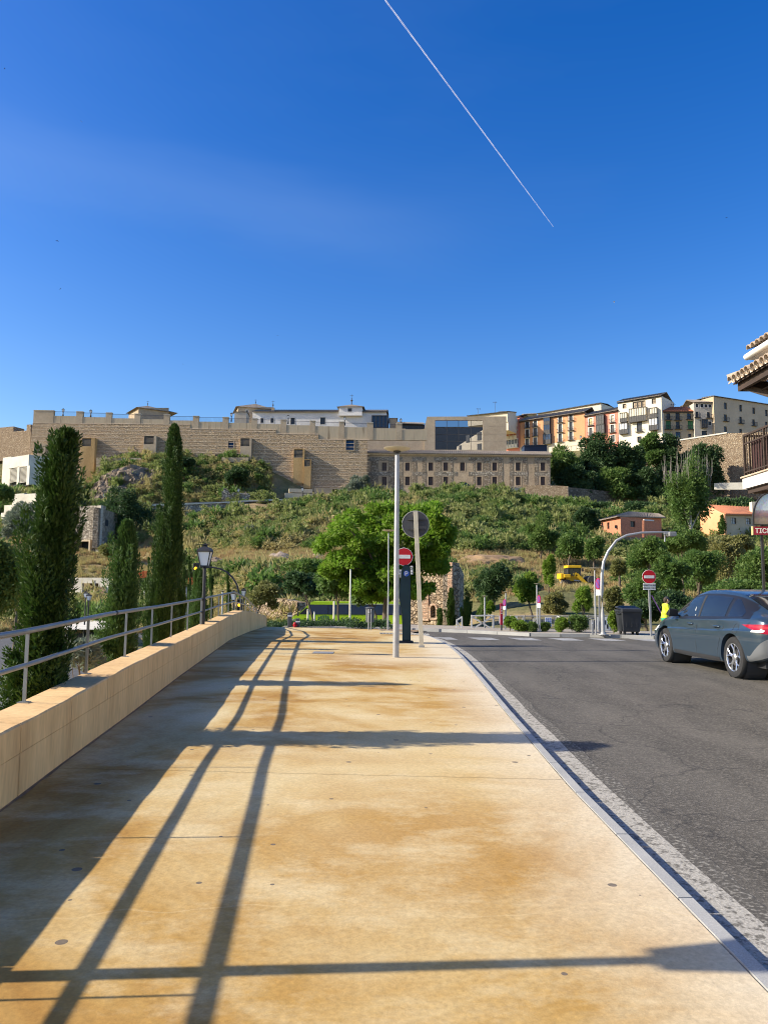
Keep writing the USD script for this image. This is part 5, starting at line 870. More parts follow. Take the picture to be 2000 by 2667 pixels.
# the large lime green tree behind the pavement end, and its smaller neighbours
D = 39.0; rng = np.random.default_rng(77)
t = thing('lime_tree', 'broad lime green tree spreading above the lower road behind the signs', 'tree', (P(1004, 1640, D)[0], D, -1.0))
cl = []
for x, y, rx, ry in ((1000, 1350, 70, 38), (930, 1372, 80, 42), (880, 1425, 62, 42), (1060, 1352, 70, 38), (1120, 1350, 50, 40), (1150, 1385, 35, 45), (1110, 1420, 60, 50), (1030, 1420, 80, 55), (960, 1440, 70, 50), (900, 1470, 55, 38), (865, 1480, 32, 24), (1080, 1480, 70, 42), (1000, 1500, 70, 45), (940, 1515, 50, 34), (1140, 1455, 40, 40), (1040, 1540, 50, 28), (985, 1548, 40, 24), (1090, 1535, 40, 26)):
    q = P(x, y, D); sc = D / 2000
    for k in range(9):
        d = sphere_dirs(1, rng)[0]; d[1] *= 2.2; p_ = q + d * A(rx, 62, ry) * sc * .72; cl.append([*p_, rx * sc * .36, .75, ry * sc * .36])
part(t, 'trunk', trunk_mesh((P(1004, 1640, D)[0], D, -1.0), P(1004, 1440, D), .17, rng, [c[:3] for c in cl[::14]]), 'trunk', smooth=True)
part(t, 'crown', crown_mesh(cl, 330, .21, rng, .5, .35, .4), 'leaf_lime')
tree_px('round_tree', 'small round tree with drooping leaves in front of the bus', 822, 1476, 928, 1568, 44, 1640, .24, 420, 'leaf_mid', .06, 41, 16, droop=.5, foot_x=884, group=None)
tree_px('round_tree', 'small dark tree beside the front of the bus', 740, 1480, 838, 1574, 50, 1640, .24, 420, 'leaf_dark', .06, 42, 16, foot_x=822)
tree_px('young_tree', 'feathery pale olive tree left of the bus before the rubble wall', 632, 1515, 742, 1612, 58, 1640, .26, 260, 'leaf_olive', .06, 43, 15, foot_x=653)
tree_px('round_tree', 'leafy tree low behind the litter bin', 918, 1500, 1004, 1588, 41, 1640, .24, 420, 'leaf_mid', .06, 44, 14, foot_x=985, droop=.4)
tree_px('young_tree', 'olive bush tree above the rubble bank left of the bus', 740, 1455, 860, 1530, 66, None, .3, 260, 'leaf_mid', .07, 45, 14)
# low hedge between the pavement end and the bus
rng = np.random.default_rng(5); cl = []
for x in np.linspace(640, 1010, 44):
    D = rng.uniform(30.6, 33.0); q = P(x, 1637 - 8 * rng.random(), D); cl.append([q[0], D, q[2] - .1 + rng.uniform(-.05, .12), .36, .4, .30])
h_ = thing('hedge', 'low dark green hedge behind the far end of the pavement', 'hedge', (-3, 31.5, -.3)); part(h_, 'foliage', crown_mesh(cl, 500, .09, rng, .45), 'leaf_dark'); part(h_, 'stems', MB().bar((P(640, 1640, 31.5)[0], 31.6, -.25), (P(1000, 1640, 31.5)[0], 31.4, -.25), .5, .25), 'trunk', kind='stuff')
# rounded shrubs along the far pavement
for k, (x0, y0, x1, y1, D, lab) in enumerate(((1308, 1606, 1350, 1650, 29.0, 'tall leafy shrub right of the red totem'), (1331, 1616, 1370, 1651, 28.6, 'round shrub in front of the blank white board'), (1371, 1619, 1399, 1652, 28.5, 'small round shrub below the yellow warning board'), (1407, 1620, 1430, 1652, 28.6, 'small dark shrub below the pictogram board'),
                                        (1443, 1610, 1482, 1655, 28.2, 'round bright shrub below the yellow board'), (1480, 1600, 1545, 1655, 28.2, 'large shrub left of the litter bin'), (1580, 1592, 1616, 1657, 27.6, 'bright shrub between the curved mast and the black container'))):
    tree_px('shrub', lab, x0, y0, x1, y1, D, y1, .075, 420, 'leaf_bright' if k in (0, 1, 4, 6) else 'leaf_mid', .02, 60 + k, 13, cat='shrub', group='shrubs on the far pavement', f=(.38, .55))
tree_px('young_tree', 'tall narrow bright tree behind the litter bin on the far pavement', 1492, 1528, 1548, 1625, 29.5, 1650, .1, 420, 'leaf_bright', .03, 68, 16, f=(.3, .45))
tree_px('young_tree', 'bright maple like young tree behind the yellow warning board', 1337, 1490, 1402, 1600, 42, 1612, .17, 420, 'leaf_bright', .05, 69, 16, foot_x=1387)
tree_px('young_tree', 'narrow tall young tree left of the excavator', 1412, 1440, 1446, 1545, 52, 1600, .2, 380, 'leaf_bright', .05, 70, 13, foot_x=1430)
tree_px('shrub', 'grey green bush below the narrow young tree', 1412, 1540, 1482, 1615, 47, 1625, .17, 330, 'leaf_olive', .05, 71, 16, cat='shrub')
tree_px('round_tree', 'dense dark round tree right of the ruined tower', 1236, 1462, 1332, 1580, 56, 1620, .22, 600, 'leaf_dark', .1, 72, 20)
tree_px('young_tree', 'pale ivy covered trunk behind the white fence', 1240, 1545, 1276, 1640, 44, 1645, .14, 160, 'leaf_mid', .09, 73, 12, foot_x=1257)
tree_px('shrub', 'small yellow green shrub behind the short disc lamp', 1264, 1568, 1288, 1602, 42, 1612, .12, 200, 'leaf_lime', .02, 74, 8, cat='shrub')
tree_px('shrub', 'grey bush left of the black container', 1570, 1530, 1630, 1610, 40, 1640, .15, 300, 'leaf_olive', .05, 75, 15, cat='shrub')
# trees on the slope
for k, (x0, y0, x1, y1, D, fx, fy, m, lf, lab) in enumerate(((1362, 1345, 1450, 1452, 95, 1410, 1462, 'leaf_mid', .38, 'leafy tree on the slope below the ramp stair'), (1442, 1392, 1530, 1476, 92, 1480, 1490, 'leaf_mid', .36, 'round tree casting shade just above the excavator'), (1522, 1398, 1572, 1470, 90, 1547, 1480, 'leaf_mid', .34, 'small tree left of the curved mast on the dry slope'),
        (1590, 1455, 1632, 1510, 72, 1616, 1530, 'leaf_olive', .28, 'sapling right of the curved mast on the dry slope'), (1500, 1320, 1562, 1395, 120, 1535, 1402, 'leaf_dark', .42, 'bushy tree left of the salmon house'))):
    tree_px('slope_tree', lab, x0, y0, x1, y1, D, fy, lf, 380, m, .12, 90 + k, 15, foot_x=fx)
for k, (x0, y0, x1, y1, D, m, lf, lab) in enumerate(((1618, 1478, 1720, 1610, 38, 'leaf_mid', .15, 'broad leafy bush behind the second no entry sign'), (1690, 1440, 1800, 1585, 42, 'leaf_mid', .17, 'tall leafy bush left of the car roof'), (1640, 1400, 1740, 1500, 55, 'leaf_mid', .2, 'pale green bush tree under the end of the curved mast'), (1760, 1420, 1880, 1560, 44, 'leaf_mid', .17, 'wide bush above the middle of the car'),
        (1850, 1400, 1960, 1540, 47, 'leaf_olive', .18, 'olive bush tree above the rear of the car'), (1930, 1410, 2080, 1560, 41, 'leaf_mid', .17, 'bush at the right edge above the tail lamp'), (1720, 1370, 1830, 1460, 62, 'leaf_mid', .22, 'tall bush tree below the poplar'), (1830, 1390, 1960, 1450, 64, 'leaf_olive', .22, 'flowering pale bush below the orange tiled house'), (1700, 1540, 1830, 1625, 33, 'leaf_dark', .13, 'dark low bush behind the street sweeper'), (1640, 1560, 1720, 1640, 33.5, 'leaf_dark', .13, 'dark bush behind the sign post'), (1840, 1500, 2040, 1620, 36, 'leaf_mid', .14, 'leafy bush hidden partly by the car roof'))):
    tree_px('large_bush', lab, x0, y0, x1, y1, D, None if D > 40 else 1650, lf, 560, m, .07, 110 + k, 20, cat='bush')
# poplar with bare twigs at its crown
D = 95; rng = np.random.default_rng(9); a = P(1805, 1470, D); t = thing('poplar', 'tall poplar with bare grey twigs above its green crown', 'tree', a)
cl = clumps_in(P(1798, 1318, D), (2.9, 2.9, 5.6), 46, rng, (.18, .30), 1.5); part(t, 'crown', crown_mesh(cl, 330, .34, rng, .5), 'leaf_mid')
part(t, 'trunk', trunk_mesh(a, P(1790, 1290, D), .2, rng, [P(1755, 1330, D), P(1840, 1310, D), P(1760, 1280, D), P(1820, 1270, D)]), 'pale_trunk', smooth=True)
m = MB()
for k in range(84):
    x = rng.uniform(1726, 1856); yb = rng.uniform(1230, 1275); yt = rng.uniform(1148, 1215); D2 = D + rng.uniform(-2, 2); p0, p1 = P(x, yb, D2), P(x + rng.normal(0, 4), yt + abs(x - 1790) * .5, D2)
    if p1[2] <= p0[2] + .5: continue
    m.tube([p0, (p0 + p1) / 2 + A(rng.normal(0, .1), 0, 0), p1], [.016, .013, .006], 4)
part(t, 'bare_twigs', m, 'twig', kind='stuff')
# upper terrace trees
for k, (x0, y0, x1, y1, D, m, lab) in enumerate(((1428, 1165, 1522, 1285, 168, 'leaf_mid', 'leftmost dark tree on the terrace beside the stone barracks'), (1500, 1132, 1610, 1270, 172, 'leaf_dark', 'largest dark tree on the terrace below the salmon facade'), (1592, 1150, 1680, 1290, 170, 'leaf_dark', 'dark tree on the terrace below the white house'), (1640, 1130, 1735, 1240, 178, 'leaf_mid', 'lighter tree on the terrace below the olive facade'), (1700, 1140, 1800, 1290, 176, 'leaf_dark', 'terrace tree behind the poplar twigs'), (1790, 1150, 1895, 1320, 170, 'leaf_dark', 'terrace tree left of the rough stone bastion'), (1450, 1210, 1560, 1312, 165, 'leaf_dark', 'dense dark bush tree above the rampart at its left end'), (1540, 1215, 1650, 1318, 166, 'leaf_mid', 'dense bush tree above the middle of the rampart'), (1630, 1215, 1740, 1325, 167, 'leaf_dark', 'dense bush tree above the right end of the rampart'), (1500, 1305, 1600, 1362, 150, 'leaf_dark', 'dark bushes at the foot of the rampart, left'), (1600, 1310, 1720, 1352, 150, 'leaf_dark', 'dark bushes at the foot of the rampart behind the farmhouse roof'), (1690, 1260, 1760, 1330, 166, 'leaf_dark', 'low dark tree behind the poplar trunk'), (1850, 1290, 1990, 1390, 150, 'leaf_dark', 'dark trees in shade below the stone bastion'))):
    tree_px('terrace_tree', lab, x0, y0, x1, y1, D, None, .62, 520, m, .3, 140 + k, 24)
# left side trees and bushes
for k, (x0, y0, x1, y1, D, m, lf, lab, dp) in enumerate(((-160, 1372, 52, 1720, 14.0, 'leaf_mid', .085, 'dark leafy tree at the left edge behind the cypress', .8), (-60, 1440, 150, 1600, 40, 'leaf_mid', .16, 'green bushes seen left of the large cypress', 1), (8, 1312, 92, 1425, 96, 'leaf_grey', .34, 'grey green tree before the stepped concrete walls', 1), (-40, 1250, 34, 1320, 120, 'leaf_mid', .4, 'small tree at the left edge below the louvred block', 1), (268, 1258, 402, 1425, 128, 'leaf_dark', .42, 'dark ivy covered tree before the retaining wall, behind the second cypress', .7),
        (258, 1412, 330, 1462, 110, 'leaf_olive', .34, 'olive bush beside the small framed opening', 1), (900, 1238, 972, 1330, 150, 'leaf_grey', .5, 'grey green bush standing on the street edge left of the stone barracks', 1), (370, 1505, 440, 1575, 85, 'leaf_mid', .3, 'bush behind the third cypress in the lower street', 1), (585, 1212, 640, 1270, 150, 'leaf_dark', .5, 'dark bush on the outcrop below the vents', 1), (455, 1190, 500, 1225, 152, 'leaf_dark', .5, 'dark round bush on the grassy outcrop', 1))):
    tree_px('bush_tree', lab, x0, y0, x1, y1, D, None if k else 1900, lf, 700 if k == 0 else 420, m, .08, 170 + k, 26 if k == 0 else 18, depth=dp, cat='bush')
D = 10.2; tree('shrub', 'pale spiky rosemary like shrub behind the railing between the first two cypresses', (P(222, 1760, D)[0], D, S), P(222, 1712, D), (.17, .3, .27), .10, 150, 'leaf_grey', .03, 190, 12, cat='shrub', wratio=.2)
D = 115; t = thing('blue_conifer', 'small silvery blue conifer alone on the hillside', 'tree', P(650, 1420, D)); rng = np.random.default_rng(3)
part(t, 'trunk', trunk_mesh(P(650, 1422, D), P(650, 1385, D), .1, rng), 'trunk'); part(t, 'crown', crown_mesh([[*P(650 + dx, y, D), w, w, .5] for y, w in ((1412, .8), (1404, .75), (1395, .6), (1385, .45), (1376, .3)) for dx in (-6, 5)], 160, .3, rng, .3), 'leaf_grey')
# scrub and dry grass over the whole slope
def proto(parent, name, mesh, m):
    path = f'{parent}/{name}'; usdkit.mesh(stage, path, mesh, MAT[m]); return path
def instancer(name, label, protos, pts, scl, idx, rng, cat):
    path = '/World/' + name; pi = UsdGeom.PointInstancer.Define(stage, path); rel = pi.CreatePrototypesRel()
    for nm, mesh, m in protos: rel.AddTarget(proto(path, nm, mesh, m))
    a = rng.random(len(pts)) * np.pi; pi.CreateProtoIndicesAttr(Vt.IntArray.FromNumpy(idx.astype(np.int32))); pi.CreatePositionsAttr(Vt.Vec3fArray.FromNumpy(pts.astype(np.float32)))
    pi.CreateScalesAttr(Vt.Vec3fArray.FromNumpy(scl.astype(np.float32))); pi.CreateOrientationsAttr(Vt.QuathArray([Gf.Quath(float(math.cos(x)), 0, 0, float(math.sin(x))) for x in a])); setd(pi.GetPrim(), label, cat, kind='stuff')
rng = np.random.default_rng(12)
def bush_proto(seed, n, leaf, w): r = np.random.default_rng(seed); return crown_mesh(clumps_in((0, 0, .35), (.85, .85, .6), 7, r, (.4, .6)), n, leaf, r, w)
def tuft(seed, n, h):
    r = np.random.default_rng(seed); c = np.stack([r.normal(0, .22, n), r.normal(0, .22, n), np.zeros(n)], 1); d = unit(np.stack([r.normal(0, .45, n), r.normal(0, .45, n), np.ones(n)], 1)); return leaf_quads(c, d, sphere_dirs(n, r), h * r.uniform(.5, 1.1, n), np.full(n, .06))
N = 60000; D = 64 + (163 - 64) * rng.random(N) ** .75; px_ = rng.uniform(-60, 2060, N); X = (px_ - 1000) / 2000 * D
Z = terr(X, D); row = 1535 - (Z - 1.5) / D * 2000
nz = fbm(np.stack([X * .07, D * .07, 0 * D], 1), 3, 8); nz2 = fbm(np.stack([X * .25, D * .25, 0 * D], 1), 3, 18)
street = ((px_ > 330) & (D > 138) & (D < 143.5) & (px_ < 700)) | ((px_ > 700) & (D > np.interp(px_, [700, 800, 1000, 1350], [143, 146, 153, 153])) & (px_ < 1420)) | ((px_ < 330) & (D > 95) & (D < 104))
ledge = ((row > 1436) & (row < 1482) & (px_ > 540) & (px_ < 1500))
dig = ((px_ > 1380) & (px_ < 1620) & (row > 1470)) | ((px_ > 1180) & (D < 66))
veg = np.where((px_ > 1080) & (px_ < 1480) & (row < 1440), .9, np.where((px_ < 1000) & (row < 1440), .8, .4)) + (nz - .5) * 1.3
lawn = (px_ < 420) & (D > 100) & (D < 122)
keep = (~street) & (~ledge) & (~lawn) & (rng.random(N) < veg * .52) & ~dig & ~((px_ > 1385) & (px_ < 1640) & (row > 1452) & (row < 1615)) & (D < 160)
kx, kD, kz = X[keep], D[keep], Z[keep]; s = (.45 + rng.exponential(.42, keep.sum()).clip(0, 1.7)) * (.7 + .6 * nz2[keep]); hs = np.stack([s, s, s * rng.uniform(.6, 1.5, len(s))], 1)
idx = np.where(nz2[keep] + rng.normal(0, .10, len(s)) > .70, 2, np.where(rng.random(len(s)) < .68, 0, 1)); idx = np.where((kx / kD < .03) & (rng.random(len(s)) < .10 + .4 * (nz[keep] > .54)), 2, idx); idx = np.where((kx / kD > .03) & (idx == 2) & (rng.random(len(s)) < .7), 1, idx)
instancer('scrub', 'low green scrub covering the hillside below the barracks', [('olive_bush', bush_proto(1, 46, .30, .45), 'leaf_scrub'), ('green_bush', bush_proto(2, 46, .30, .45), 'leaf_mid'), ('dry_bush', bush_proto(3, 40, .32, .25), 'leaf_straw')], np.stack([kx, kD, kz - .12], 1), hs, idx, rng, 'scrub')
kg = (~street) & (rng.random(N) < .5) & ((~dig) | (rng.random(N) < .4)); s = rng.uniform(.6, 1.4, kg.sum())
idx = np.where(rng.random(kg.sum()) < np.where(lawn[kg], .35, .48), 0, 1)
instancer('dry_grass', 'dry yellow grass tufts growing between the scrub', [('straw_tuft', tuft(1, 46, .55), 'leaf_dry'), ('green_tuft', tuft(2, 40, .6), 'leaf_straw')], np.stack([X[kg], D[kg], Z[kg] - .03], 1), np.stack([s, s, s], 1), idx, rng, 'grass')
print('scrub', keep.sum(), 'grass', kg.sum())
# ------------------------------------------------------------ buildings on the hill
def louver(t, F, u0, u1, z0, z1, d, n, m='louver', dark='ink', parent=None):
    pr = part(t, 'vent_opening', F.box(MB(), u0, u1, z0, z1, d - .35, d - .30), dark); h = (z1 - z0) / n
    for k in range(n):
        z = z0 + (k + .5) * h; A1, B1 = F.w(u0, z + h * .3, d - .26), F.w(u1, z + h * .3, d - .26); A2, B2 = F.w(u0, z - h * .3, d - .02), F.w(u1, z - h * .3, d - .02)
        off = A(0, 0, .05); v = np.array([A1, B1, A2, B2, A1 - off, B1 - off, A2 - off, B2 - off]); part(pr, 'slat', MB().add(v, [[0, 1, 3, 2], [4, 6, 7, 5], [2, 3, 7, 6], [0, 4, 5, 1]]), m)
# museum wall
MK = 0.10; p0, p1 = P(75, 1290, 160.5), P(1130, 1290, 161.5)
zk = P(90, 1100, 160)[2]; MF = Fac(p0, p1, MK, zk); MV = Fac(p0, p1)
t = thing('museum_wall', 'huge battered museum wall of rough stone courses crowned by a concrete parapet', 'museum', (p0[0], p0[1], 15))
steps = [(75, 495, 1101, 1107), (495, 719, 1116, 1121), (719, 829, 1128, 1134), (829, 962, 1143, 1148)]
zst = [(MF.px(a, y0)[0], MF.px(b, y1)[0], (MF.px(a, y0)[1] + MF.px(b, y1)[1]) / 2) for a, b, y0, y1 in steps]
zst[0] = (0.0, zst[0][1], zst[0][2]); uE = MF.px(956, 1200)[0]
outline = [(0, 8)] + [(uE, 8), (uE, zst[-1][2])] + [q for a, b, z in zst[::-1] for q in ((b, z), (a, z))]
wins = [(595, 1149, 608, 1166), (901, 1145, 922, 1172), (867, 1275, 878, 1292), (583, 1181, 626, 1190), (560, 1183, 574, 1190)]
holes = [MF.rect(*w) for w in wins]
wall = sg.Polygon(outline)
for u0, u1, z0, z1 in holes: wall = wall.difference(sg.box(u0, z0, u1, z1))
v, f = extr(wall, 1.0); part(t, 'stone_wall', (MF.w(v[:, 0], v[:, 1], -.6 + .6 * v[:, 2]), f), 'museum_stone')
part(t, 'end_wall', MB().add(MF.w([0.01, 0.01, 0.01, 0.01], [8, zst[0][2], zst[0][2], 8], [-.1, -.1, -24, -24]), [[0, 1, 2, 3], [0, 3, 2, 1]]), 'museum_stone')
for k, (u0, u1, z0, z1) in enumerate(holes):
    pn = part(t, 'window', MF.box(MB(), u0 - .02, u1 + .02, z0 - .02, z1 + .02, -.42, -.38), 'blue_glass'); m = MB()
    for a, b, c_, d_ in ((u0 - .12, u0, z0 - .12, z1 + .12), (u1, u1 + .12, z0 - .12, z1 + .12), (u0, u1, z0 - .12, z0), (u0, u1, z1, z1 + .12)): MF.box(m, a, b, c_, d_, -.3, .14 if k == 1 else .06)
    part(pn, 'frame', m, 'concrete')
z = 14.2
while z < zst[0][2] - .3:
    ok = [(a, b) for a, b, zz in zst if zz > z + .3]
    if ok:
        part(t, 'string_course', MF.box(MB(), ok[0][0] + .004, ok[-1][1], z - .045, z + .045, -.05, .028), 'string_stone')
    z += .79
for a, b, zz in zst: part(t, 'coping', MF.box(MB(), a, b, zz + .003, zz + .12, -.3, .035), 'string_stone')
# concrete parapet: panels under the openings and merlons between
mer = [(88, 140, 1069), (199, 216, 1072), (276, 291, 1075), (351, 366, 1078), (427, 442, 1080), (503, 518, 1084), (580, 595, 1087), (655, 670, 1090), (731, 746, 1093), (807, 821, 1096), (883, 897, 1098.5), (956, 972, 1101), (1032, 1047, 1103.5)]
def stz(u): return [zz for a, b, zz in zst if a <= u + .01][-1]
TZm = lambda y, x: MV.px(x, y)[1]; dW = lambda z: -MK * (z - zk)
for k, (a, b, y) in enumerate(mer):
    u0, u1 = MV.px(a, y)[0], MV.px(b, y)[0]; zt = TZm(y, (a + b) / 2); zb = stz(u0) + .125
    part(t, 'merlon', MV.box(MB(), u0, u1, zb, zt, -.75, .02), 'concrete'); part(t, 'merlon_cap', MV.box(MB(), u0 - .06, u1 + .06, zt, zt + .10, -.8, .09), 'pale_concrete')
    nb = mer[k + 1] if k + 1 < len(mer) else (1112, 1112, 1110); n0, n1 = u1 + .006, MV.px(nb[0], y)[0] - .006; ys = (y + nb[2]) / 2 + 12.5; zs = TZm(ys, (b + nb[0]) / 2)
    cut = [n0] + [a_ for a_, b_, zz in zst if n0 < a_ < n1] + [n1]
    for c0, c1 in zip(cut[:-1], cut[1:]):
        for j in range(2):
            q0, q1 = c0 + (c1 - c0) * j / 2, c0 + (c1 - c0) * (j + 1) / 2; part(t, 'parapet_panel', MV.box(MB(), q0 + .012, q1 - .012, stz(c0) + .125, zs, -.7, -.04), 'concrete_stained')
    if k < 12:
        m = MB(); MV.box(m, n0, n1, zs + .95, zs + 1.02, -.5, -.44); nn = max(6, int((n1 - n0) / .22))
        for j in range(nn + 1): uu = n0 + (n1 - n0) * j / nn; MV.box(m, uu - .014, uu + .014, zs, zs + .96, -.48, -.45)
        part(t, 'balustrade', m, 'navy')
# vents
for k, (a, b, y0, y1, la, lb, ly) in enumerate(((97, 127, 1161, 1290, 98, 118, 1184), (221, 256, 1144, 1310, 222, 246, 1166), (380, 412, 1137, 1200, 381, 406, 1160), (629.5, 658, 1143, 1210, 630, 653, 1165), (767, 795, 1172, 1262, 768, 791, 1195), (794, 812, 1200, 1275, 795, 810, 1218))):
    u0, zt = MV.px(a, y0); u1 = MV.px(b, y0)[0]; zb = MV.px(a, y1)[1]; fr_ = dW(zt) + (1.5 if k == 1 else 1.1); v_ = part(t, 'vent_shaft', MV.box(MB(), u0, u1, zb, zt, fr_ - 6, fr_ - .36), 'ochre_concrete' if k in (1, 4, 5) else 'concrete')
    l0, l1, zl = MV.px(la, y0)[0], MV.px(lb, y0)[0], MV.px(la, ly)[1]
    for q in ((u0, l0, zb, zt), (l1, u1, zb, zt), (l0, l1, zb, zl), (l0, l1, zt - .12, zt)): part(t, 'shaft_front', MV.box(MB(), *q, fr_ - .36, fr_), 'ochre_concrete' if k in (1, 4, 5) else 'concrete')
    louver(t, MV, l0 + .004, l1 - .004, zl, zt - .13, fr_ - .02, 7)
# concrete pieces at the wall's foot
def block(name, label, cat, F, rects, m, group=None):
    """Stacked concrete blocks (photo boxes with depths d0..d1) as one thing."""
    u, z = F.px(rects[0][0], rects[0][3]); t = thing(name, label, cat, F.w(u, z), group=group)
    for x0, y0, x1, y1, d0, d1 in rects: u0, u1, z0, z1 = F.rect(x0, y0, x1, y1); part(t, 'block', F.box(MB(), u0 + .01, u1 - .01, z0 + .01, z1, d0, d1), m)
    return t
F = Fac(P(250, 1200, 156), P(370, 1200, 156)); block('retaining_wall', 'stepped pale concrete retaining wall between two vents above the cliff', 'wall', F, [(251, 1192, 300, 1201, -6, 0), (300.5, 1192, 367, 1201, -6, 0), (251, 1201, 330, 1210, -6, .02), (251, 1210, 312, 1219, -6, .04), (251, 1219, 300, 1240, -6, .06)], 'concrete')
F = Fac(P(580, 1190, 157), P(650, 1190, 157)); block('retaining_wall', 'low concrete wall under the long low museum window', 'wall', F, [(578, 1191, 646, 1204, -3, 0)], 'concrete')
F = Fac(P(750, 1280, 152), P(820, 1280, 153)); block('retaining_wall', 'stained stepped concrete wall at the street below the paired vents', 'wall', F, [(753, 1272, 814, 1284, -4, 0), (742, 1284, 814, 1299, -4, .3)], 'concrete_stained')
F = Fac(P(818, 1280, 157.5), P(905, 1280, 158)); block('wall_base', 'plain brown wall base with a door left of the stone barracks', 'wall', F, [(818, 1270, 866, 1298, -3, 0), (879, 1270, 905, 1298, -3, 0), (866, 1270, 879, 1274, -3, 0)], 'stucco_tan')
# plain concrete wall right of the stone courses and the gallery with its great window
GF = Fac(P(1000, 1170, 170.8), P(1330, 1170, 170)); g0 = GF.px(962, 1172)
t = thing('concrete_gallery', 'concrete gallery block with one great square window above the barracks', 'museum', GF.w(*GF.px(1112, 1172)))
def gpx(*r): return GF.rect(*r)
for x0, x1, y0, y1 in ((930, 1000, 1114, 1146), (1000.3, 1056, 1115.5, 1146), (1056.3, 1112, 1117, 1146), (928, 1012, 1146.5, 1185), (1012.3, 1060, 1146.5, 1185), (1060.3, 1112, 1146.5, 1185)): part(t, 'wall_panel', GF.box(MB(), *gpx(x0, y0, x1, y1), -1.5, -.3), 'concrete')
W0 = gpx(1133, 1094, 1258, 1171.5)
pl = sg.Polygon([GF.px(1105, 1116), GF.px(1112, 1085), GF.px(1318.5, 1084), GF.px(1319, 1200), GF.px(1105, 1200)]).difference(sg.box(W0[0], W0[2], W0[1], W0[3])); part(t, 'front_wall', GF.slab(pl, -.6, 0), 'concrete')
m = MB()
for x in (1160, 1212, 1290): u = GF.px(x, 1090)[0]; GF.box(m, u - .02, u + .02, W0[3] + .02, GF.px(x, 1085)[1], -.02, .012)
for y in (1110, 1130, 1150): z = GF.px(1290, y)[1]; GF.box(m, W0[1] + .05, GF.px(1318, y)[0], z - .02, z + .02, -.02, .012)
part(t, 'panel_joint', m, 'stucco_tan')
part(t, 'side_wall', GF.box(MB(), GF.px(1318.3, 1085)[0] - .4, GF.px(1318.3, 1085)[0], W0[2] - 2, W0[3] + .9, -12, -.61), 'concrete')
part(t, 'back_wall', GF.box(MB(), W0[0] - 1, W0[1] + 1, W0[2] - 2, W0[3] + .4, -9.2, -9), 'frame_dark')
IF = Fac(P(1186, 1170, 177.5), P(1266, 1170, 172.2)); part(t, 'inner_wall', IF.slab(sg.Polygon([IF.px(1186, 1185), IF.px(1190, 1163), IF.px(1266, 1114), IF.px(1266, 1185)]), -.2, 0), 'cream_white')  # added slanted wall standing in for the house reflected in the glass
for a, b, c_, d_ in ((1214, 1134, 1223, 1152), (1243, 1126, 1254, 1146), (1243, 1156, 1254, 1172), (1196, 1160, 1202, 1172)): part(t, 'inner_window', IF.box(MB(), *IF.rect(a, b, c_, d_), .01, .06), 'frame_dark')  # dark panes of that reflected house, added with the wall
xs_, ys_ = (1133, 1163.6, 1194.5, 1226.8, 1258), (1094, 1113, 1131, 1148, 1171.5)
MAT['pane'] = usdkit.material(stage, '/World/Looks/pane', {'t': ('transparent_bsdf', {'color': (0.7, 0.71, 0.73)}), 'g': ('glossy_bsdf', {'roughness': 0.02, 'color': (0.45, 0.45, 0.45)}), 'f': ('fresnel', {'IOR': 1.6}), 'x': ('mix_closure', {})}, [('f.fac', 'x.fac'), ('t.BSDF', 'x.closure1'), ('g.BSDF', 'x.closure2')], surface='x.closure')
for i_ in range(4):
    for j_ in range(4): part(t, 'pane', GF.box(MB(), *[q + s_ for q, s_ in zip(gpx(xs_[i_], ys_[j_], xs_[i_ + 1], ys_[j_ + 1]), (.05, -.05, .05, -.05))], -.34, -.32), 'pane')
m = MB()
for x in xs_: u = GF.px(x, 1130)[0]; GF.box(m, u - .05, u + .05, W0[2], W0[3], -.4, -.28)
for y in ys_: z = GF.px(1195, y)[1]; GF.box(m, W0[0], W0[1], z - .04, z + .04, -.41, -.27)
part(t, 'mullions', m, 'frame_dark')
# generic roofs and windows
def roof_on(t, F, u0, u1, z0, z1, over=.5, run=5.0, rise=2.0, m='roof_tile', name='roof', th=.16, back=True, cornice=None):
    """Mono or double pitch over an eave that may slope from z0 at u0 to z1 at u1, with tile ridges."""
    v = [F.w(u0, z0, over), F.w(u1, z1, over), F.w(u1, z1 + rise, -run), F.w(u0, z0 + rise, -run)]
    if back: v2 = [F.w(u1, z1 - .2, -2 * run - over), F.w(u0, z0 - .2, -2 * run - over)]
    mb = MB(); dn = A(0, 0, th); q = [a for a in v]; mb.add(q + [a - dn for a in q], [[0, 1, 2, 3], [4, 7, 6, 5], [0, 4, 5, 1], [1, 5, 6, 2], [2, 6, 7, 3], [3, 7, 4, 0]])
    if back: q = [v[3], v[2], v2[0], v2[1]]; mb.add(q + [a - dn for a in q], [[0, 1, 2, 3], [4, 7, 6, 5], [1, 5, 6, 2], [2, 6, 7, 3], [3, 7, 4, 0]])
    r = part(t, name, mb, m); n = max(4, int((u1 - u0) / .42)); mb = MB()
    for k in range(n):
        a = (k + .5) / n; p_ = v[0] + (v[1] - v[0]) * a; q_ = v[3] + (v[2] - v[3]) * a; mb.tube([p_ + F.n * .06, q_], .085, 5)
    part(r, 'tile_rows', mb, m, kind='stuff')
    if cornice: part(t, 'cornice', MB().add([F.w(u0, z0 - .03 - th, over - .12), F.w(u1, z1 - .03 - th, over - .12), F.w(u1, z1 - .03 - th, -.02), F.w(u0, z0 - .03 - th, -.02), F.w(u0, z0 - .3 - th, over - .35), F.w(u1, z1 - .3 - th, over - .35), F.w(u1, z1 - .3 - th, -.02), F.w(u0, z0 - .3 - th, -.02)], [[0, 1, 2, 3], [4, 7, 6, 5], [0, 4, 5, 1], [1, 5, 6, 2], [3, 0, 4, 7]]), cornice)
    return r
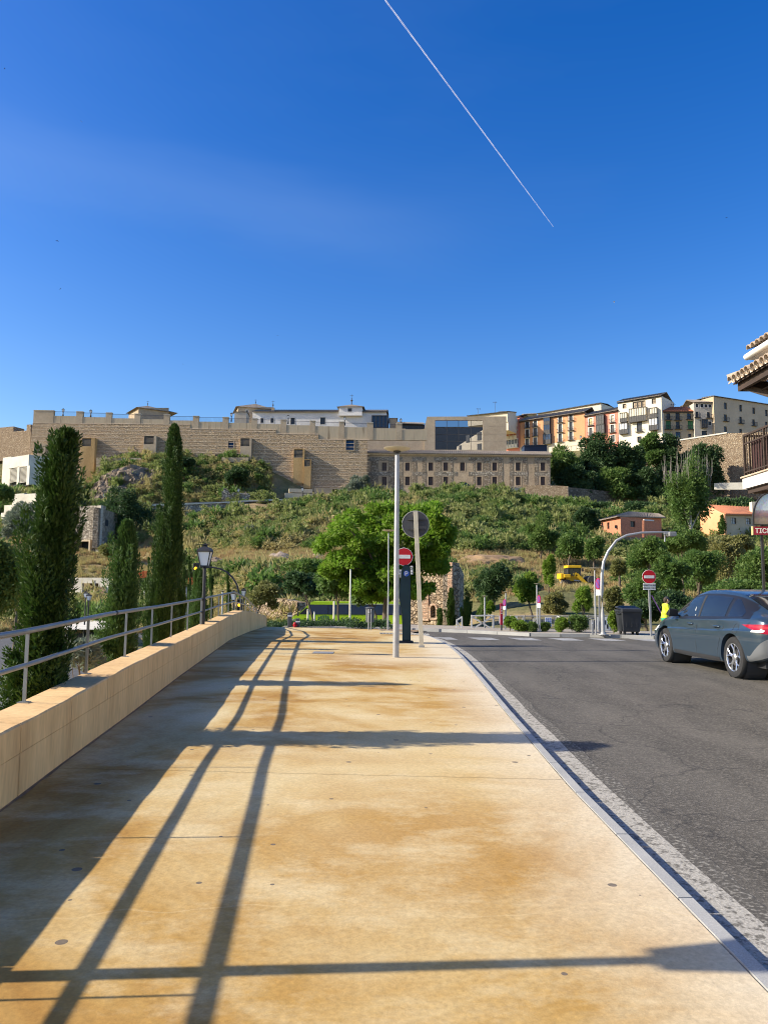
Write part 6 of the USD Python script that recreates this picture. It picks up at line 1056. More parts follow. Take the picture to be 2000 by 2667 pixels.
def opening(t, F, r, kind, frame='frame_white', pane='window_dark', fw=.13):
    u0, u1, z0, z1 = r; k = 'shutter' if pane in ('green_blind',) else 'window'
    w = part(t, k, F.box(MB(), u0 - .01, u1 + .01, z0 - .01, z1 + .01, -.24, -.20), pane); m = MB()
    for a, b, c_, d_ in ((u0 - fw, u0, z0 - fw, z1 + fw), (u1, u1 + fw, z0 - fw, z1 + fw), (u0, u1, z1, z1 + fw)) + (((u0, u1, z0 - fw, z0),) if kind != 'b' else ()): F.box(m, a, b, c_, d_, -.19, .035)
    part(w, 'frame', m, frame); m = MB(); um = (u0 + u1) / 2; F.box(m, um - .03, um + .03, z0, z1, -.20, -.16); F.box(m, u0, u1, (z0 + z1) / 2 - .03, (z0 + z1) / 2 + .03, -.20, -.165); part(w, 'sash', m, 'frame_dark')
    if kind in ('b', 's'):
        b_ = part(t, 'balcony', F.box(MB(), u0 - .45, u1 + .45, z0 - .14, z0 - .02, -.02, .62), 'frame_dark'); m = MB(); n = 9
        F.box(m, u0 - .45, u1 + .45, z0 + .92, z0 + .97, .56, .61)
        for s_ in (u0 - .45, u1 + .41): F.box(m, s_, s_ + .04, z0 + .92, z0 + .97, .0, .56)
        for j in range(n + 1): uu = u0 - .45 + (u1 - u0 + .86) * j / n; F.box(m, uu, uu + .035, z0 - .02, z0 + .92, .565, .6)
        part(b_, 'balcony_rail', m, 'black_iron')
def mirador(t, F, r, nx=3, body='frame_dark', glass='window_dark', d=.9):
    u0, u1, z0, z1 = r; zm = z0 + (z1 - z0) * .42; b_ = part(t, 'glazed_bay', F.box(MB(), u0, u1, z0 + .15, z1 - .12, -.02, d - .08), glass); m = MB()
    for a, c_ in ((z0, z0 + .16), (zm - .05, zm + .05), (z1 - .14, z1)): F.box(m, u0 - .05, u1 + .05, a, c_, -.02, d + (.06 if a != zm - .05 else -.01))
    for j in range(nx + 1): uu = u0 + (u1 - u0) * j / nx; F.box(m, uu - .05, uu + .05, z0 + .16, z1 - .14, d - .08, d)
    for uu in (u0, u1): F.box(m, uu - .04, uu + .04, z0 + .16, z1 - .14, 0, .06)
    for j in range(nx): F.box(m, u0 + (u1 - u0) * (j + .12) / nx, u0 + (u1 - u0) * (j + .88) / nx, z0 + .2, zm - .1, d - .08, d - .03)
    part(b_, 'bay_frame', m, body)
def house(name, label, F, top, base_y, wm, ops, depth=9.0, roof=None, cat='house', extra_holes=()):
    """top: photo points along the eave from left to right; ops: (x0, y0, x1, y1, kind, frame, pane)."""
    tp = [F.px(*q) for q in top]; zb = F.px(top[0][0], base_y)[1]; t = thing(name, label, cat, F.w(tp[0][0], zb))
    poly = sg.Polygon([(tp[0][0], zb), (tp[-1][0], zb)] + tp[::-1]); front = poly; R = []
    for o in ops:
        r = F.rect(*o[:4]); R.append(r)
        if o[4] != 'm': front = front.difference(sg.box(r[0], r[2], r[1], r[3]))
    for h in extra_holes: front = front.difference(h)
    part(t, 'wall', F.slab(front, -.3, 0), wm); part(t, 'rear_wall', F.slab(poly.buffer(-.005), -depth, -.302), wm)
    for o, r in zip(ops, R):
        if o[4] == 'm': mirador(t, F, r, o[5] if len(o) > 5 else 3, *(o[6:8] if len(o) > 6 else ()))
        else: opening(t, F, r, o[4], *(o[5:]))
    if roof is not None: roof_on(t, F, tp[0][0] - .15, tp[-1][0] + .15, tp[0][1] + .12, tp[-1][1] + .12, **roof)
    return t
# stone barracks
BF = Fac(P(950, 1270, 162.0), P(1436, 1270, 158.4)); ops = []
for x0, x1 in ((994.8, 1006.5), (1055, 1067), (1116, 1128), (1154.6, 1166.7), (1198, 1210), (1242, 1254), (1282, 1294), (1343, 1355.6), (1408, 1420)):
    for y0, y1 in ((1204.5, 1226), (1241.5, 1264)):
        if not (y0 > 1240 and abs(x0 - 1198) < 2): ops.append((x0, y0, x1, y1, 'w', 'stucco_tan', 'shutter', .22))
ops.append((990, 1278, 1008, 1287, 'w', 'stucco_tan', 'window_dark', .15))
au, az = BF.px(1205, 1278); ar = BF.px(1229, 1278)[0] - au; g = np.linspace(0, math.pi, 17); arch = sg.Polygon([(au + ar * math.cos(a), az + ar * math.sin(a) * .98) for a in g] + [(au - ar, az - 2), (au + ar, az - 2)])
t = house('stone_barracks', 'long stone barracks with two rows of brown shuttered windows and a tiled eave', BF, [(953, 1181), (1433, 1187)], 1300, 'stucco_tan', ops, 10, None, 'barracks', [arch])
tp0, tp1 = BF.px(953, 1181), BF.px(1433, 1187); roof_on(t, BF, tp0[0] - .1, tp1[0] + .3, tp0[1] + .15, tp1[1] + .15, over=.62, run=5.5, rise=1.75, cornice='stucco_tan')
part(t, 'arch_glazing', BF.slab(arch.buffer(-.02), -.28, -.24), 'dark_glass'); part(t, 'arch_trim', BF.slab(arch.buffer(.35).difference(arch).intersection(sg.box(au - 9, az - 1.2, au + 9, az + 9)), -.1, .08), 'stucco_tan')
m = MB()
for a in np.linspace(.3, math.pi - .3, 5): m.bar(BF.w(au, az - 1, -.2), BF.w(au + ar * .95 * math.cos(a), az + ar * .95 * math.sin(a), -.2), .05, .05)
part(t, 'arch_bars', m, 'frame_dark'); part(t, 'arch_emblem', MB().add(BF.w(au + .5 * np.cos(np.linspace(0, 2 * np.pi, 13)[:-1]) * 1.1, az + .55 + .9 * np.sin(np.linspace(0, 2 * np.pi, 13)[:-1]), -.12), [[0, k, k + 1] for k in range(1, 11)]), 'frame_white')
rows = [(1191, 1199), (1229, 1238.5), (1267, 1275)]; cols = [(966, 985), (1012, 1030), (1039, 1049), (1073, 1084), (1099, 1109), (1134, 1149), (1173, 1179), (1231, 1237), (1259, 1276), (1299, 1309), (1326, 1336), (1362, 1373), (1391, 1401), (1425, 1432)]
for y0, y1 in rows:
    for x0, x1 in ((960, 1048), (1073, 1110), (1130, 1190), (1220, 1310), (1326, 1374), (1391, 1431)):
        if y0 > 1260 and x0 in (1130, 1220): continue
        part(t, 'rubble_panel', BF.box(MB(), *BF.rect(x0, y0, x1, y1), -.05, .05), 'grey_rubble')
for x0, x1 in cols:
    for y0, y1 in ((1199.3, 1228.7), (1238.8, 1266.7)): part(t, 'rubble_panel', BF.box(MB(), *BF.rect(x0, y0, x1, y1), -.05, .05), 'dark_rubble')
# upper town
TF = Fac(P(660, 1110, 191.5), P(1010, 1110, 189.5)); W_ = lambda x0, y0, x1, y1, k='w', *a: (x0, y0, x1, y1, k, *a)
t = house('white_palace', 'long whitewashed palace with a small square tower above the museum parapet', TF, [(658, 1073), (1006, 1073)], 1135, 'white_wash', [W_(679, 1089, 686, 1101), W_(705, 1089, 713, 1101), W_(757, 1088, 768, 1105), W_(834.5, 1087, 847, 1105)], 10, dict(over=.5, run=6, rise=1.9), 'palace')
F2 = Fac(TF.w(*TF.px(882, 1075), .9), TF.w(*TF.px(944, 1075), .9)); tw = house('palace_tower', 'small square whitewashed tower with a pyramid roof and tall finial', F2, [(883, 1060), (943, 1060)], 1082, 'white_wash', [W_(906, 1063, 916, 1072)], 5.3, None, 'tower')
def hip(t, F, x0, x1, y, ya, over, depth, m='roof_tile', xa=None):
    u0, z0 = F.px(x0, y); u1 = F.px(x1, y)[0]; ua, za = F.px(xa or (x0 + x1) / 2, ya); za = z0 + (za - z0) * 1.25; b = [F.w(u0 - over, z0, over), F.w(u1 + over, z0, over), F.w(u1 + over, z0, -depth - over), F.w(u0 - over, z0, -depth - over)]; a = F.w(ua, za, -depth / 2)
    part(t, 'roof', MB().add(b + [a], [[0, 1, 4], [1, 2, 4], [2, 3, 4], [3, 0, 4]]).add(b, [[3, 2, 1, 0]]), m); return a
def finial(t, p, h, s=1.0):
    part(t, 'finial', MB().lathe([(.12 * s, -.3), (.12 * s, h * .3), (.3 * s, h * .36), (.3 * s, h * .42), (.05 * s, h * .48), (.16 * s, h * .56), (.04 * s, h * .62), (.04 * s, h)], p, 8).box(p + A(0, 0, h * .86), (.9 * s, .07, .07)), 'frame_dark', smooth=30)
a = hip(tw, F2, 881, 945, 1059.5, 1049, .35, 5.3); finial(tw, a, 2.6)
F3 = Fac(TF.w(*TF.px(967, 1075), .8), TF.w(*TF.px(1013, 1075), .8)); t = house('glass_block', 'dark glazed block beside the right end of the white palace', F3, [(968, 1081), (1010, 1081)], 1130, 'navy', [W_(970 + k * 10, 1083, 978 + k * 10, 1112, 'w', 'frame_dark', 'blue_glass') for k in range(4)], 5, None, 'building')
F4 = Fac(P(618, 1090, 196), P(720, 1090, 199)); t = house('hip_roof_house', 'brown house with a low pyramid roof and weather vane left of the white palace', F4, [(620, 1060), (709, 1060)], 1110, 'stucco_tan', [W_(640, 1068, 646, 1078)], 8, None); a = hip(t, F4, 618, 711, 1059, 1046.5, .4, 8, xa=671); finial(t, a, 1.2, .6)
t = thing('bell_finial', 'dark iron bell finial standing on the palace roof beside the brown house', 'finial', P(711, 1075, 194)); part(t, 'base', MB().box(P(711, 1070, 194), (.8, .8, 1.6)), 'stucco_tan'); finial(t, P(711, 1062, 194), 1.9, .8)
F5 = Fac(P(610, 1090, 186), P(644, 1090, 186)); house('rooftop_hut', 'small grey rooftop hut in front of the brown hipped house', F5, [(611, 1073), (642, 1073)], 1110, 'grey_stucco', [], 4, dict(over=.1, run=2, rise=.2))
F6 = Fac(P(358, 1080, 190), P(462, 1080, 196)); t = house('hip_roof_house', 'dark brown hipped building behind the parapet left of the tallest cypress', F6, [(361, 1062), (440, 1062)], 1100, 'stucco_tan', [], 8, None); a = hip(t, F6, 359, 458, 1061.5, 1052.5, .5, 8, xa=398); finial(t, a, 1.3, .6)
F7 = Fac(P(1014, 1100, 189), P(1036, 1100, 189)); house('rooftop_hut', 'tan rooftop hut right of the dark glass block', F7, [(1015, 1090), (1034, 1090)], 1130, 'stucco_tan', [], 4, dict(over=.1, run=2, rise=.2))
F8 = Fac(P(1035, 1110, 187), P(1110, 1110, 187.5)); house('dark_roof_house', 'low dark roofed house behind the parapet left of the gallery', F8, [(1036, 1104), (1106, 1106)], 1130, 'navy', [W_(1050 + 14 * k, 1108, 1060 + 14 * k, 1116, 'w', 'frame_dark') for k in range(4)], 6, dict(over=.5, run=4, rise=1.3))
F9 = Fac(P(1216, 1090, 236), P(1322, 1090, 229)); t = house('cream_house', 'cream house with dark eaves peeping over the concrete gallery', F9, [(1218, 1084), (1322, 1073)], 1110, 'cream_stucco', [], 8, dict(over=.6, run=3, rise=.5, m='frame_dark'))
F10 = Fac(P(1322.5, 1090, 229), P(1345, 1090, 234)); house('cream_house', 'shaded cream gable end right of the gallery roof', F10, [(1323, 1072), (1344, 1074)], 1120, 'cream_stucco', [], 6, dict(over=.2, run=3, rise=.3, m='frame_dark'))
F11 = Fac(P(1362, 1080, 240), P(1400, 1080, 240)); house('yellow_house', 'small yellow house behind the orange roof', F11, [(1364, 1080), (1398, 1078)], 1110, 'yellow_stucco', [], 6, dict(over=.4, run=3, rise=.8))
for x, y, D, h in ((1289, 1072, 232, 3.2), (1246, 1077, 232, 1.6)): q = P(x, y, D); t = thing('tv_antenna', ('tall' if h > 2 else 'short') + ' television antenna above the gallery roof', 'antenna', q); part(t, 'mast', MB().tube([q - A(0, 0, .6), q + A(0, 0, h)], .05, 5), 'frame_dark'); part(t, 'elements', MB().box(q + A(0, 0, h * .92), (1.3, .05, .06)).box(q + A(.4, 0, h * .92), (.06, .05, .6)).box(q + A(-.4, 0, h * .92), (.06, .05, .5)), 'frame_dark')
HS = []
F = Fac(P(1317, 1150, 239), P(1353, 1150, 236)); house('salmon_house', 'narrow house with stacked glazed galleries beside the concrete gallery', F, [(1317, 1092), (1353, 1084)], 1178, 'salmon_stucco', [W_(1319, 1100, 1349, 1119, 'm', 3, 'frame_white', 'terracotta_stucco'), W_(1319, 1125, 1349, 1143, 'm', 3, 'frame_white', 'terracotta_stucco'), W_(1319, 1147, 1350, 1166, 'm', 4, 'frame_white', 'window_dark')], 9, dict(over=.5, run=4, rise=1.3))
F = Fac(P(1352.5, 1150, 236), P(1523.5, 1150, 224)); ops = []
for x0, x1, ys in ((1369, 1377, (1099, 1119, 1143)), (1390, 1398, (1096, 1115, 1140)), (1454, 1463, (1085, 1105, 1130)), (1482, 1491, (1080, 1100, 1125))):
    for k, y in enumerate(ys): ops.append((x0, y, x1, y + (14.5, 20, 20)[k], 'b', 'frame_white', 'window_dark', .28))
ops += [W_(1418, 1089, 1434, 1105, 'm', 3, 'frame_dark', 'blue_glass'), W_(1418, 1107, 1434, 1130, 'm', 3, 'frame_dark', 'blue_glass'), W_(1417, 1132, 1436, 1156, 'm', 3, 'frame_dark', 'blue_glass')]
t = house('orange_house', 'long bright orange house with white framed balcony doors on the skyline', F, [(1354, 1098), (1523, 1073)], 1180, 'orange_stucco', ops, 10, dict(over=.7, run=6, rise=2.6, m='roof_tile', cornice='shutter'))
part(t, 'plinth', F.slab(sg.Polygon([F.px(1354, 1166), F.px(1523, 1143), F.px(1523, 1180), F.px(1354, 1185)]), -.05, .06), 'cream_stucco')
F2 = Fac(P(1490, 1060, 236), P(1566, 1060, 229)); house('cream_house', 'cream upper storey with black eaves behind the orange roof', F2, [(1400, 1078), (1565, 1050)], 1100, 'cream_stucco', [], 8, dict(over=.5, run=4, rise=.4, m='frame_dark'))
F = Fac(P(1523.5, 1150, 224), P(1608.5, 1150, 216.5)); ops = [W_(1533, 1090, 1543, 1107, 'b', 'frame_white', 'yellow_stucco', .3), W_(1534, 1115, 1543, 1133, 'b', 'frame_white', 'window_dark', .3), W_(1590, 1082, 1599, 1099, 'b', 'frame_white', 'cream_stucco', .3), W_(1590, 1107, 1600, 1125, 'b', 'frame_white', 'window_dark', .3), W_(1556, 1083, 1576, 1104, 'm', 3), W_(1556, 1108, 1577, 1129, 'm', 3), W_(1534, 1141, 1543, 1153, 'w', 'frame_white'), W_(1590, 1134, 1601, 1150, 'w', 'frame_white')]
house('salmon_house', 'salmon pink house with dark glazed bays and white framed windows', F, [(1524, 1084), (1608, 1069)], 1180, 'salmon_stucco', ops, 9, dict(over=.7, run=5, rise=2.2, cornice='shutter'))
F = Fac(P(1608.5, 1150, 216.5), P(1723, 1150, 208.5)); ops = [W_(1622, 1053, 1630, 1062, 'w', 'frame_dark', 'stucco_tan', .08), W_(1648, 1048, 1658, 1065, 'w', 'frame_dark', 'stucco_tan', .1), W_(1659.5, 1046, 1669, 1063.5, 'w', 'frame_dark', 'stucco_tan', .1), W_(1670.5, 1044.5, 1680, 1061.5, 'w', 'frame_dark', 'stucco_tan', .1), W_(1698, 1039, 1707, 1049.5, 'w', 'frame_dark', 'stucco_tan', .08), W_(1641, 1066, 1685, 1096, 'm', 7, 'frame_dark', 'cream_metal'), W_(1617, 1077, 1635, 1099, 'm', 3, 'frame_dark', 'cream_metal'), W_(1615, 1104, 1636, 1130, 'm', 3, 'frame_dark', 'lantern_glass'), W_(1694, 1064, 1713, 1088, 'm', 3, 'frame_dark', 'cream_metal'), W_(1692, 1091, 1714, 1120, 'm', 3, 'frame_dark', 'lantern_glass'), W_(1659, 1101, 1671, 1123, 's', 'frame_dark', 'window_dark', .1), W_(1701, 1123, 1710, 1138, 'w', 'frame_dark', 'stucco_tan', .08), W_(1660, 1138, 1670, 1150, 'w', 'frame_dark', 'window_dark', .08)]
house('white_house', 'tall white house with projecting dark wooden glazed balconies', F, [(1609, 1048), (1722, 1030)], 1185, 'cream_white', ops, 10, dict(over=.6, run=4, rise=1.7, cornice='frame_dark'))
F = Fac(P(1723.5, 1150, 209.5), P(1807, 1150, 209.5)); ops = [W_(1735, 1076, 1745, 1093, 'b', 'olive_stucco'), W_(1759, 1075, 1770, 1094, 'b', 'olive_stucco', 'window_dark'), W_(1789, 1076, 1799, 1092, 'b', 'olive_stucco', 'blue_glass'), W_(1734, 1096, 1747, 1118, 's', 'olive_stucco', 'green_blind'), W_(1760, 1097, 1770, 1117, 's', 'olive_stucco', 'window_dark'), W_(1791, 1096, 1806, 1118, 's', 'olive_stucco', 'green_blind'), W_(1737, 1129, 1746, 1138, 'w', 'olive_stucco'), W_(1759, 1125, 1772, 1139, 'w', 'olive_stucco', 'blue_glass'), W_(1792, 1130, 1800, 1139, 'w', 'olive_stucco')]
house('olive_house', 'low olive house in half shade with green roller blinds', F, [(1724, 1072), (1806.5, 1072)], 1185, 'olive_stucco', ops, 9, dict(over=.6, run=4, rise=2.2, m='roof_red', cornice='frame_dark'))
F = Fac(P(1806.8, 1150, 208.5), P(1857.5, 1150, 208.5)); ops = [W_(1811, 1052, 1818, 1060), W_(1824, 1052, 1831, 1060.5), W_(1835, 1053, 1841, 1061), W_(1845.5, 1053, 1852, 1061), W_(1811, 1072, 1819, 1087, 'b', 'grey_stucco'), W_(1841, 1073, 1849, 1088, 'b', 'grey_stucco'), W_(1824, 1093, 1840, 1115, 'm', 3), W_(1844, 1097, 1852, 1107), W_(1827, 1122, 1841, 1133, 'w', 'grey_stucco')]
house('grey_house', 'narrow grey house with four attic windows and a small glazed bay', F, [(1807, 1049), (1857, 1049)], 1185, 'grey_stucco', ops, 9, dict(over=.5, run=5, rise=2.0))
F = Fac(P(1857.8, 1150, 207.5), P(2060, 1150, 219)); ops = []
for x0, x1, ys in ((1885, 1893, ((1048, 1066, 'w'), (1079, 1097, 'b'), (1110, 1126, 'w'))), (1925, 1932, ((1054, 1072, 'w'), (1085, 1103, 'b'), (1117, 1130, 'w'))), (1959, 1966, ((1061, 1078, 'w'), (1092, 1109, 'b'))), (1992, 1999, ((1067, 1084, 'w'), (1098, 1114, 'w')))):
    for y0, y1, k in ys: ops.append((x0, y0, x1, y1, k, 'beige_stucco', 'window_dark', .1))
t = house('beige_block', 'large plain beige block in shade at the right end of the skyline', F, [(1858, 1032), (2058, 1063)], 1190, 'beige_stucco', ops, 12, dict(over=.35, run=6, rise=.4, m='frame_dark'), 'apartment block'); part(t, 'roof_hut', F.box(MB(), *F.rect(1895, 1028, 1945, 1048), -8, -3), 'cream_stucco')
F = Fac(P(1828, 1050, 215), P(1858, 1050, 213)); house('cream_house', 'cream gable between the grey house and the beige block', F, [(1829, 1036), (1857, 1031)], 1070, 'cream_stucco', [], 5, dict(over=.1, run=2, rise=.2))
q = P(1753, 1055, 214); t = thing('tv_antenna', 'television antenna on the olive house roof', 'antenna', q); part(t, 'mast', MB().tube([q - A(0, 0, 1.5), q + A(0, 0, 1.0)], .05, 5), 'frame_dark'); part(t, 'elements', MB().box(q + A(0, 0, .2), (1.6, .05, .07)).box(q + A(.4, 0, .2), (.06, .05, .9)).box(q + A(-.4, 0, .3), (.06, .05, .6)), 'frame_dark')
# navy kiosk and railing on the street below the orange house
F = Fac(P(1364, 1170, 205), P(1425, 1170, 205)); house('kiosk', 'dark navy kiosk roof below the orange house', F, [(1365, 1161), (1424, 1160)], 1180, 'navy', [], 4, dict(over=.2, run=2, rise=.1, m='navy'))
q0, q1 = P(1426, 1164, 206), P(1525, 1160, 203); t = thing('street_railing', 'thin railing on the upper street below the orange house', 'railing', q0); part(t, 'rail', MB().tube([q0, q1], .05, 5), 'frame_dark')
for k in range(9): p_ = q0 + (q1 - q0) * k / 8; part(t, 'post', MB().tube([p_ - A(0, 0, 1.2), p_], .04, 5), 'frame_dark')
# terrace walls, bastion
def wall_px(name, label, x0, D0, x1, D1, poly, m, th=1.2, cop=None):
    F = Fac(P(x0, 1300, D0), P(x1, 1300, D1)); pts = [F.px(*q) for q in poly]; t = thing(name, label, 'wall', F.w(*pts[0])); v, f = extr(sg.Polygon(pts), 1.0); tm = trimesh.Trimesh(v, f); part(t, 'masonry', (F.w(v[:, 0], v[:, 1], -th + th * v[:, 2]), f), m)
    if cop: part(t, 'coping', MB().bar(F.w(*F.px(*cop[0]), -th / 2), F.w(*F.px(*cop[1]), -th / 2), th + .3, .3), 'pale_concrete')
    return t
wall_px('terrace_wall', 'rubble terrace wall at the right end of the barracks', 1358, 156.5, 1480, 154, [(1360, 1325), (1481, 1330), (1479, 1266), (1363, 1262)], 'warm_rubble', 3)
wall_px('stair_wall', 'pale sloping wall of the ramp stair right of the terrace wall', 1480, 153.5, 1503, 148, [(1481, 1330), (1504, 1350), (1502, 1335), (1488, 1296), (1481, 1295)], 'pale_concrete', .8)
wall_px('rampart', 'long rampart of rubble coloured darker for the shade under the terrace trees', 1478, 158, 1760, 173, [(1478, 1345), (1760, 1350), (1760, 1302), (1600, 1281), (1478, 1268)], 'shade_darkened_rubble', 2)
wall_px('bastion', 'rough sunlit stone bastion with a pale coping beside the balcony', 1540, 196, 2010, 168, [(1540, 1310), (2010, 1300), (2010, 1124), (1942, 1127), (1893, 1128), (1700, 1158), (1540, 1180)], 'warm_rubble', 3, ((1700, 1157), (1893, 1127)))
wall_px('garden_wall', 'low pale wall at the foot of the stone bastion', 1860, 168, 1945, 166, [(1860, 1275), (1945, 1275), (1945, 1256), (1860, 1258)], 'pale_concrete', .6)
wall_px('retaining_wall', 'shaded rubble retaining wall under the street railing in the left middle distance', 392, 136.5, 800, 147.2, [(392, 1362), (480, 1356), (560, 1350), (640, 1340), (800, 1312), (800, 1299), (700, 1309), (560, 1311), (392, 1317)], 'grey_rubble', 1.0, ((395, 1316), (798, 1299)))
m = MB(); pp = [P(x, y, D) for x, y, D in ((798, 1298.5, 147.5), (880, 1294, 150.5), (1000, 1287.5, 154), (1120, 1283, 154.5), (1250, 1280, 155), (1358, 1270, 156.5))]
for a, b in zip(pp[:-1], pp[1:]): m.bar(a - A(0, 0, .5), b - A(0, 0, .5), .5, 1.0)
solo('street_parapet', m, 'far_paving', 'low pale parapet along the street before the barracks', 'wall')
q0, q1 = P(690, 1306, 142.5), P(800, 1296, 147.2); t = thing('street_railing', 'thin dark railing on the street edge left of the grey green bush', 'railing', q0); part(t, 'rail', MB().tube([P(400, 1311, 137), P(560, 1307, 140), q0, q1], .05, 5), 'frame_dark')
# street lanterns on the hill
def far_lamp(x, yt, yb, D, lab): a, b = P(x, yt, D), P(x, yb, D); lantern_lamp((a[0], D, b[2]), a[2], lab, 1.5)
for args in ((273, 1283, 1321, 139, 'dark lantern post on the path above the stone pillar wall'), (1130.5, 1237, 1282, 161, 'dark lantern post before the left half of the barracks'), (1301, 1231, 1278, 161, 'dark lantern post before the right half of the barracks'), (622, 1270, 1312, 146, 'dark lantern post on the path below the grassy outcrop'), (788, 1268, 1300, 150, 'dark lantern post beside the stained concrete steps'), (165, 1063, 1086, 162, 'leftmost little lantern on the museum parapet'), (237, 1066, 1088, 162, 'second little lantern on the museum parapet from the left'), (603, 1074, 1098, 163, 'little lantern on the parapet before the brown hipped house'), (751, 1080, 1104, 164, 'little lantern on the parapet before the white palace'), (898, 1084, 1108, 164, 'little lantern on the parapet below the palace tower'), (1044, 1089, 1112, 165, 'rightmost little lantern on the museum parapet'), (1512, 1133, 1160, 203, 'dark lantern on the upper street below the orange house')): far_lamp(*args)
# middle distance houses
def two_face(name, label, cat, L, R, top, base, wl, wr, opsl, opsr):
    FL = Fac(P(L[0], 1400, L[1]), P(L[2], 1400, L[3])); FR = Fac(P(L[2], 1400, L[3]), P(R[0], 1400, R[1])); t = thing(name, label, cat, P(L[2], base, L[3]))
    for F, pts, wm, ops in ((FL, [(L[0], top[0]), (L[2], top[1])], wl, opsl), (FR, [(L[2], top[1]), (R[0], top[2])], wr, opsr)):
        tp = [F.px(*q) for q in pts]; zb = F.px(pts[0][0], base)[1]; poly = sg.Polygon([(tp[0][0], zb), (tp[1][0], zb), tp[1], tp[0]]); fr_ = poly
        for o in ops: r = F.rect(*o[:4]); fr_ = fr_.difference(sg.box(r[0], r[2], r[1], r[3]))
        part(t, 'wall', F.slab(fr_, -.3, -.002), wm)
        for o in ops: opening(t, F, F.rect(*o[:4]), *o[4:])
    return t, FL, FR
t, FL, FR = two_face('terracotta_house', 'terracotta farmhouse with stone footing behind the curved mast', 'house', (1562, 131, 1616, 124), (1722, 128.5), (1357, 1346, 1348), 1440, 'terracotta_stucco', 'terracotta_stucco', [W_(1581.5, 1361, 1587, 1377, 'w', 'terracotta_stucco'), W_(1566, 1361, 1571, 1374, 'w', 'terracotta_stucco')], [W_(1641, 1357, 1654, 1373, 'w', 'terracotta_stucco')])
for F, x0, x1 in ((FL, 1562, 1615.6), (FR, 1616.4, 1722)): part(t, 'stone_footing', F.box(MB(), *F.rect(x0, 1398, x1, 1440), -.1, .05), 'warm_rubble')
c = [FL.w(*FL.px(1558, 1356), .5), FL.w(*FL.px(1616, 1344), .6), FR.w(*FR.px(1728, 1348), .5)]; rb = [P(1636, 1332.5, 129), P(1716, 1338, 132)]
part(t, 'roof', MB().add([c[0], c[1], rb[0]], [[0, 1, 2]]).add([c[1], c[2], rb[1], rb[0]], [[0, 1, 2, 3]]).add([c[0] - A(0, 0, .15), c[1] - A(0, 0, .15), c[2] - A(0, 0, .15), rb[1] - A(0, 0, .15), rb[0] - A(0, 0, .15)], [[2, 1, 0, 0], [4, 3, 2, 0]]).add([c[0], c[1], c[1] - A(0, 0, .15), c[0] - A(0, 0, .15)], [[0, 3, 2, 1]]).add([c[1], c[2], c[2] - A(0, 0, .15), c[1] - A(0, 0, .15)], [[0, 3, 2, 1]]), 'roof_tile')
m = MB()
for k in range(26): a = (k + .5) / 26; m.tube([c[1] + (c[2] - c[1]) * a, rb[0] + (rb[1] - rb[0]) * a], .09, 5)
for k in range(14): a = (k + .5) / 14; m.tube([c[0] + (c[1] - c[0]) * a, c[0] + (c[1] - c[0]) * a * .2 + (rb[0] - c[0]) * a * .8 + 0 * rb[0]], .09, 5)
part(t, 'tile_rows', m, 'roof_tile', kind='stuff'); part(t, 'porch_post', MB().bar(P(1676, 1400, 123), P(1676, 1355, 123), .25, .25), 'terracotta_stucco'); part(t, 'porch_beam', MB().bar(P(1676, 1354, 123), P(1702, 1356, 124), .2, .2), 'frame_white')
b_ = P(1604, 1372, 125); part(t, 'wall_lantern', MB().box(b_, (.3, .3, .5)).bar(b_ - A(0, 0, .35), b_ + A(.6, .3, -.45), .05, .05), 'black_iron')
t, FL, FR = two_face('tiled_house', 'small house with a bright orange tiled roof under the bastion', 'house', (1822, 134, 1886, 126), (1966, 130), (1330, 1338, 1340), 1405, 'orange_stucco', 'beige_stucco', [], [W_(1904, 1348, 1917, 1365, 'w', 'beige_stucco', 'galv'), W_(1942, 1349, 1955, 1366, 'w', 'beige_stucco', 'galv')])
e0, e1, r0, r1 = FR.w(*FR.px(1884, 1338.5), .4), FR.w(*FR.px(1968, 1340.5), .4), P(1846, 1315, 133), P(1972, 1321.5, 136); dn = A(0, 0, .18)
part(t, 'roof', MB().add([e0, e1, r1, r0, e0 - dn, e1 - dn, r1 - dn, r0 - dn], [[0, 1, 2, 3], [4, 7, 6, 5], [0, 4, 5, 1], [3, 7, 4, 0], [1, 5, 6, 2]]), 'roof_red'); m = MB()
for k in range(30): a = (k + .5) / 30; m.tube([e0 + (e1 - e0) * a, r0 + (r1 - r0) * a], .09, 5)
part(t, 'tile_rows', m, 'roof_red', kind='stuff'); part(t, 'gable', MB().add([FL.w(*FL.px(1822, 1331), -.01), FL.w(*FL.px(1886, 1339), -.01), r0 - dn * 1.2], [[0, 1, 2]]), 'orange_stucco'); part(t, 'chimney', MB().box(P(1965, 1322, 131), (1.3, 1.0, 1.9)), 'cream_stucco')
cypress('dark oval cypress against the orange gable of the tiled house', P(1880, 1392, 120), P(1880, 1343, 120), .62, 1600, 'leaf_cypress', 33, .3, group=None)
for k, (x0, x1, m_, lab) in enumerate(((1573, 1594, 'sign_red', 'red plastic barrier before the terracotta farmhouse'), (1604, 1634, 'sign_white', 'white plastic barrier before the terracotta farmhouse'), (1556, 1566, 'sign_red', 'short red barrier end left of the terracotta farmhouse'))):
    a, b = P(x0, 1420, 119), P(x1, 1433, 119); t = thing('plastic_barrier', lab, 'barrier', b); n = max(2, int((x1 - x0) / 5)); w = b[0] - a[0]
    for z_ in (a[2] - .1, b[2] + .1): part(t, 'bar', MB().box(((a[0] + b[0]) / 2, 119, z_), (w, .12, .2)), m_)
    for j in range(n + 1): part(t, 'upright', MB().box((a[0] + w * j / n, 119, (a[2] + b[2]) / 2), (.1, .1, a[2] - b[2])), m_)
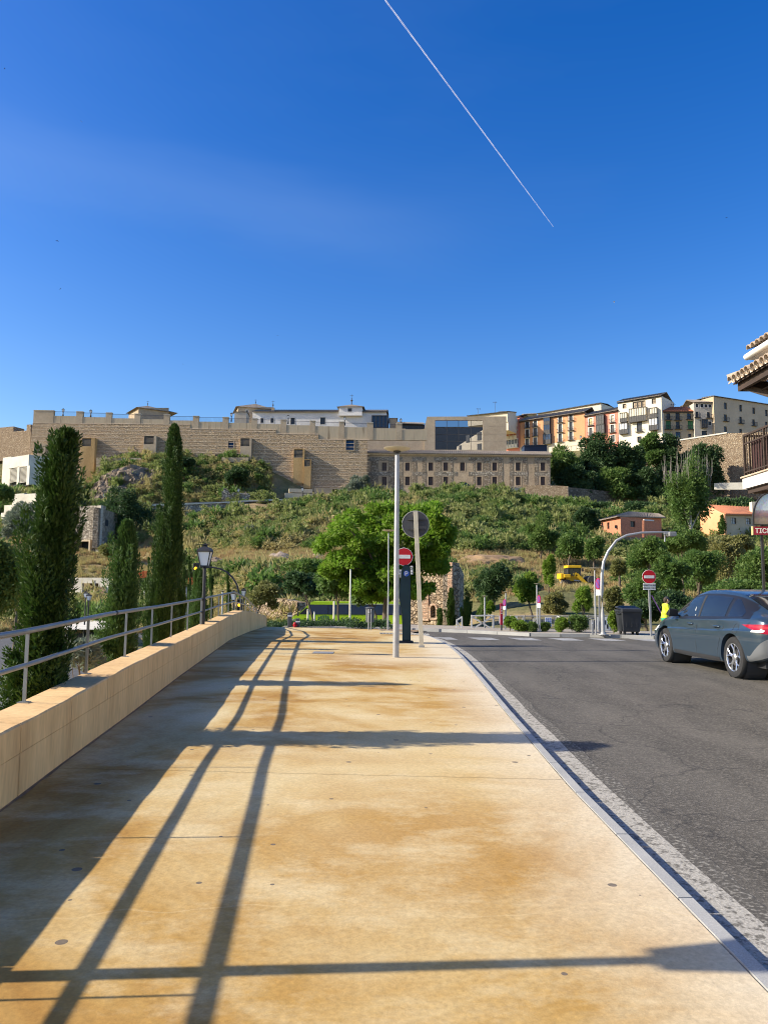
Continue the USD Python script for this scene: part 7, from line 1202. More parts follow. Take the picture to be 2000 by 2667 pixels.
# ruined gate tower and rubble walls at the foot of the hill
TF1 = Fac(P(1096, 1600, 59.2), P(1181, 1600, 57.2)); t = thing('ruined_tower', 'ruined rubble gate tower with brick corners and a small arched niche', 'ruin', P(1140, 1645, 58))
top = [(1096, 1474), (1106, 1466), (1125, 1463), (1140, 1466), (1160, 1463), (1181, 1465)]; tp = [TF1.px(*q) for q in top]; zb = TF1.px(1140, 1660)[1]; nu, nz0 = TF1.px(1130.5, 1585); hw = TF1.px(1137, 1600)[0] - nu; zb2 = TF1.px(1130, 1609)[1]
niche = sg.Polygon([(nu - hw, zb2), (nu + hw, zb2)] + [(nu + hw * math.cos(a), nz0 + hw * math.sin(a)) for a in np.linspace(0, math.pi, 9)])
front = sg.Polygon([(tp[0][0], zb), (tp[-1][0], zb)] + tp[::-1]).difference(niche)
def bumpy(F, poly, m, d=0.0, step=.14, amp=.09, seed=0):
    """A masonry face as a fine grid with stones standing proud."""
    x0, y0, x1, y1 = poly.bounds; U, Z_ = np.meshgrid(np.arange(x0, x1 + step, step), np.arange(y0, y1 + step, step), indexing='ij'); h = (fbm(np.stack([U * 3.2, Z_ * 4.2, 0 * U], -1), 3, seed) - .5) * 2 * amp
    v = F.w(U, Z_, d + h).reshape(-1, 3); nz_ = U.shape[1]; i, j = np.meshgrid(np.arange(U.shape[0] - 1), np.arange(nz_ - 1), indexing='ij'); q = np.stack([i * nz_ + j, (i + 1) * nz_ + j, (i + 1) * nz_ + j + 1, i * nz_ + j + 1], -1).reshape(-1, 4)
    c = np.stack([U[:-1, :-1] + step / 2, Z_[:-1, :-1] + step / 2], -1).reshape(-1, 2); keep = shapely.contains_xy(poly, c[:, 0], c[:, 1]); return v, q[keep]
part(t, 'rubble_front', bumpy(TF1, front, None, .06, .09, .07), 'warm_rubble'); part(t, 'core', TF1.slab(front.buffer(-.03), -.8, 0), 'dark_rubble'); part(t, 'niche_back', TF1.slab(niche.buffer(.05), -.6, -.55), 'ink'); part(t, 'niche_trim', TF1.slab(niche.buffer(.16).difference(niche), 0, .15), 'brickwork')
for r in ((1101, 1540, 1119, 1618), (1166, 1464, 1181, 1640)):
    u0, u1, z0, z1 = TF1.rect(*r); n = max(6, int((z1 - z0) / .30))
    for k in range(n): part(t, 'brick_course', TF1.box(MB(), u0 + .05 * (k % 2), u1 - .005, z0 + (z1 - z0) * k / n + .012, z0 + (z1 - z0) * (k + 1) / n - .012, -.05, .17), 'brickwork')
TF2 = Fac(P(1181, 1600, 57.2), P(1208, 1600, 62)); tq = [TF2.px(*q) for q in ((1181, 1465), (1190, 1470), (1200, 1478), (1208, 1496))]; zq = TF2.px(1190, 1660)[1]; part(t, 'side_wall', TF2.slab(sg.Polygon([(tq[0][0], zq), (tq[-1][0], zq)] + tq[::-1]), -.8, 0), 'dark_rubble')
def rubble_px(name, label, x0, D0, x1, D1, poly, m, step=.16, amp=.14, cat='wall', th=1.0):
    F = Fac(P(x0, 1600, D0), P(x1, 1600, D1)); pts = sg.Polygon([F.px(*q) for q in poly]); t = thing(name, label, cat, F.w(*F.px(*poly[0]))); part(t, 'stones', bumpy(F, pts, None, .05, step, amp, len(label)), m); part(t, 'core', F.slab(pts.buffer(-.06), -th, -.12), 'dark_rubble'); return t
rubble_px('ruined_wall', 'broken rubble wall left of the gate tower behind the parking meter', 1000, 61, 1098, 59.4, [(1000, 1650), (1098, 1650), (1098, 1545), (1085, 1538), (1064, 1548), (1040, 1560), (1020, 1572), (1000, 1580)], 'warm_rubble')
rubble_px('rubble_wall', 'rubble wall beside the lower road left of the green bus', 600, 74, 775, 66, [(600, 1660), (775, 1660), (775, 1568), (740, 1560), (700, 1556), (660, 1562), (630, 1570), (600, 1575)], 'warm_rubble', .2, .2)
rubble_px('rubble_bank', 'dark stony bank between the shrubs left of the bus tree', 672, 88, 795, 86, [(672, 1545), (795, 1540), (790, 1492), (760, 1486), (720, 1496), (690, 1508)], 'grey_rubble', .25, .3)
for k, (x, y, w, h, D, m_, lab) in enumerate(((730, 1474, 78, 34, 98, 'rubble_heap', 'tall grey mound of spoil on the ledge'), (826, 1472, 58, 30, 99, 'rubble_heap', 'smaller grey mound of spoil left of the lime tree'), (560, 1476, 78, 22, 100, 'cliff', 'low dark mound of earth beyond the overhead traffic light'), (1275, 1470, 200, 26, 94, 'soil', 'long low spoil heap above the ruined tower'), (1395, 1560, 90, 34, 72, 'soil', 'brown earth bank behind the young trees'), (1130, 1468, 80, 16, 96, 'soil', 'stony earth lip above the ruined tower'))):
    c = P(x, y, D); s = D / 2000; mm = trimesh.creation.icosphere(4); v = np.array(mm.vertices); v = v[:, :] * A(w * s / 2, w * s / 2.6, h * s); v *= (1 + .5 * (fbm(v * .9 + k * 7, 4, k)[:, None] - .5)); solo('dirt_mound', (v + c, mm.faces), m_, lab, 'mound', smooth=True)
# rock outcrop below the museum wall
bt = [(225, 1330), (300, 1327), (380, 1322), (460, 1320), (540, 1317), (600, 1315)]; tpx = [(228, 1275), (262, 1236), (310, 1219), (348, 1210), (420, 1226), (480, 1246), (540, 1268), (600, 1294)]
xs = np.linspace(226, 600, 110); yb = np.interp(xs, *zip(*bt)); yt = np.interp(xs, *zip(*tpx)); tt = np.linspace(0, 1, 34); V = []
for x, a, b in zip(xs, yb, yt): V.append([P(x, a + (b - a) * s_, 143.5 + 5.5 * s_ ** 1.3 + np.interp(x, [226, 330, 420, 600], [-2, 0, 2, 1]) + (2.2 * math.sin(s_ * math.pi) if x > 410 else 0)) for s_ in tt])
V = np.array(V); nrm = A(-.2, -1, .2); V = V + nrm * ((fbm(V * A(.30, .3, .42), 5, 5) - .5) * 3.4 + (fbm(V * 1.1, 3, 9) - .5) * 1.5)[..., None]; i, j = np.meshgrid(np.arange(109), np.arange(33), indexing='ij'); solo('rock_outcrop', (V.reshape(-1, 3), np.stack([i * 34 + j, (i + 1) * 34 + j, (i + 1) * 34 + j + 1, i * 34 + j + 1], -1).reshape(-1, 4)), 'cliff', 'dark craggy rock outcrop under the grassy ledge of the museum', 'rock', smooth=25)
rubble_px('ruined_wall', 'low broken wall at the foot of the rock outcrop', 578, 144, 652, 145, [(578, 1313), (652, 1312), (650, 1288), (640, 1282), (600, 1285), (590, 1272), (582, 1274), (578, 1285)], 'grey_rubble', .25, .15)
# left edge: louvred block, stepped concrete, pillar wall, tunnel mouth
F = Fac(P(4, 1250, 153), P(76, 1250, 147.5)); t = block('louvred_block', 'white concrete plant block with two louvred grilles at the left edge', 'building', F, [(6.5, 1192, 23, 1268, -5, -.1), (23.3, 1192, 74, 1213, -5, 0), (70.5, 1213.4, 75, 1262, -5, 0), (45.5, 1213.4, 48.5, 1262, -.5, 0)], 'pale_concrete')
louver(t, F, F.px(23.5, 1200)[0], F.px(45.3, 1200)[0], F.px(30, 1256)[1], F.px(30, 1213.6)[1], -.05, 14, 'pale_concrete'); louver(t, F, F.px(48.7, 1200)[0], F.px(70.3, 1200)[0], F.px(60, 1256)[1], F.px(60, 1213.6)[1], -.05, 14, 'pale_concrete')
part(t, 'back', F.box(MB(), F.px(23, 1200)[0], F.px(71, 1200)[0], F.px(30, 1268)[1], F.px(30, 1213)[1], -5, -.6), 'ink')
F = Fac(P(0, 1320, 127), P(100, 1320, 123)); block('stepped_wall', 'stepped cream concrete walls left of the large cypress', 'wall', F, [(32, 1287, 62, 1305, -6, 0), (62.3, 1287, 94, 1305, -6, 0), (32, 1305.4, 94, 1335, -6, .03), (12, 1316, 31.6, 1335, -6, .06), (4, 1336, 94, 1352, -6, .1)], 'pale_concrete')
F = Fac(P(-200, 1150, 178), P(78, 1150, 166)); block('city_wall', 'stepped old city wall descending left of the museum corner', 'wall', F, [(-200, 1132, 33, 1150, -3, 0), (33, 1124, 70, 1150, -3, 0), (70, 1106, 78, 1150, -3, .02), (-200, 1150, 78, 1195, -3, .1)], 'warm_rubble')
F1 = Fac(P(170, 1400, 120), P(258, 1400, 117.5)); t = thing('pillar_wall', 'rubble pillar wall with pale quoins between the first two cypresses', 'wall', P(230, 1440, 118)); u0, u1, z0, z1 = F1.rect(170, 1320, 258, 1445); op = F1.rect(203, 1411, 236, 1440); part(t, 'masonry', F1.slab(sg.box(u0, z0, u1, z1).difference(sg.box(op[0], op[2], op[1], op[3])), -1, 0), 'grey_rubble')
for k in range(12): zz = z0 + (z1 - z0) * k / 12; part(t, 'quoin', F1.box(MB(), u1 - (.75 if k % 2 else .5), u1 + .03, zz + .02, zz + (z1 - z0) / 12 - .02, -.4, .05), 'grey_stucco')
m = MB(); o = op
for a, b, c_, d_ in ((o[0] - .25, o[0], o[2] - .25, o[3] + .25), (o[1], o[1] + .25, o[2] - .25, o[3] + .25), (o[0], o[1], o[3], o[3] + .25), (o[0], o[1], o[2] - .25, o[2])): F1.box(m, a, b, c_, d_, -.9, .5)
part(t, 'framed_opening', m, 'concrete'); part(t, 'opening_back', F1.box(MB(), o[0], o[1], o[2], o[3], -.95, -.9), 'ink'); F2 = Fac(P(258, 1400, 117.5), P(330, 1400, 132)); sr = F2.rect(258, 1322, 330, 1440); part(t, 'side_wall', F2.box(MB(), *sr, -.8, 0), 'dark_rubble'); part(t, 'window', F2.box(MB(), *F2.rect(268, 1351, 281, 1371), -.05, .02), 'ink')
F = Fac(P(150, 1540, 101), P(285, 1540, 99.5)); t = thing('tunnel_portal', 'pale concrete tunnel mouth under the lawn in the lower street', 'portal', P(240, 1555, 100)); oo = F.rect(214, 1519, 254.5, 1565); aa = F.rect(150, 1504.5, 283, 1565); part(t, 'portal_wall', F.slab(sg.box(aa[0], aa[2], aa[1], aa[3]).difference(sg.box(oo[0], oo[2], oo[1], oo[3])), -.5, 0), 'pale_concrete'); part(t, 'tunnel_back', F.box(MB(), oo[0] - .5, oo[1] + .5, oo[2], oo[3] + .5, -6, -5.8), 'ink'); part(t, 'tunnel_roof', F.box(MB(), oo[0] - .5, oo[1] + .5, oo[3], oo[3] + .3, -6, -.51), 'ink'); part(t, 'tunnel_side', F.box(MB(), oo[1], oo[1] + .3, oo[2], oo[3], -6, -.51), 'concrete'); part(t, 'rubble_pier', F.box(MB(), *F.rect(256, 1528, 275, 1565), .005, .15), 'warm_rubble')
F = Fac(P(150, 1560, 97), P(300, 1560, 95.5)); block('low_wall', 'bright cream low wall in front of the tunnel mouth', 'wall', F, [(150, 1554, 206, 1583, -.5, 0), (206.3, 1555, 262, 1584, -.5, 0), (262.3, 1557, 300, 1585, -.5, 0)], 'pale_concrete')
F = Fac(P(345, 1560, 92), P(440, 1560, 86)); t = thing('ramp_wall', 'bright cream ramp wall between the second and third cypresses', 'wall', P(370, 1595, 90)); part(t, 'face', F.slab(sg.Polygon([F.px(*q) for q in ((345, 1600), (440, 1606), (470, 1606), (440, 1578), (388, 1563), (358, 1556), (345, 1556))]), -.4, 0), 'pale_concrete')
solo('plaza', MB().quad(P(120, 1640, 52), P(310, 1640, 52), P(300, 1612, 75), P(150, 1612, 75)), 'pale_concrete', 'pale paved island in the lower street', kind='structure')
for k, (x, y, D, lab) in enumerate(((373, 1494, 84, 'orange safety netting right of the second cypress'), (503, 1512, 84, 'orange safety netting behind the small bright cypress'))):
    a = P(x - 12, y - 6, D); b = P(x + 12, y + 10, D); m = MB()
    for z_ in np.linspace(b[2], a[2], 6): m.box(((a[0] + b[0]) / 2, D, z_), (b[0] - a[0], .03, .08))
    for x_ in np.linspace(a[0], b[0], 8): m.box((x_, D, (a[2] + b[2]) / 2), (.06, .03, a[2] - b[2]))
    t = thing('safety_net', lab, 'safety net', (a[0], D, b[2])); part(t, 'netting', m, 'orange_net'); part(t, 'stake', MB().box(((a[0] + b[0]) / 2, D + .06, (a[2] + b[2]) / 2), (.08, .05, a[2] - b[2] + .3)), 'trunk')
# ------------------------------------------------------------ people
pm('skin', (0.50, 0.30, 0.20), (0.44, 0.26, 0.17), 8, 0.6, obj=True); pm('hair', (0.05, 0.035, 0.025), (0.03, 0.02, 0.015), 20, 0.7, obj=True); flat('hivis', (0.62, 0.66, 0.03), 0.6); flat('work_green', (0.02, 0.30, 0.16), 0.7)
pm('cloth_white', (0.62, 0.61, 0.58), (0.5, 0.49, 0.47), 8, 0.9, obj=True); pm('cloth_dark', (0.03, 0.03, 0.035), (0.05, 0.05, 0.055), 8, 0.9, obj=True); pm('cloth_blue', (0.05, 0.09, 0.2), (0.07, 0.11, 0.22), 8, 0.9, obj=True); pm('cloth_red', (0.38, 0.05, 0.05), (0.3, 0.04, 0.04), 8, 0.9, obj=True); pm('cloth_tan', (0.36, 0.28, 0.18), (0.3, 0.23, 0.15), 8, 0.9, obj=True)
def blob(bones, ref=.03, it=8):
    """One continuous surface from tapered bones (p, r, q, s)."""
    M = None
    for p_, r_, q_, s_ in bones:
        h = m3.Manifold.batch_hull([m3.Manifold.sphere(r_, 12).translate([float(k) for k in p_]), m3.Manifold.sphere(s_, 12).translate([float(k) for k in q_])]); M = h if M is None else M + h
    M = M.refine_to_length(ref); v, f, _ = meshkit.arrays(M); tm = trimesh.Trimesh(v, f, process=False); trimesh.smoothing.filter_taubin(tm, iterations=it); return np.array(tm.vertices), np.array(tm.faces)
def person(label, loc, rot, h=1.7, shirt='cloth_white', legs='cloth_dark', hair='hair', arms=((.12, .05), (-.05, .05)), step=.12, lean=.0, cap=None, hands=True, group=None, detail=.03):
    """Local frame: x forward, y left. arms: for left, right (forward angle of upper arm, of forearm)."""
    s = h / 1.7; t = thing('person', label, 'person', loc, rot, group=group); hip, ch = .90, 1.36; lx = lambda z: lean * (z - hip)
    ank = {1: A(step, .095, .08), -1: A(-step, -.095, .08)}; kn = {k: A(ank[k][0] * .55 + .03, .095 * k, .49) for k in ank}; hp = {k: A(0, .09 * k, hip) for k in ank}; sh = {k: A(lx(ch) - .01, .185 * k, 1.40) for k in ank}; el, wr, hn = {}, {}, {}
    for k, (ua, fa) in zip((1, -1), arms):
        el[k] = sh[k] + A(math.sin(ua) * .29, .04 * k, -math.cos(ua) * .29); wr[k] = el[k] + A(math.sin(ua + fa) * .25, -.02 * k, -math.cos(ua + fa) * .25); d_ = unit(wr[k] - el[k]); hn[k] = (wr[k], d_)
    neck, head = A(lx(1.5), 0, 1.47), A(lx(1.6) + .02, 0, 1.585)
    B = [(neck - A(0, 0, .04), .055, head - A(.01, 0, .04), .06), (head + A(-.01, 0, .02), .088, head + A(.02, 0, -.055), .062), (head + A(.085, 0, -.01), .014, head + A(.10, 0, -.03), .017), (head + A(.0, .085, -.01), .02, head + A(-.01, .088, .02), .018), (head + A(0, -.085, -.01), .02, head + A(-.01, -.088, .02), .018),
         (A(lx(ch), .10, ch), .085, A(lx(ch), -.10, ch), .085), (A(lx(1.15), .06, 1.12), .105, A(lx(1.15), -.06, 1.12), .105), (A(0, .07, hip + .03), .11, A(0, -.07, hip + .03), .11), (A(0, 0, hip), .11, A(lx(ch), 0, ch), .11), (A(lx(ch), 0, ch), .08, neck, .055)]
    for k in (1, -1):
        B += [(hp[k], .088, kn[k], .06), (kn[k], .06, ank[k], .042), (ank[k] - A(.05, 0, .035), .035, ank[k] + A(.14, .02 * k, -.045), .03), (A(lx(ch), .12 * k, ch + .02), .06, sh[k], .055), (sh[k], .052, el[k], .04), (el[k], .04, wr[k], .028)]
        w_, d_ = hn[k]; sd = unit(np.cross(d_, A(0, 0, 1) if abs(d_[2]) < .9 else A(1, 0, 0))); dn = np.cross(sd, d_); pal = w_ + d_ * .085; B += [(w_, .026, pal, .030)]
        for j, L in enumerate((.062, .075, .07, .055)):
            b0 = pal + sd * (j - 1.5) * .019; m1 = b0 + d_ * L * .6 - dn * .008; B += [(b0, .0095, m1, .009), (m1, .009, m1 + d_ * L * .4 - dn * .022, .008)]
        th = w_ + d_ * .03 + sd * .03; B += [(th, .011, th + d_ * .035 + sd * .022, .0105), (th + d_ * .035 + sd * .022, .0105, th + d_ * .062 + sd * .018, .009)]
    sc = lambda vf: (vf[0] * s, vf[1])
    part(t, 'body', sc(blob(B, detail, 4)), 'skin', True, True)
    S_ = [(A(lx(ch), .10, ch), .105, A(lx(ch), -.10, ch), .105), (A(lx(1.15), .06, 1.12), .128, A(lx(1.15), -.06, 1.12), .128), (A(0, .06, hip + .06), .128, A(0, -.06, hip + .06), .128), (A(0, 0, hip + .06), .125, A(lx(ch), 0, ch), .125)]
    for k in (1, -1): S_ += [(A(lx(ch), .12 * k, ch + .02), .075, sh[k], .07), (sh[k], .07, sh[k] * .35 + el[k] * .65, .056)]
    part(t, 'shirt', sc(blob(S_, detail, 5)), shirt, True, True)
    T_ = [(A(0, .065, hip + .02), .125, A(0, -.065, hip + .02), .125)]
    for k in (1, -1): T_ += [(hp[k], .105, kn[k], .08), (kn[k], .08, ank[k] + A(0, 0, .03), .062)]
    part(t, 'trousers', sc(blob(T_, detail, 5)), legs, True, True)
    part(t, 'hair', sc(blob([(head + A(-.03, 0, .035), .094, head + A(.01, 0, .045), .088), (head + A(-.05, 0, .0), .08, head + A(-.06, 0, -.05), .06)], detail, 4)), hair, True, True)
    if cap: part(t, 'cap', sc(blob([(head + A(-.01, 0, .055), .094, head + A(.0, 0, .06), .09), (head + A(.08, .03, .04), .018, head + A(.15, .0, .03), .012), (head + A(.08, -.03, .04), .018, head + A(.15, 0, .03), .012)], detail, 3)), cap, True, True)
    for k in (1, -1):
        part(t, 'shoe', sc(blob([(ank[k] - A(.05, 0, .04), .042, ank[k] + A(.15, .02 * k, -.05), .034)], detail, 3)), 'cloth_dark', True, True); part(t, 'eye', sc(blob([(head + A(.078, .03 * k, .005), .009, head + A(.079, .034 * k, .005), .009)], .01, 1)), 'ink', True, True)
    return t, s, {k: tuple(x * s for x in hn[k]) for k in hn}
X0 = P(1731, 1600, 29.0)[0]
pt, s, hn = person('street sweeper in a yellow shirt and green trousers holding a blower, behind the car bonnet', (X0, 29.0, -.43), 0.0, 1.72, 'hivis', 'work_green', arms=((.55, .95), (.25, 1.25)), step=.08, lean=.10, cap='cloth_dark', detail=.022)
t = thing('leaf_blower', 'grey leaf blower held by the street sweeper', 'leaf blower', A(X0, 29, -.43) + A(.45, -.12, 1.0)); c = A(X0, 29, -.43) + A(.42, -.10, 1.03)
part(t, 'motor', MB().add(*rounded_box((.22, .2, .22), .05, c)), 'bin_grey', smooth=40); part(t, 'tube', MB().tube([c + A(.08, 0, 0), c + A(.28, 0, -.25), c + A(.5, 0, -.75)], [.05, .045, .04], 10), 'frame_dark', smooth=True); part(t, 'handle', MB().tube([c + A(-.08, 0, .1), c + A(0, 0, .2), c + A(.1, 0, .1)], .016, 8), 'ink', smooth=True)
t = thing('broom', 'blue handled broom leaning in the bush behind the street sweeper', 'broom', P(1722, 1640, 29.6)); a, b = P(1697, 1551, 29.6), P(1718, 1590, 29.6); part(t, 'handle', MB().tube([a, b + (b - a) * 1.6], .016, 8), 'sign_violet', smooth=True); q = b + (b - a) * 1.6; part(t, 'bristles', MB().add(*hull([q + A(-.15, 0, 0), q + A(.15, 0, 0), q + A(-.2, 0, -.25), q + A(.25, 0, -.25), q + A(0, .06, 0)], .01)), 'soil')
for k, (x, sh_, lg, lab, r) in enumerate(((238, 'cloth_dark', 'cloth_dark', 'leftmost person in dark clothes by the tunnel mouth', 1.2), (245, 'cloth_white', 'cloth_tan', 'person in white with tan trousers by the tunnel mouth', 2.6), (250, 'cloth_white', 'cloth_dark', 'person in a white top and dark trousers by the tunnel mouth', -1.6), (256, 'cloth_dark', 'cloth_blue', 'person in a dark top and blue trousers by the tunnel mouth', .4), (262, 'cloth_red', 'cloth_dark', 'person in a reddish top near the second cypress', -2.0), (270, 'cloth_dark', 'cloth_dark', 'person in black right at the edge of the second cypress', 3.0))):
    D = 94.5 - .4 * (k % 3); person(lab, (P(x, 1560, D)[0], D, -1.0 + .0), r, 1.62 + .05 * (k % 4), sh_, lg, step=.14, detail=.06, group=None)
# ------------------------------------------------------------ the green bus
D = 60.0; z_ = lambda x, y: (P(x, y, D)[0], P(x, y, D)[2]); t = thing('bus', 'lime green coach with dark windows partly hidden by the trees and hedge', 'bus', (P(850, 1600, D)[0], D, -2.35)); xr = 3.9; zr = z_(850, 1567)[1]
prof = sg.Polygon([(z_(759, 1610)[0], -2.0), z_(759, 1611), z_(764, 1605), z_(776, 1601), z_(797, 1581), z_(806, 1571), (z_(815, 1568)[0], zr), (xr, zr), (xr, -2.0)]); v, f = extr(prof, 1.0)
part(t, 'body', MB().add(np.stack([v[:, 0], D + 2.4 - 2.4 * v[:, 2], v[:, 1]], 1), f), 'bus_green')
part(t, 'windscreen', extr_y(sg.Polygon([z_(778.5, 1600), z_(797.5, 1583), z_(800, 1583), z_(800, 1600)]), D - .012, D + .01), 'dark_glass'); part(t, 'front_glass', MB().quad((z_(776, 1600.6)[0] - .03, D + .1, z_(776, 1600.6)[1]), (z_(776, 1600.6)[0] - .03, D + 2.3, z_(776, 1600.6)[1]), (z_(797, 1581)[0] - .03, D + 2.3, z_(797, 1581)[1]), (z_(797, 1581)[0] - .03, D + .1, z_(797, 1581)[1])), 'dark_glass')
w0 = z_(803, 1599)[0]; zt, zb = z_(850, 1576)[1], z_(850, 1600)[1]; n = 6
for k in range(n): a = w0 + (xr - .25 - w0) * k / n; part(t, 'window', MB().box(((a + a + (xr - .25 - w0) / n - .06) / 2, D - .005, (zt + zb) / 2), ((xr - .25 - w0) / n - .06, .03, zt - zb)), 'blue_glass')
part(t, 'window_band', MB().box(((w0 + xr) / 2, D + .012, (zt + zb) / 2), (xr - w0 - .1, .03, zt - zb + .06)), 'ink'); part(t, 'roof_rail', MB().box(((w0 + xr) / 2 + 1, D + .01, zt + .09), (xr - w0 - 2.5, .04, .07)), 'galv')
fan = [sg.Polygon([z_(828 + 6 * k, 1602 + 1.5 * abs(k - 2.5)), z_(832.6 + 6 * k, 1603 + 1.5 * abs(k - 2.2)), z_(831.5 + 6 * k, 1616), z_(829.5 + 6 * k, 1615)]) for k in range(5)]
for p_ in fan: part(t, 'graphic', extr_y(p_, D - .008, D + .0), 'bus_dark')
for x in (z_(790, 1620)[0], 1.2):
    w_ = group_part(t, 'wheel'); part(w_, 'tyre', MB().lathe([(.22, -.14), (.48, -.14), (.5, -.1), (.5, .1), (.48, .14), (.22, .14)], (x, D + .13, -1.86), 24, 'y', -1), 'rubber', 35); part(w_, 'rim', MB().lathe([(.05, .1), (.3, .12), (.3, .0)], (x, D + .0, -1.86), 20, 'y', -1), 'galv', 35)
part(t, 'mirror', MB().add(*rounded_box((.12, .1, .32), .03, A(z_(777, 1598)[0], D - .18, z_(777, 1599)[1]))), 'ink'); part(t, 'headlamp', extr_y(sg.Polygon([z_(760, 1614), z_(767, 1611), z_(767, 1616), z_(760, 1618)]), D - .01, D + .01), 'lantern_glass'); part(t, 'door_line', MB().box((z_(812, 1600)[0], D - .006, -1.0), (.03, .02, 1.5)), 'ink')
for k, (x, y, h, lab) in enumerate(((755, 1596, .9, 'dark square bollard at the far left end of the pavement'), (775.5, 1611, .55, 'shorter dark bollard right of the red hydrant'))):
    q = P(x, y, 29.9); t = thing('bollard', lab, 'bollard', (q[0], 29.9, -.06)); part(t, 'shaft', MB().add(*rounded_box((.16, .16, q[2] + .06), .02, (q[0], 29.9, (q[2] - .06) / 2))), 'bin_grey'); part(t, 'band', MB().box((q[0], 29.9, q[2] - .12), (.17, .17, .05)), 'sign_white')
q = P(768, 1620, 29.8); t = thing('hydrant', 'small red hydrant between two dark bollards', 'hydrant', (q[0], 29.8, -.06)); part(t, 'barrel', MB().lathe([(.07, 0), (.07, .02), (.05, .03), (.05, .2), (.065, .21), (.05, .26), (.01, .28)], (q[0], 29.8, -.06), 14), 'sign_red', smooth=40); part(t, 'outlet', MB().tube([(q[0] - .09, 29.8, .1), (q[0] + .09, 29.8, .1)], .028, 10), 'sign_red')
# ------------------------------------------------------------ the backhoe loader on the dig
D = 78.0; Q = lambda x, y, dy=0: P(x, y, D) * A(1, 0, 1) + A(0, D + dy, 0); t = thing('backhoe_loader', 'yellow backhoe loader working on the dry slope', 'excavator', Q(1490, 1530))
def bx4(name, x0, y0, x1, y1, dy0, dy1, m, r=.04):
    a, b = Q(x0, y0), Q(x1, y1); part(t, name, MB().add(*rounded_box((abs(b[0] - a[0]), dy1 - dy0, abs(a[2] - b[2])), r, ((a[0] + b[0]) / 2, D + (dy0 + dy1) / 2, (a[2] + b[2]) / 2))), m)
bx4('cab_roof', 1473, 1473, 1508.5, 1480, -.9, .9, 'digger_yellow'); bx4('cab_glass', 1476, 1480.2, 1506, 1500, -.75, .75, 'dark_glass')
for x in (1474.5, 1489, 1506):
    for dy in (-.8, .8): part(t, 'cab_pillar', MB().bar(Q(x, 1501, dy), Q(x, 1480, dy), .09, .09), 'frame_dark')
bx4('engine_hood', 1470, 1499, 1512, 1514, -.6, .6, 'digger_yellow'); bx4('fender', 1455, 1494, 1464, 1508, -.9, .9, 'digger_yellow'); bx4('fender', 1464, 1496, 1480, 1505, -1.0, -.5, 'digger_yellow'); bx4('chassis', 1462, 1509, 1512, 1520, -.5, .5, 'frame_dark')
for dy, o in ((-.75, 0), (.75, 3)): part(t, 'loader_arm', MB().bar(Q(1488 + o, 1498, dy), Q(1497 + o, 1496, dy), .18, .35).bar(Q(1496 + o, 1496, dy), Q(1521 + o, 1521, dy), .18, .34), 'digger_yellow')
part(t, 'lift_cylinder', MB().tube([Q(1490, 1512, -.7), Q(1512, 1513, -.75)], .07, 8), 'galv')
v, f = MB().lathe([(.62, -1.1), (.62, 1.1)], (0, 0, 0), 20).get(); g = np.linspace(-.2, 3.6, 15); R_ = .46; c = Q(1536, 1512); m = MB(); ar_ = np.stack([c[0] + R_ * np.cos(g), 0 * g, c[2] + R_ * np.sin(g)], 1); m.strip(ar_ + A(0, D - 1.1, 0), ar_ + A(0, D + 1.1, 0)); ai = np.stack([c[0] + (R_ - .05) * np.cos(g), 0 * g, c[2] + (R_ - .05) * np.sin(g)], 1); m.strip(ai + A(0, D + 1.1, 0), ai + A(0, D - 1.1, 0))
for dy in (-1.1, 1.1): m.poly(list(ar_ + A(0, D + dy, 0))); m.poly(list((ar_ + A(0, D + dy + .01, 0))[::-1]))
part(t, 'bucket', m, 'frame_dark')
for x, y, r_ in ((1473, 1521, .43), (1503, 1523, .34)):
    for dy in (-.7, .7): w_ = group_part(t, 'wheel'); p_ = Q(x, y, dy); part(w_, 'tyre', MB().lathe([(r_ * .5, -.2), (r_ * .95, -.2), (r_, -.12), (r_, .12), (r_ * .95, .2), (r_ * .5, .2)], p_, 20, 'y', -1), 'rubber', 35); part(w_, 'rim', MB().lathe([(.03, .12), (r_ * .52, .16), (r_ * .55, .05)], p_, 16, 'y', -1), 'frame_white', 35)
part(t, 'backhoe_arm', MB().bar(Q(1470, 1508), Q(1458, 1496), .25, .35).bar(Q(1458, 1497), Q(1462, 1515), .22, .28), 'digger_yellow'); part(t, 'hoe_bucket', MB().add(*hull([Q(1459, 1513, -.3), Q(1459, 1513, .3), Q(1467, 1517, -.3), Q(1467, 1517, .3), Q(1463, 1526, -.3), Q(1463, 1526, .3)], .03)), 'galv'); part(t, 'mirror', MB().box(Q(1511, 1485, -.9), (.12, .1, .3)), 'ink')
# ------------------------------------------------------------ the building at the right edge
YE, XE, ZE = 18.9, 8.62, 6.72
t = thing('corner_building', 'building at the right edge with timber eaves, clay tiles and a balcony', 'building', (9.95, 12, 0))
part(t, 'wall', MB().box((12.0, 11.9, 3.6), (4.1, 13.2, 7.2)), 'cream_stucco'); part(t, 'upper_wall', MB().box((12.2, 12.2, 7.35), (4.0, 14.0, .6)), 'cream_stucco')
sl = math.tan(math.radians(19)); xz = lambda x: ZE + (x - XE) * sl
part(t, 'roof_deck', MB().add([(XE + .12, YE - .05, xz(XE + .12) - .05), (10.4, YE - 1.0, xz(10.4) - .05), (10.4, 5, xz(10.4) - .05), (XE + .12, 5, xz(XE + .12) - .05), (XE + .12, YE - .05, xz(XE + .12) - .09), (10.4, YE - 1.0, xz(10.4) - .09), (10.4, 5, xz(10.4) - .09), (XE + .12, 5, xz(XE + .12) - .09)], [[0, 3, 2, 1], [4, 5, 6, 7], [0, 4, 7, 3], [0, 1, 5, 4]]), 'dark_wood')
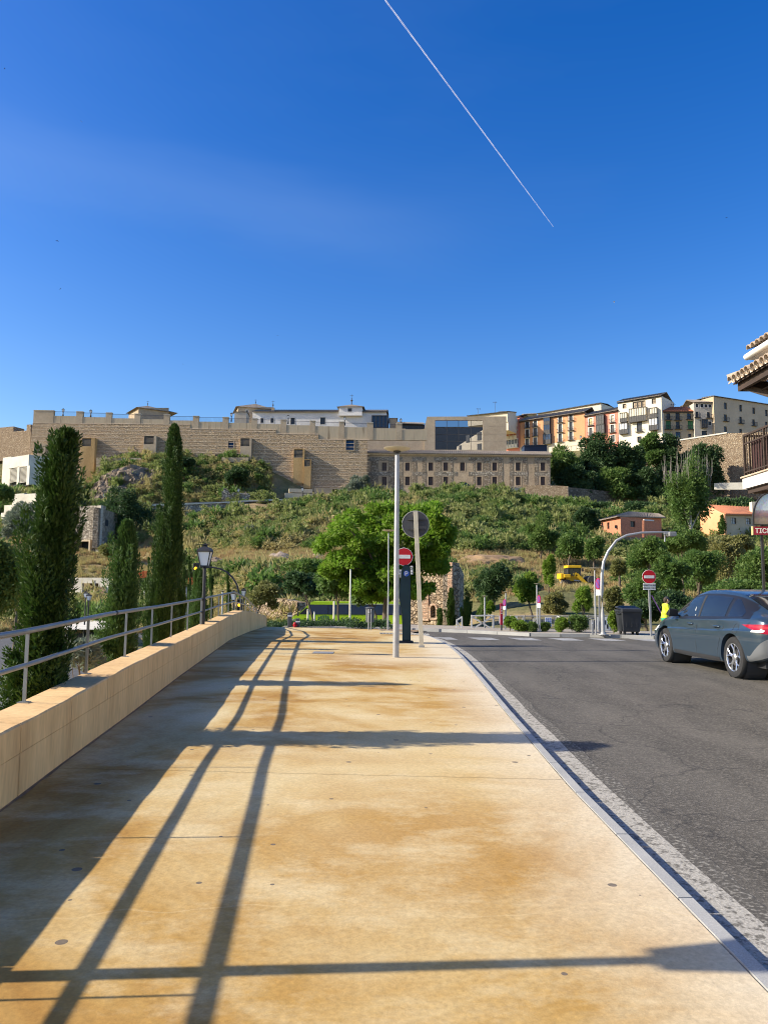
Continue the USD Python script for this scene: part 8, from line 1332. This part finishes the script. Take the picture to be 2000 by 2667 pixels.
def pipe(p, q, r, up=True, n=8):
    """A half round clay tile from p to q."""
    p, q = A(*p), A(*q); d = unit(q - p); s_ = unit(np.cross(d, A(0, 0, 1))); u_ = np.cross(s_, d); g = np.linspace(0, math.pi, n); sg_ = 1 if up else -1; rows = []
    for c, rr_ in ((p, r * 1.08), (q, r * .92)):
        for k in (1.0, .86): rows.append(np.array([c + s_ * math.cos(a) * rr_ * k + u_ * sg_ * math.sin(a) * rr_ * k for a in g]))
    m = MB(); m.strip(rows[0], rows[2]); m.strip(rows[3], rows[1]); m.strip(rows[1], rows[0]); m.strip(rows[2], rows[3]); m.quad(rows[0][0], rows[2][0], rows[3][0], rows[1][0]); m.quad(rows[2][-1], rows[0][-1], rows[1][-1], rows[3][-1]); return m
rng = np.random.default_rng(4); ys = np.arange(YE - .12, 9.5, -.235)
for y in ys:
    for k in range(3):
        x0 = XE + .0 + k * .42; j_ = rng.normal(0, .008); part(t, 'roof_tile', pipe((x0 + rng.normal(0, .012), y + j_, xz(x0) + .055 + k * .004), (x0 + .46, y, xz(x0 + .46) + .045 + k * .004), .098), 'clay_tile', smooth=40)
    part(t, 'channel_tile', pipe((XE + .03, y - .118, xz(XE + .03) + .05), (XE + 1.3, y - .118, xz(XE + 1.3) + .05), .085, False), 'clay_tile', smooth=40)
    part(t, 'mortar_plug', MB().tube([(XE + .075, y, xz(XE + .08) + .035), (XE + .095, y, xz(XE + .09) + .035)], .07, 10), 'white_wash')
for k in range(5): p_ = A(XE + .05 + k * .36, YE + .06 - k * .22, xz(XE + .05 + k * .36) + .12); q_ = A(XE + .05 + (k + 1.15) * .36, YE + .06 - (k + 1.15) * .22, xz(XE + .05 + (k + 1.15) * .36) + .12); part(t, 'hip_tile', pipe(p_, q_, .11), 'clay_tile', smooth=40)
for k in range(5): x0 = XE + .2 + k * .235; part(t, 'end_tile', pipe((x0, YE + .16, ZE - .02 + .05 + k * .01), (x0 + .02, YE - .3, ZE + .12 + k * .06), .098), 'clay_tile', smooth=40)
part(t, 'fascia_beam', MB().bar((XE + .26, YE - .1, ZE - .10), (XE + .26, 5, ZE - .10), .10, .24), 'dark_wood'); part(t, 'end_beam', MB().bar((XE + .26, YE - .15, ZE - .10), (10.4, YE - .15, ZE - .10), .10, .24), 'dark_wood')
for y in np.arange(YE - .6, 6, -.62): part(t, 'rafter', MB().bar((XE + .2, y, ZE - .03), (10.0, y, xz(10.0) - .12), .09, .14), 'dark_wood')
part(t, 'diagonal_brace', MB().bar((XE + .3, YE - .3, ZE - .16), (10.0, YE - 1.5, ZE - 1.0), .12, .14), 'dark_wood'); part(t, 'hip_rafter', MB().bar((XE + .28, YE - .15, ZE - .06), (10.0, YE - 1.3, xz(10.0) - .15), .11, .16), 'dark_wood'); part(t, 'soffit', MB().box((9.6, 12, ZE - .32), (.9, 13, .03)), 'dark_wood')
part(t, 'gutter', MB().tube([(9.42, 19.5, 7.60), (9.42, 6, 7.60)], .085, 12), 'white_wash', smooth=True); part(t, 'cornice', MB().box((9.66, 12.7, 7.58), (.4, 13.5, .14)), 'white_wash')
for y in np.arange(19.35, 12, -.235): part(t, 'upper_tile', pipe((9.40, y, 7.78), (10.3, y, 8.09), .098), 'clay_tile', smooth=40)
part(t, 'upper_roof', MB().add([(9.45, 19.5, 7.70), (11, 19.5, 8.25), (11, 5, 8.25), (9.45, 5, 7.70)], [[0, 3, 2, 1]]), 'dark_wood')
bal = group_part(t, 'balcony'); part(bal, 'slab', MB().box((9.45, 13.6, 4.18), (1.1, 10.6, .27)), 'white_wash'); part(bal, 'slab_lip', MB().box((9.44, 13.6, 4.335), (1.16, 10.66, .035)), 'clay_tile')
part(bal, 'top_rail', MB().bar((8.96, 18.86, 5.38), (8.96, 8.4, 5.38), .05, .05), 'dark_wood'); part(bal, 'middle_rail', MB().bar((8.96, 18.86, 5.17), (8.96, 8.4, 5.17), .035, .035), 'dark_wood'); part(bal, 'bottom_rail', MB().bar((8.96, 18.86, 4.46), (8.96, 8.4, 4.46), .035, .035), 'dark_wood'); part(bal, 'end_rail', MB().bar((8.96, 18.86, 5.38), (9.95, 18.86, 5.38), .05, .05).bar((8.96, 18.86, 4.46), (9.95, 18.86, 4.46), .035, .035), 'dark_wood')
for k, y in enumerate(np.arange(18.86, 8.4, -.125)): part(bal, 'baluster' if k % 8 else 'newel', MB().bar((8.96, y, 4.35), (8.96, y, 5.36), .05 if k % 8 == 0 else .018, .05 if k % 8 == 0 else .018, up=(0, 1, 0)), 'dark_wood')
for x in np.arange(9.1, 9.95, .125): part(bal, 'baluster', MB().bar((x, 18.86, 4.35), (x, 18.86, 5.36), .018, .018, up=(0, 1, 0)), 'dark_wood')
pm('maroon_board', (0.055, 0.022, 0.02), (0.04, 0.017, 0.016), 2, 0.8); part(bal, 'parapet_board', MB().box((9.06, 13.5, 4.80), (.03, 10.3, .80)), 'maroon_board')
for y in np.arange(18.6, 8.6, -.7): part(bal, 'joist', MB().bar((9.0, y, 3.97), (9.95, y, 3.97), .10, .14), 'dark_wood')
part(bal, 'edge_beam', MB().bar((9.02, 18.8, 3.98), (9.02, 8.4, 3.98), .08, .12), 'dark_wood')
# ticket board under the balcony
D = 17.0; q = P(1962, 1371, D); q2 = P(1962, 1393, D); xw = 1.25; zc = (q[2] + q2[2]) / 2
t = thing('ticket_board', 'red ticket board below an arched city picture at the right edge', 'sign board', (q[0] + .6, D, 0)); part(t, 'panel', MB().box((q[0] + xw / 2, D + .03, zc), (xw, .05, q[2] - q2[2])), 'totem_red'); part(t, 'edge_strip', MB().box((q[0] - .012, D + .03, zc), (.02, .055, q[2] - q2[2] + .01)), 'yellow_stucco')
part(t, 'lettering', text_on('TICKETS', .105, (P(1966.5, 1380, D)[0], zc), D - .002, align='l'), 'sign_white')
MAT['city_print'] = usdkit.material(stage, '/World/Looks/city_print', {'g': ('geometry', {}), 's': ('separate_xyz', {}), 'n': ('noise_texture', {'scale': 26.0, 'detail': 5.0}), 'a': ('math', {'math_type': 'multiply_add', 'value2': 0.12}), 'r': ('map_range', {'from_min': 2.98, 'from_max': 3.75}), 'c': ('rgb_ramp', {'ramp': [(0, (.16, .13, .11)), (.25, (.30, .24, .20)), (.33, (.20, .15, .17)), (.42, (.33, .22, .24)), (.5, (.36, .33, .42)), (.54, (.55, .66, .76)), (1, (.36, .54, .74))]}), 'v': ('voronoi_texture', {'scale': 24.0}), 'm': ('mix_color', {'blend_type': 'multiply', 'fac': .2}), 'p': ('principled_bsdf', {'roughness': .3})},
    [('g.position', 's.vector'), ('g.position', 'n.vector'), ('n.fac', 'a.value1'), ('s.z', 'a.value3'), ('a.value', 'r.value'), ('r.result', 'c.fac'), ('c.color', 'm.a'), ('g.position', 'v.vector'), ('v.color', 'm.b'), ('m.result', 'p.base_color')], surface='p.BSDF')
cx, cz0 = P(2010, 1366, D)[0], P(2010, 1366, D)[2]; Rr = P(2010, 1366, D)[0] - P(1963.5, 1366, D)[0]; g = np.linspace(0, math.pi, 25); arch2 = sg.Polygon([(cx + Rr * math.cos(a), cz0 + .12 + (Rr * 1.45) * math.sin(a)) for a in g] + [(cx - Rr, cz0), (cx + Rr, cz0)])
part(t, 'city_picture', extr_y(arch2, D + .0, D + .02), 'city_print'); part(t, 'picture_rim', extr_y(arch2.buffer(.022).difference(arch2.buffer(-.004)), D - .012, D + .03), 'ink')
for s_ in (-.2, .35): part(t, 'post', MB().box((cx + s_, D + .07, 1.8), (.05, .05, 3.7)), 'ink')
# ------------------------------------------------------------ contrail and birds
MAT['contrail'] = usdkit.material(stage, '/World/Looks/contrail', {'g': ('geometry', {}), 'n': ('noise_texture', {'scale': 0.04, 'detail': 5.0, 'roughness': 0.7}), 'r': ('map_range', {'from_min': 0.3, 'from_max': 0.7, 'to_min': 0.1, 'to_max': 0.42, 'clamp': True}), 't': ('transparent_bsdf', {}), 'd0': ('diffuse_bsdf', {'color': (0.85, 0.85, 0.85)}), 'tl': ('translucent_bsdf', {'color': (0.85, 0.85, 0.85)}), 'd': ('mix_closure', {'fac': 0.5}), 'x': ('mix_closure', {})}, [('g.position', 'n.vector'), ('n.fac', 'r.value'), ('r.result', 'x.fac'), ('t.BSDF', 'x.closure1'), ('d0.BSDF', 'd.closure1'), ('tl.BSDF', 'd.closure2'), ('d.closure', 'x.closure2')], surface='x.closure')
t = thing('contrail', 'thin white vapour trail crossing the upper sky', 'vapour trail', (0, 0, 0)); ALT = 900.0
def sky_pt(x, y): d = ray(x, y); return EYE + d * (ALT / d[2])
a, b = sky_pt(960, -60), sky_pt(1441, 590); n = 60; u_ = np.linspace(0, 1, n)
for s_, nm in ((-1, 'trail'), (1, 'trail')):
    pts = a + (b - a) * u_[:, None]; side = unit(np.cross(b - a, A(0, 0, 1))); rr_ = np.interp(u_, [0, .5, .9, 1], [.55, .5, .36, .2]) * (1 + .18 * np.sin(u_ * 140 + s_) * (rng.random(n)))
    part(t, nm, MB().tube(pts + side * s_ * np.interp(u_, [0, 1], [.8, .6])[:, None] + A(0, 0, 1) * (rng.random((n, 1)) - .5) * .6, rr_, 8), 'contrail', smooth=True)
m0 = np.array([(0, .16, 0), (0, -.10, 0), (.03, 0, .02), (-.03, 0, .02), (.22, -.03, .05), (.40, -.12, 0), (.20, .05, .05), (-.22, -.03, .05), (-.40, -.12, 0), (-.20, .05, .05), (.05, -.18, 0), (-.05, -.18, 0), (0, 0, -.04)])
fb = [[0, 2, 12], [0, 12, 3], [1, 12, 2], [1, 3, 12], [0, 3, 2], [1, 2, 3], [2, 4, 6], [4, 5, 6], [3, 9, 7], [7, 9, 8], [1, 10, 11], [2, 6, 0], [3, 0, 9]]
for k, (x, y, sz, lab) in enumerate(((1736, 229, 1.0, 'dark swift high at the upper right of the sky'), (212, 315, 1.2, 'dark swift high in the left sky'), (12, 177, .9, 'dark swift at the upper left edge'), (149, 627, 1.1, 'swift above the first cypress, upper of two'), (157, 752, 1.2, 'swift above the first cypress, lower of two'), (723, 873, 1.0, 'swift low over the white palace'), (477, 948, .8, 'swift low above the museum parapet'), (1892, 566, .8, 'swift in the right sky above the tiled eaves'), (1599, 786, 1.5, 'white bird made up in place of the crescent moon at the right of the sky'))):  # the last, white bird is made up in place of the crescent moon
    D = 160; c = P(x, y, D); an = k * 1.3; R2 = A(*[[math.cos(an), -math.sin(an), 0], [math.sin(an), math.cos(an), 0], [0, 0, 1]]); tl = .6; R1 = A(*[[1, 0, 0], [0, math.cos(tl), -math.sin(tl)], [0, math.sin(tl), math.cos(tl)]])
    solo('bird', ((m0 * sz) @ R1.T @ R2.T + c, fb), 'sign_white' if k == 8 else 'ink', lab, 'bird', group='birds in the sky')
